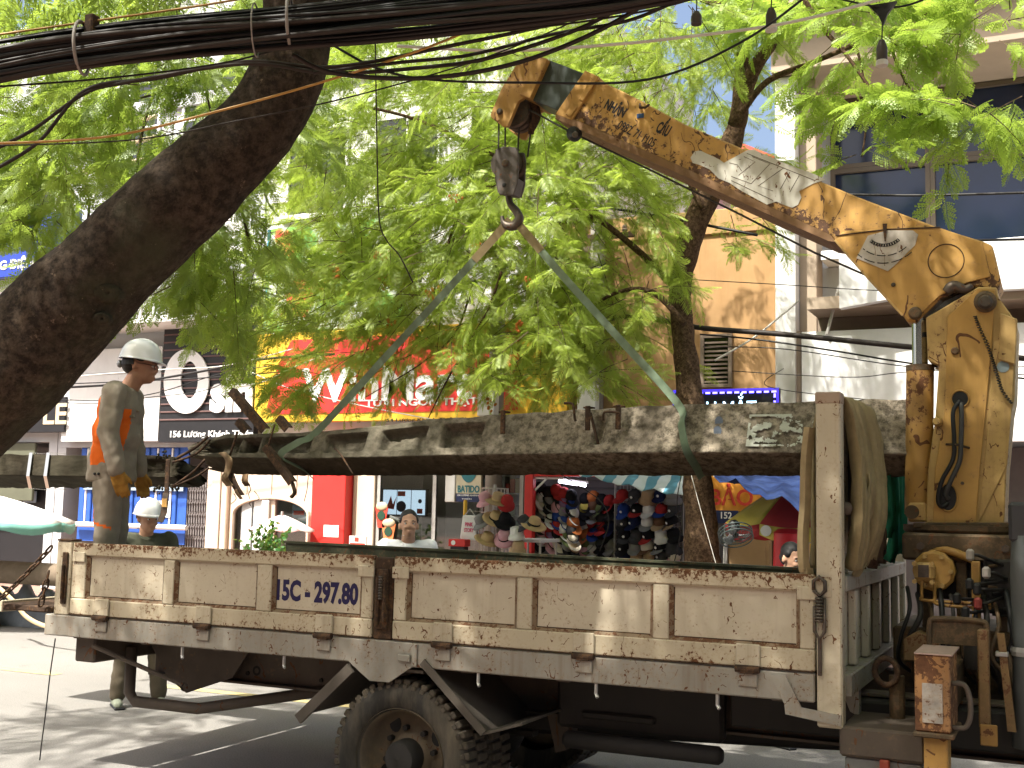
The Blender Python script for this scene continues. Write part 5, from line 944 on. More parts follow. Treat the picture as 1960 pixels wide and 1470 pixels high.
# inner boom and head
part('inner_boom', MB().prism(Pc([(1042, 111), (1122, 142), (1074, 214), (1000, 184)], BV0 + .03), BV0 + .03, BV1 - .03), M['boom_in'], TR, False, .005)
hd = part('boom_head', MB().prism(Pc([(990, 120), (1006, 108), (1026, 106), (1046, 112), (1024, 158), (1005, 186), (992, 194), (972, 242), (962, 242), (941, 226), (938, 220), (960, 168)], BV0), BV0, BV0 + .03).prism(Pc([(990, 120), (1006, 108), (1026, 106), (1046, 112), (1024, 158), (1005, 186), (992, 194), (972, 242), (962, 242), (941, 226), (938, 220), (960, 168)], BV0), BV1 - .03, BV1).prism(Pc([(990, 120), (1006, 108), (1026, 106), (1046, 112), (1036, 132), (984, 132)], BV0), BV0 + .031, BV1 - .031), M['crane_worn'], TR, False, .004)
part('head_collar', MB().prism(Pc([(1026, 106), (1050, 114), (1016, 190), (996, 182)], BV0), BV0 - .014, BV1 + .014), M['crane_worn'], hd, False, .004); disc(957, 214, BV0, .020, 'sheave_pin', M['iron'], hd, .02)
q = UZ(985, 214, BV0 + .1)
for k in range(3): part('sheave', MB().lathe([(.02, -.018), (.105, -.018), (.085, -.006), (.085, .006), (.105, .018), (.02, .018)], (q[0], BV0 + .09 + .055 * k, q[1]), 'y', 28), M['iron'], hd, 'auto')
part('head_hook', MB().tube(cr([(x, BV0 + .15, z) for x, z in Pc([(1010, 188), (1022, 205), (1026, 225), (1018, 245), (1016, 256)], BV0 + .15)], 4), [.032, .032, .033, .034, .035, .034, .033, .032, .03, .028, .026, .026, .024, .022, .02, .02, .02], 10), M['rusty_iron'], hd, True)
disc(1101, 258, BV0 + .02, .045, 'guide_roller', M['black'], boom, .06); disc(1101, 258, BV0 - .045, .02, 'guide_pin', M['iron'], boom, .01, 10)
part('winch_rope', MB().tube([(x, BV0 + .08, z) for x, z in Pc([(1004, 205), (1095, 254), (1250, 328), (1420, 412), (1560, 484), (1660, 528)], BV0 + .08)], .006, 6), M['rope'], TR)
# hook block
HV = BV0 + .06; hk = part('hook_block', MB().prism(Pc([(948, 286), (962, 280), (988, 282), (992, 300), (990, 352), (982, 374), (955, 372), (946, 330)], HV), HV, HV + .02).prism(Pc([(960, 290), (1000, 290), (1003, 305), (1001, 352), (994, 376), (966, 374), (957, 330)], HV + .14), HV + .16, HV + .18).prism(Pc([(950, 340), (990, 340), (982, 372), (956, 370)], HV + .05), HV + .021, HV + .159), M['block'], TR, False, .004)
q = UZ(968, 312, HV + .05)
for k in range(2): part('block_sheave', MB().lathe([(.02, -.02), (.10, -.02), (.08, -.006), (.08, .006), (.10, .02), (.02, .02)], (q[0], HV + .06 + .06 * k, q[1]), 'y', 28), M['iron'], hk, 'auto')
disc(967, 312, HV, .024, 'sheave_pin', M['iron'], hk, .012); disc(965, 354, HV, .014, 'swivel_pin', M['black'], hk, .006)
HKV = HV + .08; hkp = cr([(*UZ(x, y, HKV), r_) for x, y, r_ in ((972, 362, .020), (974, 380, .020), (978, 392, .022), (988, 404, .026), (994, 418, .028), (987, 431, .030), (974, 433, .028), (964, 426, .020), (961, 414, .011))], 5)
part('hook', MB().tube([(p[0], HKV, p[1]) for p in hkp], [p[2] for p in hkp], 12), M['iron'], hk, True)
mb = MB()
for (xa, ya, xb, yb, dv) in ((955, 236, 954, 286, .05), (967, 240, 967, 284, .07), (994, 232, 991, 300, .12), (1016, 250, 1010, 300, .15)): p_, q_ = UZ(xa, ya, BV0 + dv), UZ(xb, yb, BV0 + dv); mb.cyl((p_[0], BV0 + dv, p_[1]), (q_[0], BV0 + dv, q_[1]), .006, 6)
part('hoist_rope', mb, M['rope'], TR)
# winch motor, valve levers and outrigger
q = UZ(1780, 1092, .80); wm = part('winch_motor', MB().lathe([(0, -.10), (.085, -.10), (.10, -.085), (.10, -.01), (.082, 0), (.075, .12), (.05, .14), (0, .14)], (q[0] + .02, .86, q[1]), 'y', 12), M['crane'], TR, 'auto')
part('motor_cover', MB().box(q[0] - .065, q[0] + .03, .70, .78, q[1] - .05, q[1] + .04, .018), M['crane_pale'], wm); part('motor_label', MB().box(q[0] - .045, q[0] + .005, .694, .699, q[1] - .03, q[1] + .03), M['iron'], wm)
for dx in (-.06, .02):
    for dz in (-.05, .035): part('motor_bolt', MB().cyl((q[0] + dx, .70, q[1] + dz), (q[0] + dx, .675, q[1] + dz), .012, 6), M['crane_pale'], wm)
for i in range(6): an = i * PI / 3; part('motor_bolt', MB().cyl((q[0] + .02 + .08 * math.cos(an), .758, q[1] + .08 * math.sin(an)), (q[0] + .02 + .08 * math.cos(an), .74, q[1] + .08 * math.sin(an)), .012, 6), M['crane_pale'], wm)
for dx in (-.03, .03): part('motor_pipe', MB().tube(cr([(q[0] + dx, .72, q[1] - .05), (q[0] + dx, .72, q[1] - .12), (q[0] + dx + .02, .72, q[1] - .15 - dx * .3), (q[0] + .28, .74, q[1] - .155 - dx * .3)], 5), .008, 6), M['crane_worn'], wm, True)
part('feed_pipe', MB().tube(cr([(q[0], .84, q[1] + .08), (q[0] + .08, .82, q[1] + .10), (q[0] + .2, .80, q[1] + .06)], 5), .02, 8), M['crane_worn'], wm, True)
q = UZ(1855, 1110, .72); lv = part('valve_bank', MB().box(q[0] + .01, q[0] + .05, .72, .75, q[1] - .20, q[1] + .09, .005), M['crane'], TR); part('valve_body', MB().box(q[0] + .06, q[0] + .4, .80, 1.0, q[1] - .16, q[1] + .10, .01), M['dark_steel'], lv)
lc = (('lever_red', (.28, .05, .04)), ('lever_white', (.35, .32, .28)), ('lever_black', (.02, .02, .02)))
knob = [plain(n_, c_, .45) for n_, c_ in lc]
for (px, py, ki, ex, ey) in ((1857, 1062, 1, 1925, 1085), (1888, 1096, 1, 1930, 1110), (1856, 1118, 2, 1935, 1112), (1832, 1146, 2, 1900, 1150), (1872, 1155, 0, 1930, 1140), (1848, 1172, 2, 1935, 1165), (1870, 1128, 2, 1935, 1130)):
    a_ = UZ(px, py, .66); b_ = UZ(ex, ey, .80); l_ = part('lever', MB().tube([(a_[0], .66, a_[1]), (a_[0] + .03, .68, a_[1]), (b_[0], .82, b_[1])], .008, 6), M['dark_steel'], lv, True); part('knob', MB().box(a_[0] - .018, a_[0] + .018, .635, .675, a_[1] - .028, a_[1] + .028, .010), knob[ki], l_)
for i in range(9): yy = 1070 + i * 13; a_ = UZ(1885 + (i % 3) * 8, yy, .85); b_ = UZ(1950, yy + 5 - (i % 2) * 9, .9); part('valve_pipe', MB().tube([(a_[0], .79, a_[1]), (b_[0], .84, b_[1])], .007, 6), (M['dark_steel'], M['crane_dirty'], M['cable'])[i % 3], lv)
ob = UZ(1749, 1254, -.12); OX0, OX1 = .432, .572
og = part('outrigger_box', MB().box(OX0, OX1, -.14, .20, .822, 1.135, .006), paint('outrigger_worn_orange', (.36, .165, .045), .7, var=.3, vs=6, rust=1.05, rs=7, dirt=.5, streak=.4, dcol=(.30, .26, .20)), TR); part('outrigger_flange', MB().box(OX0 - .008, OX1 + .014, -.155, .21, .800, .821, .005), M['crane_dirty'], og)
part('outrigger_top', MB().box(OX0, OX1 + .01, -.145, .21, 1.136, 1.142), paint('pale_pink_plate', (.42, .30, .25), .6, var=.2, rust=.2), og); part('outrigger_leg', MB().box(OX0 + .03, OX1 - .015, -.115, .02, .12, .799, .006), M['crane_worn'], og); part('foot_plate', MB().lathe([(0, .12), (.03, .12), (.10, .03), (.10, 0), (0, 0)], (OX0 + .075, -.05, 0), 'z', 20), M['crane_dirty'], og, 'auto')  # outrigger top plate is paler and pinker than the box
part('warning_label', MB().box(OX0 + .03, OX1 - .03, -.146, -.1405, .86, 1.02, .001), paint('torn_label', (.42, .38, .33), .7, var=.3, vs=25, rust=.6, rs=14), og)
part('grab_handle', MB().tube(cr([(OX1 + .0, -.08, 1.02), (OX1 + .05, -.08, 1.015), (OX1 + .07, -.08, .96), (OX1 + .07, -.08, .89), (OX1 + .05, -.08, .845), (OX1 + .0, -.08, .84)], 5), .011, 8), M['brown_steel'], og, True)
part('outrigger_beam', MB().box(OX0 + .02, OX1 - .01, .211, 1.9, .86, 1.04, .006), M['crane_dirty'], TR); q = UZ(1825, 1205, .35); gd = part('lever_guard', MB().tube(cr([(.45, .3, 1.10), (.45, .3, 1.22), (.48, .3, 1.25), (.66, .3, 1.25), (.69, .3, 1.22), (.69, .3, 1.10)], 5), .012, 8).box(.45, .69, .305, .312, 1.14, 1.24), M['crane_dirty'], TR)
M['strut'] = paint('greasy_yellow', (.22, .13, .045), .6, var=.3, vs=8, rust=.6, rs=12, dirt=.5)
part('side_strut', MB().box(.655, .70, .22, .30, .80, 1.22, .006), M['strut'], TR); part('strut_foot', MB().box(.66, .73, .20, .215, .73, .82, .004), M['crane_worn'], TR); part('side_strut', MB().prism([(.73, 1.20), (.76, 1.20), (.80, .78), (.765, .78)], .32, .36), M['strut'], TR); part('strut_band', MB().box(.722, .775, .31, .37, 1.10, 1.12, .003), M['alu'], TR)
part('pto_shackle', MB().tube([(.26 + .05 * math.cos(t), .3, 1.0 + .06 * math.sin(t)) for t in np.linspace(0, 2 * PI, 17)], .014, 8, cap=False), M['rusty_iron'], TR, True); part('jack_screw', MB().cyl((.30, .35, .70), (.30, .35, .98), .035, 10), M['crane_dirty'], TR)

rg = np.random.default_rng(2)                 # hydraulic hoses looping between the valves and the frame
for i in range(11):
    x0 = .30 + .05 * i; z0 = 1.36 - .03 * (i % 3); part('hydraulic_hose', MB().tube(cr([(x0, .78, z0), (x0 + .02, .70 - .02 * (i % 2), z0 - .10), (x0 + rg.uniform(-.05, .06), .68, z0 - .24), (x0 + rg.uniform(-.08, .08), .72, z0 - .36), (x0 + rg.uniform(-.04, .1), .82, z0 - .45)], 5), .010 + .004 * (i % 2), 7), (M['black'], M['dark_steel'], M['crane_dirty'])[i % 3], TR, True)
for x in (.36, .52, .70, .84): part('frame_post', MB().box(x, x + .05, .86, .92, 1.161, 1.489, .004), M['crane_dirty'], TR)
part('oil_filter', MB().lathe([(0, 0), (.05, 0), (.055, .02), (.055, .16), (.04, .19), (0, .19)], (.62, .66, 1.0), 'z', 20), M['dark_steel'], TR, 'auto'); part('frame_cover', MB().prism([(.30, 1.02), (.46, 1.02), (.46, 1.12), (.36, 1.16), (.30, 1.12)], .60, .74), M['strut'], TR, False, .006)
# ================================================================== the broken concrete pole and its slings
def interp(x, tab): return float(np.interp(x, [t[0] for t in tab], [t[1] for t in tab]))
m, nt, b, out = _new('pole_concrete'); N = NT(nt); c = N.co(); xyz = N.sep(c)
n1 = N.noise(c, 3.2, 8, .65); n2 = N.noise(c, 22, 8, .75); n3 = N.noise(c, 70, 4, .7)
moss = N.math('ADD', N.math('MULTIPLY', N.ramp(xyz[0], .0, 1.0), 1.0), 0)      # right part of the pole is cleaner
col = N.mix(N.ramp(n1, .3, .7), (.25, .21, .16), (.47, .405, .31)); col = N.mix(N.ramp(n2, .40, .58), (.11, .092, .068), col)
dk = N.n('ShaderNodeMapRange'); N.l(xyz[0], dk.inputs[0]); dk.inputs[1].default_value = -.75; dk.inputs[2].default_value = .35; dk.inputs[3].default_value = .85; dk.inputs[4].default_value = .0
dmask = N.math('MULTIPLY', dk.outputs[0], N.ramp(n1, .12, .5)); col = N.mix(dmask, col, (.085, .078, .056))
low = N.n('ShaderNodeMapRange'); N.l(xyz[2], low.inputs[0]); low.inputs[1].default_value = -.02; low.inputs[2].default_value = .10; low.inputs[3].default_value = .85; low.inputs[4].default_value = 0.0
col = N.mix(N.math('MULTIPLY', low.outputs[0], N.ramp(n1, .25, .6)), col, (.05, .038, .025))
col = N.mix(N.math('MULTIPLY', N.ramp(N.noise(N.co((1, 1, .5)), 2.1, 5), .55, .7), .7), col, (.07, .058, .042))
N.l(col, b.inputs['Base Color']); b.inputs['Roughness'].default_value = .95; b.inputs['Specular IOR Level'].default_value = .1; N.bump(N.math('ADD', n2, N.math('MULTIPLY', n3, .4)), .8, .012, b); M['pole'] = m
M['pole_moss'] = paint('mossy_concrete', (.05, .043, .03), .95, var=.5, vs=5, dirt=.6, dcol=(.035, .035, .022), bump=.9, bs=40, spec=.1)
def pole(name, label, topt, ledt, bott, x0, x1, v_, th, pockets, ragged, parent_loc, n=230, rough=1.0, mat_=None):
    e = thing(name, label, 'utility pole', parent_loc); F_, Tn, Bk, Bt = 32, 5, 6, 12; rows = []; L_ = []
    for i in range(n + 1):
        px = x0 + (x1 - x0) * i / n; u = at(px, 870, v_).x
        zT = at(px, interp(px, topt), v_).z; zK = at(px, interp(px, ledt), v_).z; zB = at(px, interp(px, bott), v_).z
        h = (zT - zK) / math.cos(th); w = (zK - zB) / math.sin(th); fd = Vector((0, math.sin(th), math.cos(th))); bd = Vector((0, math.cos(th), -math.sin(th))); K = Vector((u, v_ - .06, zK)); nf = Vector((0, -math.cos(th), math.sin(th)))
        ring_ = []
        pk = 0
        for a, b_, dp in pockets:
            if a < px < b_: pk = max(pk, dp * min(1, (px - a) / 7) * min(1, (b_ - px) / 7))
        for j in range(F_):
            s = j / F_; p = K + fd * (h * s); d = 0
            if pk and .20 < s < .84: d = pk * 1.6 * min(1, (s - .20) / .05, (.84 - s) / .05)
            q = Vector((p.x * 9, p.z * 14, 1.7)); ns = noise.noise(q) * .5 + noise.noise(q * 3.1) * .3 + noise.noise(q * 8) * .2
            amp = .006 + (.022 if d > .01 else 0); p = p - nf * (d - ns * amp * rough); ring_.append(p)
        for j in range(Tn): ring_.append(K + fd * h + bd * (w * j / Tn) + fd * (.012 * noise.noise(Vector((u * 7, j, 0)))))
        for j in range(Bk): ring_.append(K + bd * w + fd * (h * (1 - j / Bk)))
        for j in range(Bt):
            s = 1 - j / Bt; p = K + bd * (w * s); ns = noise.noise(Vector((u * 8, s * 3, 5))) * .6 + noise.noise(Vector((u * 25, s * 9, 5))) * .4; ring_.append(p + fd * (ns * .012 * rough))
        rows.append(ring_)
    m_ = len(rows[0])
    for j in range(m_):                      # ragged broken ends
        for side, rg_ in ((0, ragged[0]), (n, ragged[1])):
            if rg_:
                off = rg_ * (noise.noise(Vector((j * .33, side, 2.2))) + .5 * noise.noise(Vector((j * 1.1, side, 7)))); k0 = range(0, 9) if side == 0 else range(n, n - 9, -1)
                for q, i in enumerate(k0): rows[i][j].x += off * (1 - q / 9) * (1 if side == 0 else -1) + (.0)
    vs = [tuple(p) for r_ in rows for p in r_]; fs = [(i * m_ + j, i * m_ + (j + 1) % m_, (i + 1) * m_ + (j + 1) % m_, (i + 1) * m_ + j) for i in range(n) for j in range(m_)]
    fs += [tuple(range(m_ - 1, -1, -1)), tuple(range(n * m_, (n + 1) * m_))]
    part('shaft', MB().add(vs, fs), mat_ or M['pole'], e, True); return e
PVv = 1.10
topt = ((378, 852), (392, 842), (430, 832), (600, 826), (720, 814), (830, 800), (900, 796), (955, 792), (1130, 781), (1300, 772), (1560, 766), (1740, 760))
ledt = ((378, 872), (430, 876), (600, 878), (700, 876), (860, 872), (1000, 870), (1300, 866), (1560, 868), (1740, 870)); bott = ((378, 896), (410, 905), (500, 908), (600, 909), (1000, 907), (1300, 908), (1740, 910))
pockets = [(400, 462, .05), (466, 500, .10), (506, 597, .045), (622, 701, .04), (727, 814, .045), (843, 922, .05), (1134, 1156, .028), (1128, 1132, .0)]
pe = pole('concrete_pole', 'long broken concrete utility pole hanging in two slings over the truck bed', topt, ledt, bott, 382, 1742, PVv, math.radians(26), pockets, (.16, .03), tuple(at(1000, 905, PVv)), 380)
base_p = wloc(pe)
# paper scraps pasted on the pole
mp, nt, b, out = _new('torn_paper'); N = NT(nt); c = N.co(); N.l(N.mix(N.noise(c, 30, 4), (.50, .52, .44), (.68, .70, .62)), b.inputs['Base Color']); b.inputs['Roughness'].default_value = .9
th = math.radians(26); fdv = Vector((0, math.sin(th), math.cos(th))); nfv = Vector((0, -math.cos(th), math.sin(th)))
mb = MB(); nx, nz = 120, 60
def on_face(px, s, off=.012):
    zT = at(px, interp(px, topt), PVv).z; zK = at(px, interp(px, ledt), PVv).z; u = at(px, 870, PVv).x; h = (zT - zK) / math.cos(th); return Vector((u, PVv - .06, zK)) + fdv * (h * s) + nfv * off
for i in range(nx):
    for j in range(nz):
        x0 = 1432 + 130 * i / nx; x1 = 1432 + 130 * (i + 1) / nx; s0 = .10 + .64 * j / nz; s1 = .10 + .64 * (j + 1) / nz
        q = noise.noise(Vector((i * .045, j * .075, 3.3))) + .5 * noise.noise(Vector((i * .12, j * .16, 8.1))) + .25 * noise.noise(Vector((i * .4, j * .4, 1.1))); edge = min(i, j, nz - 1 - j) < 4 and i < 75
        if q > .12 or (edge and q > -.25):
            k = len(mb.v); mb.v += [tuple(on_face(x0, s0)), tuple(on_face(x1, s0)), tuple(on_face(x1, s1)), tuple(on_face(x0, s1))]; mb.f.append((k, k + 1, k + 2, k + 3)); mb.m.append(0)
o = part('pasted_paper', mb, mp, pe); o['kind'] = 'stuff'; so_ = o.modifiers.new('thick', 'SOLIDIFY'); so_.thickness = .001
for px, s in ((1374, .62), (1374, .42)): q = on_face(px, s, .008); part('blue_mark', MB().lathe([(0, 0), (.018, .001), (.024, .0)], (q.x, q.y, q.z), 'y', 9, sx=1, sy=1.2), plain('faded_blue_mark', (.14, .17, .22), .9), pe)
# iron clips, brackets and rebar on the pole
def onp(x, y, dv=0): return at(x, y, PVv - .06 + dv)
for k, (x, y) in enumerate(((966, 800), (1128, 792), (1186, 790))):
    p = onp(x, y, .03); part('iron_clip', MB().box(p.x - .016, p.x + .016, p.y - .03, p.y - .018, p.z - .10, p.z + .045, .003).box(p.x - .03, p.x + .03, p.y - .03, p.y + .02, p.z + .03, p.z + .04, .003), M['rusty_iron'], pe)
for pts, r_ in (([(1080, 772), (1096, 774), (1100, 800), (1102, 806)], .008), ([(1155, 805), (1156, 790), (1170, 788), (1186, 790)], .007), ([(1130, 790), (1145, 850)], .009), ([(1298, 905), (1299, 950), (1285, 985), (1300, 1010)], .0)):
    if r_: part('rebar', MB().tube(cr([tuple(onp(x, y, -.02)) for x, y in pts], 5), r_, 6), M['rusty_iron'], pe, True)
def bar_iron(name, x0, y0, x1, y1, w, dv=-.04, t=.02):
    a, b_ = onp(x0, y0, dv), onp(x1, y1, dv); d = (b_ - a).normalized(); n_ = Vector((-d.z, 0, d.x)) * (w / 2)
    mb = MB(); q = [a + n_, b_ + n_, b_ - n_, a - n_]; mb.prism([(p.x, p.z) for p in q], a.y, a.y + .008); q2 = [a + n_, b_ + n_, b_ + n_ * .75, a + n_ * .75]; mb.prism([(p.x, p.z) for p in q2], a.y + .0085, a.y + .05); return part(name, mb, M['rusty_iron'], pe)
bar_iron('angle_iron', 440, 748, 504, 824, .055, -.03); bar_iron('angle_iron', 452, 806, 470, 826, .05, -.03); bar_iron('angle_iron', 530, 800, 548, 822, .05, -.02); bar_iron('angle_iron', 505, 855, 556, 925, .045, -.07)
for pts, r_ in (([(558, 920), (564, 942), (557, 952)], .014), ([(455, 826), (440, 872)], .008), ([(526, 812), (511, 862)], .007), ([(398, 836), (372, 858), (340, 876)], .011), ([(402, 842), (376, 868), (330, 885)], .009), ([(392, 880), (368, 905), (332, 930)], .010), ([(400, 896), (372, 914), (330, 932)], .008), ([(640, 858), (652, 870), (676, 908)], .006), ([(474, 925), (480, 936), (476, 945), (478, 955)], .003), ([(487, 940), (496, 955), (478, 962), (480, 968)], .003), ([(448, 945), (452, 955), (442, 965)], .003), ([(590, 908), (588, 935), (582, 960)], .003)):
    part('rebar' if r_ > .004 else 'wire_end', MB().tube(cr([tuple(onp(x, y, -.05)) for x, y in pts], 5), r_, 6), M['rusty_iron'], pe, True)
rag = paint('rusty_rag', (.20, .125, .07), .95, var=.4, vs=12, rust=.3, dirt=.4, spec=.1)
def rag_strip(pts, w, name='hanging_rag', mat_=None):
    q = cr([tuple(onp(x, y, dv)) for x, y, dv in pts], 5); part(name, MB().ribbon(q, (1, -.3, .1), w, .006), mat_ or rag, pe, True)
rag_strip([(425, 866, -.06), (438, 880, -.09), (436, 900, -.07), (430, 915, -.08), (436, 925, -.06), (440, 930, -.06)], .075, mat_=paint('pale_rag', (.34, .24, .14), .95, var=.3, vs=12, dirt=.4, spec=.1)); rag_strip([(440, 905, -.05), (448, 925, -.06), (455, 938, -.06), (462, 948, -.05)], .07, mat_=M['rusty_iron']); rag_strip([(470, 908, -.05), (468, 920, -.07), (474, 930, -.05)], .06); rag_strip([(455, 930, -.05), (452, 940, -.06), (462, 955, -.05)], .03)
# the other half of the broken pole
st_ = pole('pole_stub', 'short broken pole piece with two steel bands behind the standing worker', ((-120, 868), (160, 872), (300, 872), (345, 876)), ((-120, 908), (345, 914)), ((-120, 932), (345, 931)), -120, 342, 1.35, math.radians(12), [(285, 330, .03)], (.0, .10), tuple(at(100, 930, 1.35)), 110, 1.6, M['pole_moss'])
for x in (66, 99):
    a = at(x, 870, 1.35); b_ = at(x + 4, 912, 1.35); c_ = at(x + 6, 932, 1.35); part('steel_band', MB().ribbon([a + Vector((0, .12, .012)), a + Vector((0, -.035, .012)), b_ + Vector((0, -.085, 0)), c_ + Vector((0, -.07, -.012)), c_ + Vector((0, .1, -.02))], (1, 0, 0), .034, .003), M['chrome'], st_)
p = at(318, 938, 1.2); part('strap_iron', MB().box(p.x - .02, p.x + .02, 1.2, 1.21, p.z - .06, p.z + .22, .003), M['rusty_iron'], st_); part('strap_tail', MB().ribbon([p + Vector((0, 0, -.02)), p + Vector((.005, -.01, -.09)), p + Vector((-.01, 0, -.16)), p + Vector((-.04, 0, -.23))], (1, 0, 0), .055, .006), M['iron'], st_); part('yellow_band', MB().ribbon([p + Vector((.0, -.012, -.06)), p + Vector((.005, -.014, -.12))], (1, 0, 0), .045, .006), M['crane'], st_)
rg = np.random.default_rng(3); mb = MB()
for _ in range(40):
    x = rg.uniform(295, 345); y = rg.choice([874, 932]) + rg.normal(0, 5); p = at(x, y, 1.25 + rg.uniform(-.03, .1)); mb.sphere(p, tuple(rg.uniform(.005, .016, 3)), 5, 4)
part('rubble_edge', mb, M['pole_moss'], st_)['kind'] = 'stuff'
# slings
HK = at(980, 420, HKV)
def sling(name, label, pts, side, w=.046):
    s = thing(name, label, 'sling', pts[0]); q = cr([tuple(p) for p in pts], 6); side = (Vector(q[10]) - Vector(q[2])).cross(CF); part('webbing', MB().ribbon(q, side, w, .006), M['sling'], s, 'auto'); part('eye_sleeve', MB().ribbon([q[0], q[1], q[2], q[4]], side, w * 1.12, .012), M['sling_tan'], s, 'auto'); return s
def wrap(px, tilt):
    zT = at(px, interp(px, topt), PVv).z; zK = at(px, interp(px, ledt), PVv).z; zB = at(px, interp(px, bott), PVv).z; u = at(px, 870, PVv).x; h = (zT - zK) / math.cos(th); w = (zK - zB) / math.sin(th); bdv = Vector((0, math.cos(th), -math.sin(th))); K = Vector((u, PVv - .06, zK))
    return K + fdv * h + nfv * .014, K + nfv * .016 - bdv * .016, K + bdv * w * .5 - fdv * .014, K + bdv * w - fdv * .012
a = wrap(604, 0); b_ = wrap(552, 0); c_ = wrap(572, 0); sling('lifting_sling', 'green lifting sling from the hook to the left end of the pole', [HK + Vector((-.012, 0, .0)), HK.lerp(a[0], .3), HK.lerp(a[0], .65), a[0], a[0].lerp(b_[1], .5) + nfv * .012, b_[1], c_[2], c_[3]], (.75, -.3, .55))
a = wrap(1290, 0); b_ = wrap(1322, 0); c_ = wrap(1326, 0); sling('lifting_sling', 'green lifting sling from the hook to the middle of the pole', [HK + Vector((.014, .0, .0)), HK.lerp(a[0], .3), HK.lerp(a[0], .65), a[0], a[0].lerp(b_[1], .5) + nfv * .012, b_[1], c_[2], c_[3]], (.85, -.2, -.5))

# ================================================================== people
def remesh(mb, name, vox, sm=6, fac=.5):
    me = bpy.data.meshes.new(name); me.from_pydata(mb.v, [], mb.f); fixn(me); o = bpy.data.objects.new(name, me); COL.objects.link(o)
    r_ = o.modifiers.new('r', 'REMESH'); r_.mode = 'VOXEL'; r_.voxel_size = vox; s_ = o.modifiers.new('s', 'SMOOTH'); s_.factor = fac; s_.iterations = sm
    bpy.context.view_layer.update(); ne = bpy.data.meshes.new_from_object(o.evaluated_get(bpy.context.evaluated_depsgraph_get())); bpy.data.objects.remove(o); bpy.data.meshes.remove(me); ne.materials.clear(); return ne
class Fig:
    """a figure in its own frame: x forward, y to its left, z up"""
    def __init__(s, loc, yaw, sc): s.o = Vector(loc); s.R = Matrix.Rotation(yaw, 3, 'Z') * sc; s.sc = sc
    def w(s, p): return s.o + s.R @ Vector(p)
    def place(s, mb): mb.v = [tuple(s.w(q)) for q in mb.v]; return mb
def cap_(mb, a, b_, ra, rb=None, n=10):
    rb = ra if rb is None else rb; a, b_ = Vector(a), Vector(b_); d = (b_ - a); L_ = d.length; d.normalize(); pts = []; rs = []
    for t in (-1, -.8, -.5, 0): pts.append(a + d * (ra * t)); rs.append(max(.001, ra * math.sqrt(max(0, 1 - t * t))))
    for t in (0, .5, .8, 1): pts.append(b_ + d * (rb * t)); rs.append(max(.001, rb * math.sqrt(max(0, 1 - t * t))))
    mb.tube(pts, rs, n); return mb
def soft(fig, mb, name, mat_, parent, vox, sm=6, fac=.5, wr=0.0):
    fig.place(mb); L_ = wloc(parent); ne = remesh(mb, name, vox * fig.sc, sm, fac); n = len(ne.vertices); a = np.zeros(n * 3, np.float32); ne.vertices.foreach_get('co', a); a = a.reshape(-1, 3)
    if wr:                                   # cloth creases
        nn = np.zeros(n * 3, np.float32); ne.vertices.foreach_get('normal', nn); nn = nn.reshape(-1, 3)
        for i in range(n): v = Vector(a[i]); k = noise.noise(Vector((v.x * 9, v.y * 9, v.z * 16))) + .6 * noise.noise(v * 24); a[i] += nn[i] * (k * wr)
    a -= np.array(L_, np.float32); ne.vertices.foreach_set('co', a.ravel()); ne.update(); o = link(ne, name, mat_, parent, True); return o
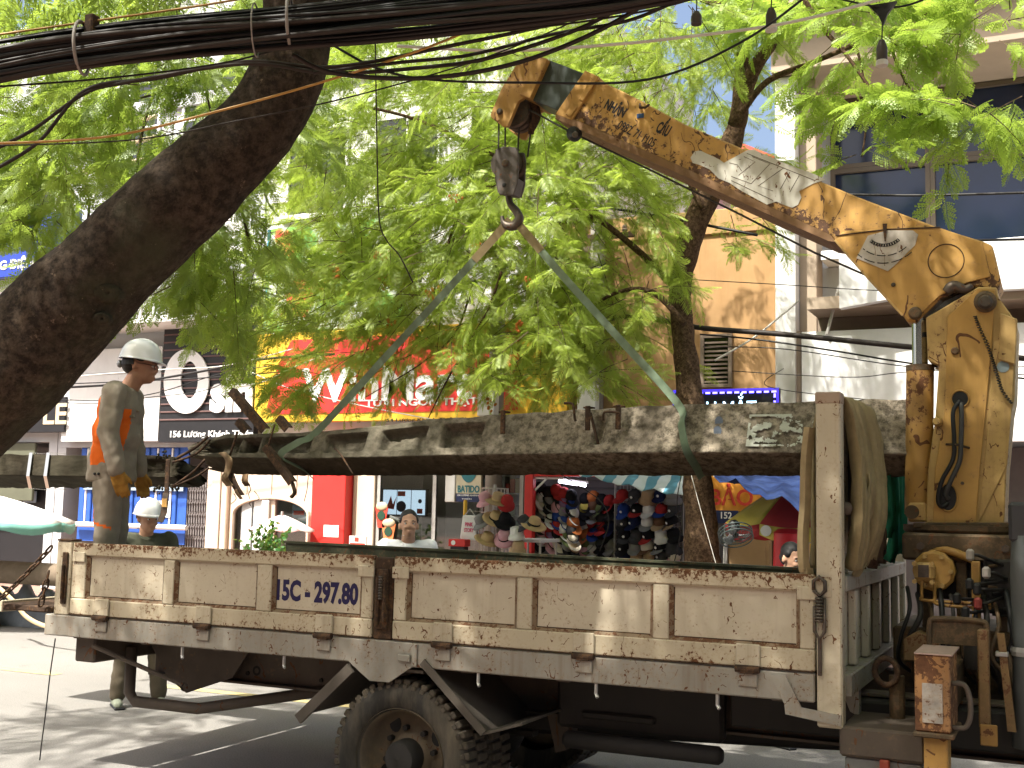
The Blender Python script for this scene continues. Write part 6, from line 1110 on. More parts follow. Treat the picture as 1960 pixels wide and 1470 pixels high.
def person(label, loc, yaw, sc, top, bottom, skin, shirt_long=True, helmet=False, glasses=False, arms=None, head=(0, 0, 0), lean=0.0, gloves=False, boots=None, collar=True, hairm=None, legs=None):
    e = thing('person', label, 'person', loc); f = Fig(loc, yaw, sc); hx = lean
    legs = legs or (((.0, .09, .90), (.02, .10, .48), (-.01, .105, .08)), ((.0, -.09, .90), (.02, -.10, .48), (-.01, -.105, .08)))
    arms = arms or (((-.01, .19, 1.37), (-.02, .25, 1.09), (.04, .24, .85)), ((-.01, -.19, 1.37), (-.02, -.25, 1.09), (.04, -.24, .85)))
    # head frame
    Hm = Matrix.Translation((.03 + lean, 0, 1.47)) @ Euler((0, head[1], head[0])).to_matrix().to_4x4()
    def H(p): return tuple(Hm @ (Vector(p) - Vector((.02, 0, 1.47))))
    bd = MB(); Hr = Hm.to_3x3()
    for c_, r_ in (((.012, 0, 1.588), (.094, .077, .098)), ((.045, 0, 1.552), (.073, .066, .085)), ((.052, 0, 1.502), (.062, .055, .066)), ((.080, 0, 1.463), (.030, .030, .022)), ((.096, 0, 1.575), (.022, .052, .014)), ((.098, .030, 1.520), (.022, .024, .02)), ((.098, -.030, 1.520), (.022, .024, .02)), ((.108, 0, 1.480), (.016, .024, .013)), ((.112, 0, 1.558), (.018, .011, .022)), ((.120, 0, 1.535), (.017, .0125, .016)), ((.123, 0, 1.525), (.014, .018, .011)), ((.0, .078, 1.548), (.020, .012, .033)), ((.0, -.078, 1.548), (.020, .012, .033))):
        bd.sphere(H(c_), r_, 14, 10, rot=Hr)
    cap_(bd, (-.005 + lean * .6, 0, 1.36), H((.005, 0, 1.49)), .062, .057, 14)
    bd.sphere((-.02 + lean * .3, 0, 1.22), (.12, .16, .20), 14, 10); bd.sphere((-.01, 0, .98), (.12, .15, .2), 14, 10)
    for A_ in arms: cap_(bd, A_[0], A_[1], .045, .038); cap_(bd, A_[1], A_[2], .038, .028)
    for L_ in legs: cap_(bd, L_[0], L_[1], .075, .05); cap_(bd, L_[1], L_[2], .05, .035)
    for A_ in arms:                            # shoulders join the torso
        cap_(bd, A_[0], (-.02 + lean * .3, 0, 1.30), .05, .08)
    if not gloves:
        for A_ in arms: hand(bd, A_)
    body = soft(f, bd, 'body', skin, e, .0105, 2, .35)
    # eyes, brows, lips
    for s in (-1, 1):
        ey = MB().sphere(H((.100, .030 * s, 1.555)), (.012, .014, .010), 10, 8, rot=Hr); part('eye', f.place(ey), M['eyew'], e, True); pu = MB().sphere(H((.1085, .030 * s, 1.555)), (.006, .006, .006), 8, 6); part('pupil', f.place(pu), M['eye'], e, True)
        br = MB().tube([H((.112, .012 * s, 1.575)), H((.114, .032 * s, 1.580)), H((.102, .052 * s, 1.574))], [.0025, .003, .002], 6); part('eyebrow', f.place(br), M['hair'], e, True)
    lp = MB().sphere(H((.117, 0, 1.486)), (.006, .020, .004), 10, 6, rot=Hr).sphere(H((.113, 0, 1.477)), (.006, .016, .0045), 10, 6, rot=Hr); part('lips', f.place(lp), M['lip'], e, True)
    # hair
    hr = MB().sphere(H((-.003, 0, 1.612)), (.099, .081, .090), 16, 12, rot=Hr).sphere(H((-.045, 0, 1.56)), (.062, .072, .07), 14, 10, rot=Hr)
    for s in (-1, 1): hr.sphere(H((.022, .066 * s, 1.60)), (.04, .02, .035), 10, 8, rot=Hr)
    soft(f, hr, 'hair', M['hair'], e, .008, 4, .5, .003)
    # clothes
    jk = MB()
    for c_, r_ in (((-.02 + lean * .5, 0, 1.26), (.145, .195, .17)), ((-.015 + lean * .3, 0, 1.10), (.150, .19, .2)), ((-.0, 0, .95), (.150, .185, .16))): jk.sphere(c_, r_, 18, 12)
    jk.lathe([(0, .80), (.98, .80), (1.0, .84), (.97, .96), (0, .98)], (0, 0, 0), 'z', 24, sx=.152, sy=.188)
    for A_ in arms: cap_(jk, A_[0], (-.01 + lean * .5, 0, 1.33), .072, .09)
    if collar: jk.lathe([(.050, 1.36), (.092, 1.38), (.088, 1.455), (.078, 1.475), (.062, 1.46)], (.004 + lean * .75, 0, 0), 'z', 20)
    jacket = soft(f, jk, 'jacket' if shirt_long else 'shirt', top if isinstance(top, list) else [top], e, .0105, 5, .45, .006)
    for A_ in arms:
        sv = MB(); a, b_, c_ = (Vector(q) for q in A_)
        if shirt_long: cap_(sv, a, b_, .078, .066, 14); cap_(sv, b_, b_.lerp(c_, .93), .066, .056, 14)
        else: cap_(sv, a, a.lerp(b_, .6), .076, .070, 14)
        soft(f, sv, 'sleeve', top[0] if isinstance(top, list) else top, e, .0105, 5, .45, .007)
    tr = MB().sphere((0, 0, .87), (.138, .175, .12), 16, 10)
    for L_ in legs: cap_(tr, L_[0], L_[1], .100, .082, 14); cap_(tr, L_[1], Vector(L_[1]).lerp(Vector(L_[2]), .92), .080, .070, 14)
    trousers = soft(f, tr, 'trousers', bottom if isinstance(bottom, list) else [bottom], e, .0115, 5, .45, .006)
    for L_ in legs:
        x, y, z = L_[2]; sh_ = MB(); cap_(sh_, (x - .05, y, .045), (x + .13, y * 1.05, .038), .045, .036, 12); cap_(sh_, (x, y, .06), (x, y, .13), .047, .045); so2 = soft(f, sh_, 'shoe', boots or M['shoe'], e, .009, 3); part('sole', f.place(MB().box(x - .10, x + .17, y - .045, y + .045, .0, .022, .01)), M['black'], so2 if False else e)
    if gloves:
        for A_ in arms: g_ = MB(); hand(g_, A_, 1.18); soft(f, g_, 'glove', M['glove'], e, .0065, 2, .4)
    if helmet:
        hm_ = MB(); n = 36; prof = [(.0, 1.728), (.35, 1.722), (.62, 1.705), (.82, 1.675), (.94, 1.640), (1.0, 1.600), (1.02, 1.592)]; vs = []; fs = []
        for r_, z in prof:
            for k in range(n): t = 2 * PI * k / n; vs.append((.012 + r_ * .136 * math.cos(t), r_ * .116 * math.sin(t), z))
        for k in range(n): t = 2 * PI * k / n; ex = 1.10 + .20 * max(0, math.cos(t)) ** 2; vs.append((.012 + ex * .136 * math.cos(t), ex * .116 * math.sin(t), 1.586 - .012 * max(0, math.cos(t))))
        for k in range(n): t = 2 * PI * k / n; vs.append((.012 + .97 * .136 * math.cos(t), .97 * .116 * math.sin(t), 1.585))
        R_ = len(prof) + 2
        for j in range(R_ - 1): fs += [(j * n + k, j * n + (k + 1) % n, (j + 1) * n + (k + 1) % n, (j + 1) * n + k) for k in range(n)]
        hm_.add(vs, fs); hm_.v = [H(q) for q in hm_.v]; hel = part('helmet', f.place(hm_), M['helmet'], e, True); so_ = hel.modifiers.new('thick', 'SOLIDIFY'); so_.thickness = .003
        rd = MB().tube([H((.012 + .125 * math.cos(t), .11 * math.sin(t) * 0, 1.60 + .128 * math.sin(t) * .98 + .001)) for t in np.linspace(.35, PI - .2, 14)], .006, 6); part('ridge', f.place(rd), M['helmet'], hel, True)
        sb = MB().ribbon([H((-.105 * math.cos(t) , .09 * math.sin(t), 1.565 - .01 * math.cos(t))) for t in np.linspace(-1.5, 1.5, 12)], (0, 0, 1), .03, .005); part('head_strap', f.place(sb), M['black'], hel); part('strap_knob', f.place(MB().sphere(H((-.115, 0, 1.548)), (.02, .028, .026), 10, 8)), plain('grey_plastic', (.18, .19, .2), .5), hel, True)
        part('badge', f.place(MB().box(.147, .152, -.02, .02, 1.62, 1.65, .004) if True else None), plain('badge_grey', (.12, .14, .18), .5), hel) if False else None
    if glasses:
        g_ = MB()
        for s in (-1, 1): g_.tube([H((.118, s * .031 + .021 * math.cos(t), 1.553 + .015 * math.sin(t))) for t in np.linspace(0, 2 * PI, 15)], .002, 5, cap=False); g_.tube([H((.114, s * .053, 1.558)), H((.05, s * .078, 1.563)), H((-.005, s * .082, 1.56))], .0025, 5)
        g_.tube([H((.122, -.01, 1.556)), H((.122, .01, 1.556))], .002, 5); part('glasses', f.place(g_), M['black'], e, True)
    return e, f, jacket, trousers
def hand(mb, A_, k=1.0):
    a, w_ = Vector(A_[1]), Vector(A_[2]); d = (w_ - a).normalized(); side = Vector((1, 0, 0)); side = (side - d * side.dot(d)).normalized(); n_ = d.cross(side); inn = n_ if n_.y * (-A_[2][1]) > 0 else -n_
    cap_(mb, w_ - d * .02, w_ + d * .015, .029 * k, .031 * k)
    for q in (-.024, 0, .024): cap_(mb, w_ + d * .02 + side * q * k, w_ + d * .075 + side * q * k, .017 * k, .016 * k, 8)
    for i, (q, l_) in enumerate(((.030, .066), (.011, .076), (-.009, .071), (-.029, .056))):
        p0 = w_ + d * .085 + side * q * k; p1 = p0 + d * l_ * .5 * k + inn * .008; p2 = p1 + d * l_ * .42 * k + inn * .028; cap_(mb, p0 - d * .012, p1, .0092 * k, .0086 * k, 7); cap_(mb, p1, p2, .0086 * k, .0075 * k, 7)
    p0 = w_ + d * .03 + side * .030 * k; p1 = p0 + d * .032 + side * .022 + inn * .012; p2 = p1 + d * .030 + side * .004 + inn * .012; cap_(mb, p0, p1, .0115 * k, .010 * k, 7); cap_(mb, p1, p2, .010 * k, .0085 * k, 7)

# worker on the truck, in profile
wl = at(206, 1035, .36); wz = 1.016
jm = [M['grey_cloth'], M['orange_cloth']]
e, f, jacket, trousers = person('worker in white helmet and grey orange overalls standing on the truck bed', (wl.x, .36, wz), math.radians(29), 1.0, jm, [M['grey_cloth'], M['orange_cloth']], M['skin_dk'], True, True, True,
    arms=(((.05, .19, 1.36), (.06, .25, 1.09), (.12, .24, .86)), ((.04, -.19, 1.36), (.035, -.26, 1.10), (.10, -.25, .86))), head=(.0, .10, 0), lean=.11, gloves=True, boots=M['black'])
def recolour(o, fn):
    me = o.data; L_ = wloc(o.parent); idx = []
    for p in me.polygons: q = p.center; loc_ = f.R.inverted() @ (Vector(q) + L_ - f.o); idx.append(1 if fn(loc_, p.normal) else 0)
    me.polygons.foreach_set('material_index', idx)
def inpoly(x, z, poly):
    r_ = False; j = len(poly) - 1
    for i in range(len(poly)):
        if (poly[i][1] > z) != (poly[j][1] > z) and x < (poly[j][0] - poly[i][0]) * (z - poly[i][1]) / (poly[j][1] - poly[i][1]) + poly[i][0]: r_ = not r_
        j = i
    return r_
back_pat = [(-.10, .90), (.03, .90), (-.035, 1.02), (-.065, 1.22), (-.055, 1.36), (-.10, 1.30), (-.115, 1.15), (-.105, 1.0)]; front_pat = [(.05, .95), (.10, 1.0), (.125, 1.12), (.14, 1.26), (.055, 1.26), (.065, 1.16), (.035, 1.08)]
recolour(jacket, lambda q, n_: q.y < .02 and (inpoly(q.x, q.z, back_pat) or inpoly(q.x, q.z, front_pat)))
recolour(trousers, lambda q, n_: q.y < .0 and (inpoly(q.x, q.z, [(-.10, .56), (-.055, .56), (-.055, .62), (-.10, .63)]) or inpoly(q.x, q.z, [(-.10, .545), (.06, .50), (.06, .515), (-.10, .565)])))
part('pocket_flap', f.place(MB().box(.105, .155, -.135, -.04, 1.205, 1.225, .006)), M['grey_cloth'], e); part('chest_tab', f.place(MB().box(.14, .175, -.10, -.05, 1.245, 1.262, .005)), M['grey_cloth'], e)
part('belt_button', f.place(MB().sphere((-.03, -.187, .845), .009, 8, 6).sphere((-.055, -.182, .845), .009, 8, 6)), M['black'], e)
# worker standing on the road behind the truck
gl = atz(262, 1352, 0); person('worker in white helmet and olive shirt standing on the road behind the truck', (gl.x, gl.y, 0), math.radians(-38), 1.0, M['olive_cloth'], M['trouser'], M['skin'], True, True, head=(.25, .1, 0), lean=.01,
    legs=(((.0, .09, .90), (.03, .13, .48), (.02, .17, .08)), ((.0, -.09, .90), (.02, -.12, .48), (-.01, -.16, .08))))
# man in the white polo shirt and the dark haired man by the parasol
v_ = 3.4; p = at(783, 973, v_); person('man in white polo shirt behind the truck looking at the camera', (p.x, v_, 0), math.atan2(CAM.y - v_, CAM.x - p.x) + .12, p.z / 1.70, M['white_cloth'], M['trouser'], M['skin'], False, head=(-.05, -.20, 0))
v_ = 3.6; p = at(1510, 1037, v_); person('dark haired man behind the truck below the red and yellow parasol', (p.x, v_, 0), math.atan2(CAM.y - v_, CAM.x - p.x) + .75, p.z / 1.70, M['navy'], M['trouser'], M['skin'], False, head=(.0, .12, 0))
# ================================================================== street things
def umbrella(name, label, apex, rim_z, R_, cols, valance, nseg=8, vmat=None, rot=0.0, pole_to=.12, sag=.06):
    e = thing(name, label, 'parasol', (apex[0], apex[1], pole_to)); a = Vector(apex)
    for k in range(nseg):
        mb = MB(); vs = []; nr = 6; na = 6
        for i in range(nr + 1):
            for j in range(na + 1):
                t = i / nr; an = rot + 2 * PI * (k + j / na) / nseg; edge = 1 - .05 * math.sin(PI * j / na); r_ = R_ * t * edge; z = a.z - (a.z - rim_z) * (t ** 1.25) - sag * math.sin(PI * j / na) * t * (1 - .4 * t); vs.append((a.x + r_ * math.cos(an), a.y + r_ * math.sin(an), z))
        fs = [(i * (na + 1) + j, i * (na + 1) + j + 1, (i + 1) * (na + 1) + j + 1, (i + 1) * (na + 1) + j) for i in range(nr) for j in range(na)]
        o = part('canopy_panel', mb.add(vs, fs), cols[k % len(cols)], e, True); s_ = o.modifiers.new('thick', 'SOLIDIFY'); s_.thickness = .003
        if valance:
            mb = MB(); vs = []
            for j in range(na + 1):
                p = Vector((a.x + R_ * (1 - .05 * math.sin(PI * j / na)) * math.cos(rot + 2 * PI * (k + j / na) / nseg), a.y + R_ * (1 - .05 * math.sin(PI * j / na)) * math.sin(rot + 2 * PI * (k + j / na) / nseg), rim_z - sag * .6 * math.sin(PI * j / na))); vs += [tuple(p), tuple(p + Vector((0, 0, -valance * (.55 + .45 * math.sin(PI * (.1 + .8 * j / na))))))]
            fs = [(2 * j, 2 * j + 2, 2 * j + 3, 2 * j + 1) for j in range(na)]; q = part('valance', mb.add(vs, fs), (vmat or cols)[k % len(vmat or cols)], o, True); s_ = q.modifiers.new('thick', 'SOLIDIFY'); s_.thickness = .003
        an = rot + 2 * PI * k / nseg; part('rib', MB().tube([(a.x, a.y, a.z - .02), (a.x + R_ * .98 * math.cos(an), a.y + R_ * .98 * math.sin(an), rim_z - .015)], .006, 5), M['alu'], e)
    part('pole', MB().cyl((a.x, a.y, pole_to), (a.x, a.y, a.z + .05), .02, 10), M['alu'], e); part('foot', MB().lathe([(0, .08), (.04, .08), (.22, .03), (.22, 0), (0, 0)], (a.x, a.y, pole_to), 'z', 24), M['blackp'], e, 'auto'); return e
um_w = plain('parasol_white', (.80, .79, .75), .8); um_t = plain('parasol_teal', (.22, .50, .44), .8); um_y = paint('parasol_yellow', (.55, .45, .09), .75, var=.12, vs=6); um_r = plain('parasol_red', (.36, .03, .035), .75); um_p = plain('reflected_parasol_pink', (.62, .33, .33), .8)
ap = at(-20, 945, 5.9); rz = at(60, 1002, 5.2).z; umbrella('parasol', 'white parasol with pale teal valance at the left edge', (ap.x, 5.9, ap.z), rz, 1.12, [um_w], .13, 8, [um_t], .2)
ap = at(1545, 915, 7.2); rz = at(1480, 1003, 6.6).z; red = umbrella('parasol', 'red and yellow parasol with round white spots behind the headboard post', (ap.x, 7.2, ap.z + .05), rz, .86, [um_y, um_r], .16, 8, [um_r, um_y], 3.55)
for (x, y, v, r_) in ((1466, 1016, 6.38, .055), (1546, 962, 6.55, .075)): q = at(x, y, v); part('spot', MB().lathe([(0, -.004), (r_, -.003), (r_, 0)], (q.x, q.y, q.z), 'y', 18), M['white'], red)
ap = at(540, 985, 9.6); umbrella('parasol', 'pink parasol shape added for a reflection in the arched door glass', (ap.x, 9.6, ap.z), at(500, 1012, 9.6).z, .52, [um_p, um_w], .0, 8, None, .4)  # solid parasol stands in for a reflection in the door glass
# tarpaulins over the stalls
def tarp(name, label, P00, P10, P11, P01, mat_, sag=.1, wr=.03, n=18, m_=10):
    e = thing(name, label, 'tarpaulin', P00); vs = []
    for j in range(m_ + 1):
        for i in range(n + 1):
            a, b_ = i / n, j / m_; p = (Vector(P00) * (1 - a) + Vector(P10) * a) * (1 - b_) + (Vector(P01) * (1 - a) + Vector(P11) * a) * b_; p.z -= sag * math.sin(PI * a) * (1 - .3 * b_); p.z += wr * noise.noise(Vector((i * .5, j * .35, 4))) ; p.y += wr * noise.noise(Vector((i * .3, j * .6, 9))); vs.append(tuple(p))
    fs = [(j * (n + 1) + i, j * (n + 1) + i + 1, (j + 1) * (n + 1) + i + 1, (j + 1) * (n + 1) + i) for j in range(m_) for i in range(n)]
    o = part('sheet', MB().add(vs, fs), mat_, e, True); s_ = o.modifiers.new('thick', 'SOLIDIFY'); s_.thickness = .004
    for q, a in ((P00, 'rope_tie'), (P10, 'rope_tie')): part(a, MB().tube([tuple(Vector(q)), tuple(Vector(q) + Vector((0, .4, .35)))], .005, 5), M['cable_white'], e)
    return e
m, nt, b, out = _new('striped_awning'); N = NT(nt); c = N.co(); wv = N.n('ShaderNodeTexWave', bands_direction='X'); wv.inputs['Scale'].default_value = 1.1; wv.inputs['Distortion'].default_value = .6; N.l(c, wv.inputs['Vector'])
N.l(N.mix(N.ramp(wv.outputs['Fac'], .45, .55), (.72, .78, .80), (.10, .30, .42)), b.inputs['Base Color']); b.inputs['Roughness'].default_value = .6; M['awning'] = m
q = [at(1105, 908, CS - .3), at(1312, 948, CS - .6), at(1318, 900, CS - .1), at(1120, 880, CS + .2)]; tarp('awning_sheet', 'blue and white striped awning sheet over the cap kiosk', q[0], q[1], q[2], q[3], M['awning'], .02, .05)
q = [at(1366, 912, 5.2), at(1640, 975, 5.0), at(1650, 880, 7.4), at(1355, 895, 7.4)]; M['bluetarp'] = paint('blue_tarp', (.012, .024, .08), .85, var=.5, vs=5, dirt=.2, dcol=(.10, .15, .25), bump=.5, bs=14, spec=.08); tarp('blue_tarpaulin', 'sagging dark blue tarpaulin above the red and yellow parasol', q[0], q[1], q[2], q[3], M['bluetarp'], .08, .10)
# pedestal fan
fc = at(1408, 1024, 5.4); fn = thing('pedestal_fan', 'tilted pedestal fan beside the tree trunk', 'fan', (fc.x - .1, 5.45, 0)); ax = Vector((.28, -.5, -.82)).normalized(); Rf = ax.to_track_quat('Z', 'Y').to_matrix()
def fp(mb): mb.v = [tuple(fc + Rf @ Vector(v)) for v in mb.v]; return mb
mb = MB(); R0_ = .155
for k in range(3): mb.tube([(R0_ * s_ * math.cos(t), R0_ * s_ * math.sin(t), z) for s_, z in ((1, (-.035, .0, .035)[k]),) for t in np.linspace(0, 2 * PI, 33)], .006, 6, cap=False)
M['cage'] = plain('fan_cage', (.09, .12, .12), .4, .3); part('cage_ring', fp(mb), M['cage'], fn, True); mb = MB()
for k in range(28): t = 2 * PI * k / 28; mb.tube([(.03 * math.cos(t), .03 * math.sin(t), .055), (.1 * math.cos(t), .1 * math.sin(t), .05), (R0_ * math.cos(t), R0_ * math.sin(t), .0), (.1 * math.cos(t), .1 * math.sin(t), -.05), (.03 * math.cos(t), .03 * math.sin(t), -.055)], .0022, 4)
part('cage_wire', fp(mb), M['cage'], fn, True)
for k in range(3):
    mb = MB(); t0 = 2 * PI * k / 3; vs = []
    for r_, w_ in ((.03, .3), (.08, .45), (.125, .42), (.14, .2)): vs += [(r_ * math.cos(t0 - w_), r_ * math.sin(t0 - w_), -.012), (r_ * math.cos(t0 + w_), r_ * math.sin(t0 + w_), .014)]
    o = part('blade', fp(mb.add(vs, [(0, 1, 3, 2), (2, 3, 5, 4), (4, 5, 7, 6)])), plain('fan_blade', (.30, .31, .32), .3), fn, True); s_ = o.modifiers.new('t', 'SOLIDIFY'); s_.thickness = .003
part('motor', fp(MB().lathe([(0, -.15), (.04, -.145), (.055, -.12), (.05, -.06), (0, -.05)], (0, 0, 0), 'z', 16)), M['black'], fn, True); part('hub', fp(MB().sphere((0, 0, .0), (.028, .028, .03), 12, 8)), M['black'], fn, True)
part('stand', MB().tube([fc - ax * .10 + Vector((0, 0, .0)), (fc.x - .12, 5.47, fc.z - .12), (fc.x - .16, 5.48, .04)], .014, 8), M['alu'], fn); part('base', MB().lathe([(0, .05), (.04, .05), (.17, .02), (.18, 0), (0, 0)], (fc.x - .16, 5.48, 0), 'z', 24), M['black'], fn, 'auto')
# red cooler, stool and bits behind the dark haired man
q = rect(1490, 1015, 1528, 1060, 6.4); s = thing('drum', 'red plastic drum behind the dark haired man', 'drum', ((q[0] + q[1]) / 2, 6.4, 0)); part('body', MB().lathe([(0, 0), (.14, 0), (.16, .1), (.16, .8), (.14, q[3] - .03), (0, q[3] - .03)], ((q[0] + q[1]) / 2, 6.4, 0), 'z', 24), plain('red_plastic', (.60, .03, .04), .4), s, 'auto'); part('lid', MB().lathe([(0, .05), (.1, .04), (.15, .0)], ((q[0] + q[1]) / 2, 6.4, q[3] - .028), 'z', 24), plain('red_plastic_lid', (.60, .03, .04), .4), s, 'auto')
# ---- caps and hats
def cap_mesh(name, mats_):
    mb = MB(); n = 14
    for j, (r_, z) in enumerate(((1, 0), (.98, .35), (.80, .72), (.45, .94), (.0, 1.0))): pass
    prof = [(1, 0), (1.0, .3), (.90, .6), (.62, .88), (.0, 1.0)]; vs = []; fs = []
    for r_, z in prof:
        for k in range(n): t = 2 * PI * k / n; vs.append((.085 * r_ * math.sin(t), -.095 * r_ * math.cos(t), .11 * z))
    for j in range(len(prof) - 1): fs += [(j * n + k, j * n + (k + 1) % n, (j + 1) * n + (k + 1) % n, (j + 1) * n + k) for k in range(n)]
    mb.add(vs, fs, 0); vs = []
    for k in range(9): t = -1.15 + 2.3 * k / 8; vs += [(.086 * math.sin(t), -.094 * math.cos(t), .004), (.092 * math.sin(t), -.094 * math.cos(t) - .10 * math.cos(t * .9) ** .6 if math.cos(t * .9) > 0 else -.094 * math.cos(t), -.022 - .018 * (1 - math.cos(t)) * -1)]
    fs = [(2 * k, 2 * k + 1, 2 * k + 3, 2 * k + 2) for k in range(8)]; mb.add(vs, fs, 1); mb.sphere((0, 0, .111), .009, 6, 4, 1)
    return mesh_of(name, mb, mats_, True)
def hat_mesh(name, mats_, brim=.15, h=.10, droop=.03, band=True):
    mb = MB().lathe([(0, h), (.05, h), (.078, h * .88), (.088, h * .4), (.092, 0)], (0, 0, 0), 'z', 18, 0); mb.lathe([(.092, 0), ((.092 + brim) / 2 + .01, -droop * .4), (brim, -droop), (brim - .004, -droop - .005), (.090, -.006)], (0, 0, 0), 'z', 18, 0)
    if band: mb.lathe([(.0935, .002), (.0915, .028)], (0, 0, 0), 'z', 18, 1)
    return mesh_of(name, mb, mats_, True)
HC = {'black': (.012, .012, .014), 'navy': (.012, .018, .06), 'red': (.34, .03, .03), 'white': (.70, .70, .68), 'grey': (.22, .22, .22), 'blue': (.02, .05, .22), 'tan': (.42, .30, .18), 'pink': (.60, .33, .38), 'brown': (.13, .07, .04), 'green': (.10, .13, .05), 'orange': (.42, .13, .04), 'cream': (.58, .52, .42), 'charcoal': (.05, .05, .055), 'yellow': (.55, .48, .10), 'straw': (.50, .36, .19), 'purple': (.20, .12, .22)}
HMt = {k: plain('hat_' + k, c_, .85, spec=.15) for k, c_ in HC.items()}; CAPM = {}
def place_hat(kind, colr, brimc, p, rot, label, group, sc=1.0):
    key = (kind, colr, brimc)
    if key not in CAPM: CAPM[key] = cap_mesh('cap', [HMt[colr], HMt[brimc]]) if kind == 'cap' else hat_mesh(kind, [HMt[colr], HMt[brimc]], {'sun_hat': .17, 'bucket_hat': .125, 'straw_hat': .19}[kind], .105, {'sun_hat': .04, 'bucket_hat': .07, 'straw_hat': .02}[kind], kind != 'bucket_hat')
    o = bpy.data.objects.new(kind, CAPM[key]); COL.objects.link(o); o.location = p; o.rotation_euler = rot; o.scale = (sc,) * 3; tag(o, label, 'cap' if kind == 'cap' else 'hat', group); return o
ordn = ('first', 'second', 'third', 'fourth', 'fifth', 'sixth', 'seventh', 'eighth')
# right-hand wire grid of caps: rows from the top
rk = thing('wire_grid_rack', 'white wire grid rack hung with caps on the right of the kiosk', 'rack', (UZ(1240, 1080, CS + .5)[0], CS + .75, .12)); gu0, gu1 = UZ(1180, 950, CS + .75)[0], UZ(1305, 950, CS + .75)[0]; mb = MB()
for i in range(19): mb.cyl((gu0 + (gu1 - gu0) * i / 18, CS + .75, .3), (gu0 + (gu1 - gu0) * i / 18, CS + .75, 2.25), .004, 4)
for i in range(30): mb.cyl((gu0, CS + .757, .35 + i * .065), (gu1, CS + .757, .35 + i * .065), .004, 4)
part('grid', mb, M['alu'], rk); part('frame', MB().tube([(gu0 - .02, CS + .75, .12), (gu0 - .02, CS + .75, 2.27), (gu1 + .02, CS + .75, 2.27), (gu1 + .02, CS + .75, .12)], .012, 6), M['alu'], rk)
rows = [(952, [('cap', 'red', 'red'), ('cap', 'charcoal', 'charcoal'), ('bucket_hat', 'tan', 'tan'), ('cap', 'navy', 'navy'), ('bucket_hat', 'grey', 'grey')]), (979, [('cap', 'blue', 'blue'), ('cap', 'black', 'red'), ('cap', 'white', 'white'), ('cap', 'red', 'blue'), ('cap', 'charcoal', 'charcoal')]), (1002, [('cap', 'charcoal', 'black'), ('cap', 'navy', 'navy'), ('cap', 'white', 'grey'), ('cap', 'brown', 'tan'), ('cap', 'black', 'tan')]), (1027, [('cap', 'black', 'charcoal'), ('bucket_hat', 'charcoal', 'charcoal'), ('cap', 'black', 'red'), ('bucket_hat', 'white', 'white'), ('bucket_hat', 'black', 'black')]), (1050, [('cap', 'black', 'black'), ('cap', 'grey', 'grey'), ('cap', 'cream', 'brown'), ('cap', 'black', 'grey'), ('bucket_hat', 'charcoal', 'charcoal')]), (1068, [('cap', 'navy', 'black'), ('cap', 'tan', 'tan'), ('cap', 'tan', 'brown'), ('cap', 'charcoal', 'black'), ('cap', 'cream', 'pink')])]
mark = mesh_of('emblem', MB().lathe([(0, -.004), (.018, -.003), (.018, 0)], (0, 0, 0), 'y', 10), M['white'])
for r_, (y, items) in enumerate(rows):
    for k, (kind, c1, c2) in enumerate(items):
        x = 1192 + k * 24 + (3 if r_ % 2 else 0); p = at(x, y, CS + .60); nm = {'cap': 'cap', 'bucket_hat': 'bucket hat'}[kind]
        o = place_hat(kind, c1, c2, p, (RNG.uniform(.25, .5), RNG.uniform(-.15, .15), RNG.uniform(-.6, .3)), '%s %s%s, %s row of the grid rack, %s from the left' % (c1, nm, (' with %s brim' % c2) if c1 != c2 else '', ordn[r_], ordn[k]), 'caps on the wire grid rack', 1.0)
        if c1 in ('black', 'navy', 'charcoal', 'blue') and kind == 'cap': inst(mark, 'emblem', o, (0, 0, 0)).location = (0, -.098, .045)
# left-hand columns of caps hung in the kiosk
cols_ = [(1034, 938, ['black', 'white', 'cream', 'grey', 'pink', 'pink', 'white']), (1050, 945, ['black', 'grey', 'black', 'white', 'red', 'purple', 'pink']), (1066, 942, ['red', 'black', 'pink', 'blue', 'red', 'black', 'cream']), (1080, 948, ['red', 'purple', 'grey', 'blue', 'white', 'green', 'grey']), (1094, 952, ['black', 'blue', 'white', 'orange', 'charcoal', 'cream', 'tan']), (1122, 958, ['black', 'yellow', 'black', 'white', 'orange', 'green', 'pink']), (1138, 954, ['orange', 'brown', 'grey', 'red', 'blue', 'grey', 'white']), (1154, 960, ['black', 'green', 'charcoal', 'red', 'black', 'charcoal', 'black']), (1168, 962, ['red', 'black', 'charcoal', 'navy', 'black', 'grey', 'grey'])]
for k, (x, y0, cl) in enumerate(cols_):
    for r_, c1 in enumerate(cl):
        p = at(x + RNG.uniform(-2, 2), y0 + r_ * 16.5, CS + (.35 if k < 5 else .8)); place_hat('cap', c1, c1 if RNG.random() < .6 else 'black', p, (RNG.uniform(.5, .9), RNG.uniform(-.3, .3), RNG.uniform(.5, 1.3) if k < 5 else RNG.uniform(-.9, .4)), '%s cap hung in kiosk column %s from the left post, %s from its top' % (c1, ordn[k] if k < 8 else 'ninth', ordn[r_]), 'caps hung inside the kiosk')
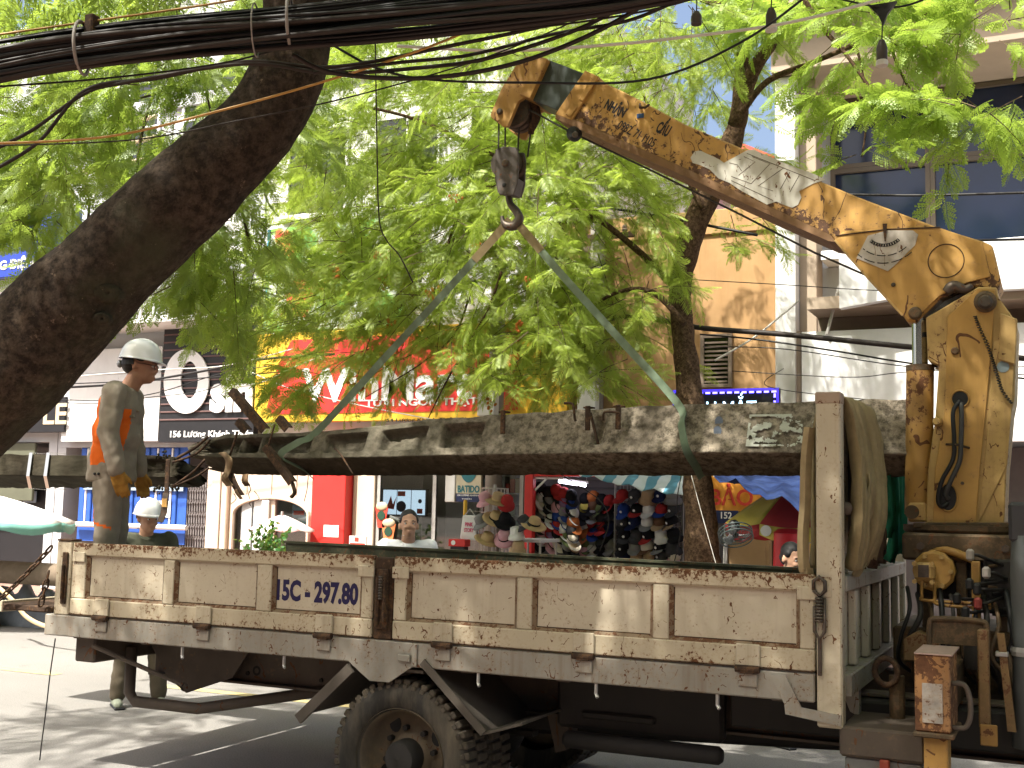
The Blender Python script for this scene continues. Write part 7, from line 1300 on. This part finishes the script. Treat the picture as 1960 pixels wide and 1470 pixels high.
# spinning hat stand in front of the store
hs = at(945, 1045, 8.0); st_ = thing('hat_stand', 'spinning wire hat stand before the store window', 'rack', (hs.x, 8.0, .12)); mb = MB()
for z in (.5, .9, 1.3, 1.65, 1.95): mb.tube([(hs.x + .17 * math.cos(t), 8.0 + .17 * math.sin(t), z) for t in np.linspace(0, 2 * PI, 25)], .006, 5, cap=False)
for k in range(20): t = 2 * PI * k / 20; mb.cyl((hs.x + .17 * math.cos(t), 8.0 + .17 * math.sin(t), .4), (hs.x + .17 * math.cos(t), 8.0 + .17 * math.sin(t), 1.95), .004, 4)
part('wire_cage', mb, M['alu'], st_); part('pole', MB().cyl((hs.x, 8.0, .14), (hs.x, 8.0, 2.0), .02, 8), M['alu'], st_); part('foot', MB().lathe([(0, .05), (.05, .05), (.25, .02), (.26, 0), (0, 0)], (hs.x, 8.0, .12), 'z', 20), M['alu'], st_, 'auto')
for (kind, c1, c2, x, y, rx, ry, rz_, lab) in (('sun_hat', 'pink', 'pink', 930, 955, .5, -.3, 0, 'pink sun hat with bow on top of the hat stand'), ('straw_hat', 'tan', 'straw', 953, 956, .3, .3, 0, 'tan brimmed hat at the top of the hat stand'), ('bucket_hat', 'red', 'red', 970, 962, .6, .5, 0, 'dark red hat at the top right of the hat stand'), ('sun_hat', 'grey', 'grey', 922, 998, .5, -.4, 0, 'grey sun hat on the left of the hat stand'), ('straw_hat', 'straw', 'black', 948, 992, .4, .5, 0, 'straw hat with black band in the middle of the hat stand'), ('sun_hat', 'black', 'black', 966, 995, .6, .6, 0, 'black hat on the right of the hat stand'), ('straw_hat', 'straw', 'straw', 932, 1032, .2, .45, 0, 'tilted straw hat low on the hat stand'), ('sun_hat', 'pink', 'black', 966, 1028, .9, .2, 0, 'pale pink hat with black ribbon low on the hat stand'), ('sun_hat', 'charcoal', 'grey', 1005, 1000, .5, -.5, 0, 'charcoal brimmed hat on the red edged table'), ('straw_hat', 'straw', 'black', 1022, 1003, .3, .4, 0, 'straw hat with black band behind the charcoal hat'), ('bucket_hat', 'white', 'white', 988, 1022, .2, .0, 0, 'white sun hat beside the hat stand foot'), ('bucket_hat', 'tan', 'tan', 992, 1048, .3, .2, 0, 'tan hat with an orange badge at the table edge')):
    p = at(x, y, 7.72); place_hat(kind, c1, c2, p, (rx, ry, rz_), lab, 'hats on the spinning stand', .86)
tb_ = thing('display_table', 'low table of caps with a white top beside the hat stand', 'table', (at(1015, 1030, 8).x, 8.2, .12)); q = rect(985, 1014, 1048, 1022, 8.1); part('table_top', MB().box(q[0], q[1], 7.9, 8.5, q[2] - .1, q[2] - .06, .006), M['white'], tb_)
for x in (q[0] + .03, q[1] - .03):
    for y in (7.95, 8.45): part('leg', MB().cyl((x, y, .12), (x, y, q[2] - .1), .015, 8), M['alu'], tb_)
q = rect(882, 986, 914, 1034, 7.75); bg_ = thing('carrier_bag', 'white carrier bag with pink lettering hanging on the hat stand', 'bag', ((q[0] + q[1]) / 2, 7.75, q[2])); part('bag', MB().prism([(q[0], q[2] + .02), (q[0] + .02, q[2]), (q[1] - .01, q[2]), (q[1], q[2] + .02), (q[1] - .02, q[3]), (q[0] + .03, q[3])], 7.73, 7.79), M['white'], bg_, False, .012); pk_ = plain('pink_print', (.70, .10, .22), .6); text('PINK', pk_, bg_, q[0] + .07, 7.729, q[3] - .14, .05, .11, .003, .03); text('STORY', pk_, bg_, q[0] + .06, 7.729, q[3] - .21, .05, .13, .003, .03); part('handle', MB().tube([(q[0] + .05, 7.76, q[3]), ((q[0] + q[1]) / 2, 7.76, q[3] + .08), (q[1] - .05, 7.76, q[3])], .005, 5), M['white'], bg_)
q = rect(887, 960, 894, 986, 7.9); s = thing('yellow_tube', 'short upright yellow tube above the white carrier bag', 'tube', ((q[0] + q[1]) / 2, 7.9, q[2])); part('tube', MB().lathe([(0, 0), (.025, 0), (.025, q[3] - q[2]), (.018, q[3] - q[2] + .02), (0, q[3] - q[2] + .02)], ((q[0] + q[1]) / 2, 7.9, q[2]), 'z', 12), M['yellow'], s, 'auto'); part('hanger', MB().tube([((q[0] + q[1]) / 2, 7.9, q[2] + .05), (hs.x - .17, 7.98, q[2] + .05)], .005, 4), M['alu'], s)
q = rect(858, 1032, 890, 1046, 7.6); s = thing('cash_box', 'small red box with a white disc beside the store window', 'box', ((q[0] + q[1]) / 2, 7.6, q[2])); part('body', MB().box(q[0], q[1], 7.6, 7.75, q[2], q[3], .006), M['red'], s); part('disc', MB().lathe([(0, -.004), (.03, -.003), (.03, 0)], (q[0] + .07, 7.6, (q[2] + q[3]) / 2), 'y', 14), M['white'], s); part('stand', MB().box(q[0] + .02, q[1] - .02, 7.62, 7.73, .12, q[2] - .002), M['blackp'], s)
# potted shrub before the arched door
pp = at(512, 1045, 8.3); pl = thing('potted_shrub', 'leafy green potted shrub before the arched door', 'plant', (pp.x, 8.3, .12)); part('pot', MB().lathe([(0, 0), (.16, 0), (.22, .36), (.24, .36), (.24, .40), (.2, .4), (.19, .33), (0, .33)], (pp.x, 8.3, .12), 'z', 24), M['w_brown'], pl, 'auto')
rg = np.random.default_rng(31); tris = []; lines = []
for _ in range(46):
    t = rg.uniform(0, 2 * PI); el_ = rg.uniform(.2, 1.3); d = np.array([math.cos(t) * math.cos(el_), math.sin(t) * math.cos(el_), math.sin(el_)]); L_ = rg.uniform(.35, .66); base_ = np.array([pp.x, 8.3, .86]); tip = base_ + d * L_ * np.array([1.15, .8, 1]); lines.append([base_ - [0, 0, .2], base_ + d * L_ * .5, tip])
    for k in range(16):
        s_ = rg.uniform(.35, 1.05); p = base_ + (tip - base_) * s_; a = rg.normal(0, 1, 3); a[2] -= .5; a /= np.linalg.norm(a); b_ = np.cross(a, rg.normal(0, 1, 3)); b_ /= np.linalg.norm(b_); l = rg.uniform(.05, .09); w_ = l * .38; tris.append(np.array([[p, p + a * l * .5 + b_ * w_, p + a * l], [p, p + a * l, p + a * l * .5 - b_ * w_]]))
tri_mesh('foliage', tris, M['leaf_pot'], pl); twig_mesh('stem', lines, .006, M['twig'], pl)
# ---- utility poles behind the leaves
M['greypole'] = paint('grey_concrete_post', (.30, .28, .25), .9, var=.2, vs=4, dirt=.4, bump=.3)
for x, w_, lab, vv in ((1136, 34, 'grey concrete street pole before the ochre house', 10.12), (945, 34, 'grey concrete street pole before the red and yellow sign', 9.72)):
    p = at(x, 900, vv); e = thing('street_pole', lab, 'utility pole', (p.x, vv, .12)); part('shaft', MB().tube([(p.x, vv, .12), (p.x + .02, vv, 9.5)], [.13, .085], 14), M['greypole'], e, True); part('cross_arm', MB().box(p.x - .6, p.x + .6, vv - .11, vv - .05, 5.55, 5.63, .005), M['rusty_iron'], e); part('cross_arm', MB().box(p.x - .5, p.x + .5, vv - .11, vv - .05, 3.95, 4.02, .005), M['rusty_iron'], e); part('meter_box', MB().box(p.x - .15, p.x + .12, vv - .28, vv - .12, 3.0, 3.45, .01), M['w_pale'], e)
    for k in range(4): part('insulator', MB().lathe([(0, 0), (.03, 0), (.045, .03), (.03, .05), (.04, .07), (.02, .1), (0, .1)], (p.x - .45 + k * .3, vv - .08, 5.635), 'z', 12), M['w_brown'], e, 'auto')
# ---- cables
def cable(label, pts, r, mat_=None, grp=None, name='cable', k=8, depth=None):
    P_ = [tuple(at(x, y, v)) for x, y, v in pts] if depth is None else [tuple(dep(x, y, d_)) for x, y, d_ in pts]
    q = cr(P_, k); o = part(name, MB().tube([tuple(p) for p in q], r, 6), mat_ or M['cable'], None, True, base=q[0]); tag(o, label, 'cable', grp); return o
# thick bundle crossing the top, close to the camera
D0 = 4.2; bun = thing('cable_bundle', 'thick bundle of black cables sagging across the top left', 'cable bundle', tuple(dep(0, 120, D0))); rg = np.random.default_rng(77); NB = 46
sh_ = [rg.uniform(-1, 1, 2) for _ in range(NB)]
for k in range(NB):
    a = rg.uniform(0, 2 * PI); rr = math.sqrt(rg.uniform(0, 1)); ph = rg.uniform(0, 6.28); P_ = []
    for i, (x, yc, hh) in enumerate(((-260, 158, 44), (-60, 130, 46), (110, 100, 44), (300, 76, 42), (520, 55, 40), (720, 36, 44), (920, 16, 46), (1120, -6, 46), (1320, -40, 46), (1600, -90, 50))):
        an = a + .25 * math.sin(i * .6 + ph); P_.append(tuple(dep(x, yc + rr * math.sin(an) * hh + 2 * math.sin(i * 1.3 + ph), D0 + rr * math.cos(an) * .08)))
    q = cr(P_, 5); part('cable', MB().tube([tuple(p) for p in q], rg.choice([.005, .006, .0075, .010]), 6), (M['cable'], M['cable'], M['cable_brown'])[k % 3], bun, True)
for x, y in ((150, 92), (548, 40), (482, 58)):
    c_ = dep(x, y, D0); part('cable_tie', MB().tube([tuple(c_ + CR * (.02 * math.sin(t * .5)) + CU * (.092 * math.sin(t)) + CF * (.10 * math.cos(t))) for t in np.linspace(0, 2 * PI, 25)], .006 if x != 482 else .003, 6, cap=False), plain('grey_tie', (.22, .20, .18), .6), bun, True)
c_ = dep(176, 45, D0); part('suspension_clamp', MB().box(c_.x - .02, c_.x + .02, c_.y - .02, c_.y + .02, c_.z - .05, c_.z + .03, .005), M['rusty_iron'], bun)
CB = [('pale span wire above the black bundle', [(-100, 80, 4.2), (180, 40, 4.2), (420, 5, 4.2), (600, -30, 4.2)], .0045, 'cable_orange'), ('brown drooping cable below the bundle at the left', [(-40, 300, 4.5), (60, 250, 4.5), (160, 180, 4.5), (240, 158, 4.5), (470, 122, 4.4), (630, 140, 4.4), (800, 130, 4.4), (940, 110, 4.3), (1120, 50, 4.3), (1260, -30, 4.3)], .008, 'cable_brown'),
      ('second brown cable drooping under the bundle at the left', [(-40, 340, 4.5), (70, 275, 4.5), (165, 172, 4.5), (300, 150, 4.5), (470, 118, 4.4), (640, 128, 4.4), (860, 88, 4.3), (1080, 40, 4.3), (1260, -20, 4.2)], .008, 'cable_brown'), ('thin black wire just under the bundle', [(-40, 168, 4.3), (200, 150, 4.3), (430, 120, 4.3), (640, 68, 4.3), (900, 40, 4.3), (1200, -30, 4.3)], .004, 'cable'),
      ('yellow brown cable crossing the big trunk', [(-60, 276, 4.4), (200, 262, 4.4), (420, 212, 4.4), (640, 150, 4.4), (820, 90, 4.3), (960, 30, 4.3), (1020, -10, 4.2)], .005, 'cable_orange'), ('thin dark cable crossing the big trunk below the yellow one', [(-60, 280, 4.45), (250, 268, 4.45), (450, 232, 4.45), (660, 188, 4.4), (900, 120, 4.4), (1100, 40, 4.4), (1220, -30, 4.4)], .003, 'cable_brown'),
      ('dark cable curving before the crane head', [(560, 105, 4.3), (640, 140, 4.3), (800, 150, 4.3), (960, 128, 4.3), (1100, 80, 4.3), (1230, 10, 4.2), (1300, -60, 4.2)], .009, 'cable_brown'), ('thin black cable passing before the crane head', [(640, 88, 4.4), (720, 130, 4.4), (820, 152, 4.4), (1000, 158, 4.4), (1240, 152, 4.4), (1420, 80, 4.4), (1560, -20, 4.4)], .005, 'cable'),
      ('dark cable rising from the crane head to the upper right', [(600, 140, 4.35), (760, 120, 4.35), (900, 105, 4.35), (1060, 65, 4.35), (1200, 40, 4.3), (1300, 0, 4.3)], .007, 'cable_brown'), ('white cable slanting across the top right', [(760, 88, 4.6), (960, 97, 4.6), (1160, 86, 4.6), (1300, 72, 4.6), (1500, 45, 4.6), (1680, 0, 4.6), (1760, -30, 4.6)], .0065, 'cable_white'), ('thin wire below the bundle near the top middle', [(600, 72, 4.3), (800, 60, 4.3), (1000, 40, 4.3), (1200, 15, 4.3), (1400, -30, 4.3)], .004, 'cable'), ('second thin wire fanning out of the bundle', [(620, 60, 4.25), (850, 66, 4.25), (1050, 50, 4.25), (1250, 18, 4.25), (1420, -30, 4.25)], .004, 'cable_brown'), ('long thin twig-like wire hanging before the leaves', [(718, 60, 4.5), (722, 300, 4.5), (726, 420, 4.5), (740, 460, 4.5), (765, 490, 4.5), (790, 540, 4.6)], .003, 'cable_brown')]
for lab, pts, r_, mt in CB: cable(lab, pts, r_, M[mt], 'loose cables near the bundle', depth=1)
# cables along the far side
CF_ = [('thick black cable from the tree to the crane', [(1050, 640, 7.5), (1180, 608, 7.5), (1260, 612, 7.5), (1345, 628, 7.5), (1500, 640, 7.5), (1740, 664, 7.5), (2000, 690, 7.5)], .030, 'cable_brown'), ('second black cable before the blank billboard', [(1340, 640, 7.6), (1450, 650, 7.6), (1600, 672, 7.6), (1740, 695, 7.6), (2000, 730, 7.6)], .010, 'cable'), ('thin cable before the blank billboard', [(1345, 664, 7.7), (1500, 668, 7.7), (1740, 702, 7.7), (2000, 720, 7.7)], .006, 'cable'), ('faint thin wire low across the blank billboard', [(1400, 710, 7.7), (1620, 722, 7.7), (1740, 712, 7.7), (2000, 700, 7.7)], .005, 'cable'), ('thin wire high across the ochre wall', [(1320, 535, 7.6), (1500, 545, 7.6), (1680, 556, 7.6), (1900, 560, 7.6)], .005, 'cable'), ('twisted black cable before the blue windows', [(1600, 372, 7.4), (1760, 374, 7.4), (1960, 369, 7.4), (2100, 364, 7.4)], .014, 'cable'), ('black cable under the blue windows', [(1700, 462, 7.5), (1860, 460, 7.5), (1960, 458, 7.5), (2100, 455, 7.5)], .014, 'cable'),
       ('pale cable slanting up the ochre wall', [(1368, 690, 8.2), (1440, 648, 8.2), (1500, 600, 8.2), (1530, 575, 8.2)], .012, 'cable_white'), ('black cable over the blank pale board and big white letter', [(120, 742, 8.4), (240, 734, 8.4), (380, 712, 8.4), (500, 688, 8.4), (640, 678, 8.4)], .018, 'cable'), ('thin black cable across the big white letter', [(120, 735, 8.5), (300, 728, 8.5), (440, 720, 8.5), (580, 708, 8.5)], .009, 'cable'), ('black cable sagging over the blank pale board', [(110, 765, 8.5), (200, 766, 8.5), (300, 752, 8.5), (420, 716, 8.5), (520, 700, 8.5)], .008, 'cable'), ('second cable sagging over the blank pale board', [(110, 770, 8.6), (190, 772, 8.6), (290, 760, 8.6), (400, 745, 8.6), (480, 700, 8.6)], .007, 'cable'), ('white cable slanting across the red sign', [(440, 742, 8.6), (500, 732, 8.6), (560, 704, 8.6), (620, 680, 8.6)], .010, 'cable_white'), ('pale orange cable above the big white letter', [(120, 722, 8.3), (300, 708, 8.3), (430, 700, 8.3), (560, 668, 8.3)], .008, 'cable_white'), ('white cable running down the red sign', [(480, 712, 8.7), (560, 745, 8.7), (700, 778, 8.7), (840, 805, 8.7)], .008, 'cable_white'),
       ('black cable high behind the middle leaves', [(1040, 380, 7.0), (1180, 400, 7.0), (1320, 425, 7.0), (1450, 450, 7.0)], .016, 'cable'), ('black cable low behind the middle leaves', [(820, 650, 7.2), (940, 640, 7.2), (1060, 632, 7.2), (1180, 608, 7.2)], .018, 'cable'), ('double black cable at the far left below the blue sign', [(-40, 540, 8.2), (60, 528, 8.2), (120, 516, 8.2), (260, 490, 8.2), (420, 450, 8.2), (640, 410, 8.2)], .010, 'cable'), ('thin cable dropping beside the ochre wall', [(1500, 705, 7.9), (1470, 740, 7.9), (1660, 765, 7.9)], .005, 'cable')]
for lab, pts, r_, mt in CF_: cable(lab, pts, r_, M[mt], 'cables strung along the far pavement')
o = cable('thin black wire dangling from the truck bed to the road', [(106, 1222, -.01), (96, 1290, .02), (88, 1360, .04), (80, 1420, .06), (76, 1455, .06)], .004, M['cable'], name='loose_wire'); 
cable('white wire loop hanging below the pole by the cap kiosk', [(1290, 1078, 7.6), (1302, 1020, 7.6), (1296, 960, 7.6), (1305, 905, 7.6)], .006, M['cable']); cable('dark wire curving down before the kiosk caps', [(1148, 1055, 7.4), (1165, 1000, 7.4), (1150, 960, 7.4), (1100, 925, 7.4), (1068, 905, 7.4)], .006, M['cable'])
o = cable('thin guy wire running down the trunk of the flame tree', [(1322, 905, 6.5), (1345, 990, 6.4), (1372, 1085, 6.3)], .004, M['cable_white'])
# ---- hanging bulb holders on their wire
M['bulbcap'] = plain('bakelite_brown', (.05, .035, .03), .5); M['bulbrim'] = plain('bulb_rim_white', (.55, .53, .50), .4)
for (x, y, h_, lab, rim) in ((1333, 38, 32, 'brown lamp holder hanging near the top, leftmost of three', False), (1476, 38, 46, 'brown lamp holder with white rim by the forked branch', True), (1688, 102, 52, 'brown lamp holder with white rim before the right building', True)):
    c_ = dep(x, y, 5.2); k = 5.2 / FPX; L_ = thing('lamp_holder', lab, 'lamp', tuple(c_), 'hanging lamp holders'); s_ = h_ * k; part('socket', MB().lathe([(0, s_ * .5), (.012, s_ * .5), (.020, s_ * .32), (.024, s_ * .2), (.024, -s_ * .28), (0, -s_ * .28)], tuple(c_), 'z', 16), M['bulbcap'], L_, 'auto')
    if rim: part('rim', MB().lathe([(.024, -s_ * .28), (.027, -s_ * .34), (.026, -s_ * .48), (0, -s_ * .5)], tuple(c_), 'z', 16), M['bulbrim'], L_, 'auto')
    top_ = dep(x + 2, y - (70 if x != 1688 else 86), 5.2); part('flex', MB().tube([tuple(c_ + Vector((0, 0, s_ * .48))), tuple(top_)], .003, 5), M['cable'], L_)
    if x == 1688: part('flex_knot', MB().prism([(top_.x - .06, top_.z + .02), (top_.x + .06, top_.z + .02), (top_.x + .02, top_.z - .03), (top_.x, top_.z - .08), (top_.x - .02, top_.z - .03)], top_.y - .01, top_.y + .01), M['cable'], L_)
cable('black lamp wire along the top right edge', [(1200, -20, 5.2), (1333, -30, 5.2), (1478, -32, 5.2), (1690, 14, 5.2), (1790, -10, 5.2)], .005, M['cable'], depth=1)
# ---- webbing draped over the headboard
def drape(label, name, mt, paths, w, side=(.15, 1, 0), th_=.008):
    e = thing(name, label, 'sling', tuple(paths[0][0])); 
    for i, pth in enumerate(paths):
        if w < .1: part('strap', MB().ribbon(cr(pth, 7), side, w, th_), mt, e, 'auto'); continue
        q = [Vector(p) for p in cr(pth, 7)]; S_ = Vector(side).normalized(); vs = []; na = 11; nf_ = 2 + i % 2
        for a in range(len(q)):                 # folded cloth: the strap buckles across its width
            t = (q[min(a + 1, len(q) - 1)] - q[max(a - 1, 0)]).normalized(); nn = t.cross(S_).normalized(); g_ = min(1, abs(a - len(q) * .45) / 8)
            for k in range(na):
                f_ = k / (na - 1) - .5; vs.append(tuple(q[a] + S_ * (f_ * w * (1 - .35 * g_)) + nn * (.03 * g_ * math.sin(f_ * 2 * PI * nf_ + i * 1.7 + .04 * a) + .008 * noise.noise(Vector((a * .4, k, i * 3))))))
        fs = [(a * na + k, a * na + k + 1, (a + 1) * na + k + 1, (a + 1) * na + k) for a in range(len(q) - 1) for k in range(na - 1)]
        o = part('strap', MB().add(vs, fs), mt, e, True); s_ = o.modifiers.new('thick', 'SOLIDIFY'); s_.thickness = .007
    return e
def B(v, z, du=.0): return (.06 + du, v, z)
rg = np.random.default_rng(12)
pths = []
for k in range(5):
    v = .15 + .105 * k; zb_ = (1.46, 1.60, 1.48, 1.72, 1.50)[k]; zf = (1.46, 1.55, 1.70, 1.8, 1.6, 1.7)[k]; o_ = .02 * (k % 3); pths.append([B(v, zf, -.06 - .03 * rg.random()), B(v + .01, zf + .3, -.065), B(v, 2.05, -.055), B(v, 2.19, -.04), B(v, 2.24, .01), B(v, 2.19, .07 + o_), B(v + .02, 1.95, .11 + o_), B(v - .02, zb_ + .2, .12 + o_), B(v + .03, zb_, .08)])
drape('wide tan webbing slings draped over the headboard beside the post', 'draped_sling', M['sling_tan'], pths, .17)
drape('long pale tan sling hanging on the bed side of the headboard post', 'draped_sling', paint('pale_webbing', (.36, .28, .16), .9, var=.2, vs=14, dirt=.4, dcol=(.2, .13, .07), spec=.1), [[(-.03, .05, 2.10), (-.045, .045, 1.95), (-.05, .04, 1.75), (-.06, .04, 1.6), (-.055, .04, 1.46), (-.03, .045, 1.45)]], .045, (.5, 1, 0), .03)
pths = []
for k in range(3): v = .62 + .16 * k; zb_ = (1.48, 1.46, 1.52)[k]; pths.append([B(v, 1.9, -.05), B(v, 2.1, -.05), B(v, 2.20, .0), B(v + .01, 2.1, .05), B(v + .05, 1.85, .07), B(v - .03, zb_ + .1, .08), B(v + .06, zb_, .07), B(v + .1, zb_ + .12, .07)])
drape('brown webbing slings hanging in loops on the headboard', 'draped_sling', M['sling_brown'], pths, .14)
e = drape('tan sling loop with a hanging eye on the headboard', 'draped_sling', M['sling_tan'], [[B(.55, 2.19, .04), B(.75, 2.1, .07), B(.98, 1.98, .08), B(1.08, 1.86, .085), B(1.0, 1.79, .085), B(.80, 1.80, .08), B(.66, 1.90, .08)], [B(.30, 1.72, .09), B(.36, 1.60, .1), B(.30, 1.50, .1), B(.22, 1.455, .08), B(.36, 1.45, .09), B(.45, 1.52, .09)]], .05, (.5, .2, .9), .01)
pths = []
for k in range(4): v = 1.30 + .13 * k; zb_ = (1.60, 1.46, 1.66, 1.50)[k]; pths.append([B(v, 1.8, -.05), B(v, 2.05, -.05), B(v, 2.185, -.02), B(v, 2.20, .03), B(v + .02, 2.05, .08), B(v - .02, zb_ + .12, .10), B(v + .03, zb_, .07)])
drape('bright green webbing slings hanging at the far end of the headboard', 'draped_sling', M['sling_green'], pths, .18)
# ---- things on the far road at the left
a = at(-60, 1096, 6.0); b_ = at(190, 1100, 6.0); lg = thing('round_post', 'thick round concrete post lying on a trestle at the left edge', 'post', (a.x, 6.0, 0)); zc = at(50, 1097, 6.0).z; R_ = .145; mb = MB().tube([(a.x - 2 + i * .25, 6.0, zc) for i in range(21)], [R_] * 21, 28); part('shaft', mb, paint('weathered_post', (.19, .15, .11), .95, var=.3, vs=4, dirt=.4, bump=.5, bs=14, spec=.1), lg, True)
for x in (a.x + .2, a.x + 2.6): part('trestle', MB().prism([(x - .3, 0), (x - .24, 0), (x, zc - R_ - .05), (x + .24, 0), (x + .3, 0), (x + .05, zc - R_ - .003), (x - .05, zc - R_ - .003)], 5.85, 6.15), M['brown_steel'], lg)
q = rect(-60, 1128, 102, 1182, 6.4); cv_ = thing('covered_stack', 'goods covered with grey blue sheet under the lying post', 'stack', ((q[0] + q[1]) / 2, 6.3, 0)); mb = MB(); vs = []
for j in range(9):
    for i in range(25):
        x = q[0] - .5 + (q[1] - q[0] + 1.2) * i / 24; t = j / 8; z = (.60 - .22 * abs(math.sin(i * .9))) * min(1, t * 3) * (1 if t < .6 else (1 - t) * 2.5) + .02 * noise.noise(Vector((i, j, 1))); vs.append((x, 6.18 + t * .38, max(.005, z)))
fs = [(j * 25 + i, j * 25 + i + 1, (j + 1) * 25 + i + 1, (j + 1) * 25 + i) for j in range(8) for i in range(24)]; part('sheet', mb.add(vs, fs), paint('grey_blue_sheet', (.12, .14, .16), .6, var=.3, vs=6, dirt=.3), cv_, True)
pth = [at(-10, 1118, 4.9), at(25, 1150, 4.8), at(50, 1180, 4.75), at(85, 1198, 4.7), at(130, 1205, 4.65)]; o = part('bamboo_strip', MB().ribbon(cr([tuple(p) for p in pth], 6), (.2, .3, 1), .05, .012), paint('pale_bamboo', (.48, .36, .20), .8, var=.2), None, True, base=pth[0]); tag(o, 'pale curved bamboo strip leaning below the lying post', 'strip')
for x in (-5.3,): pass
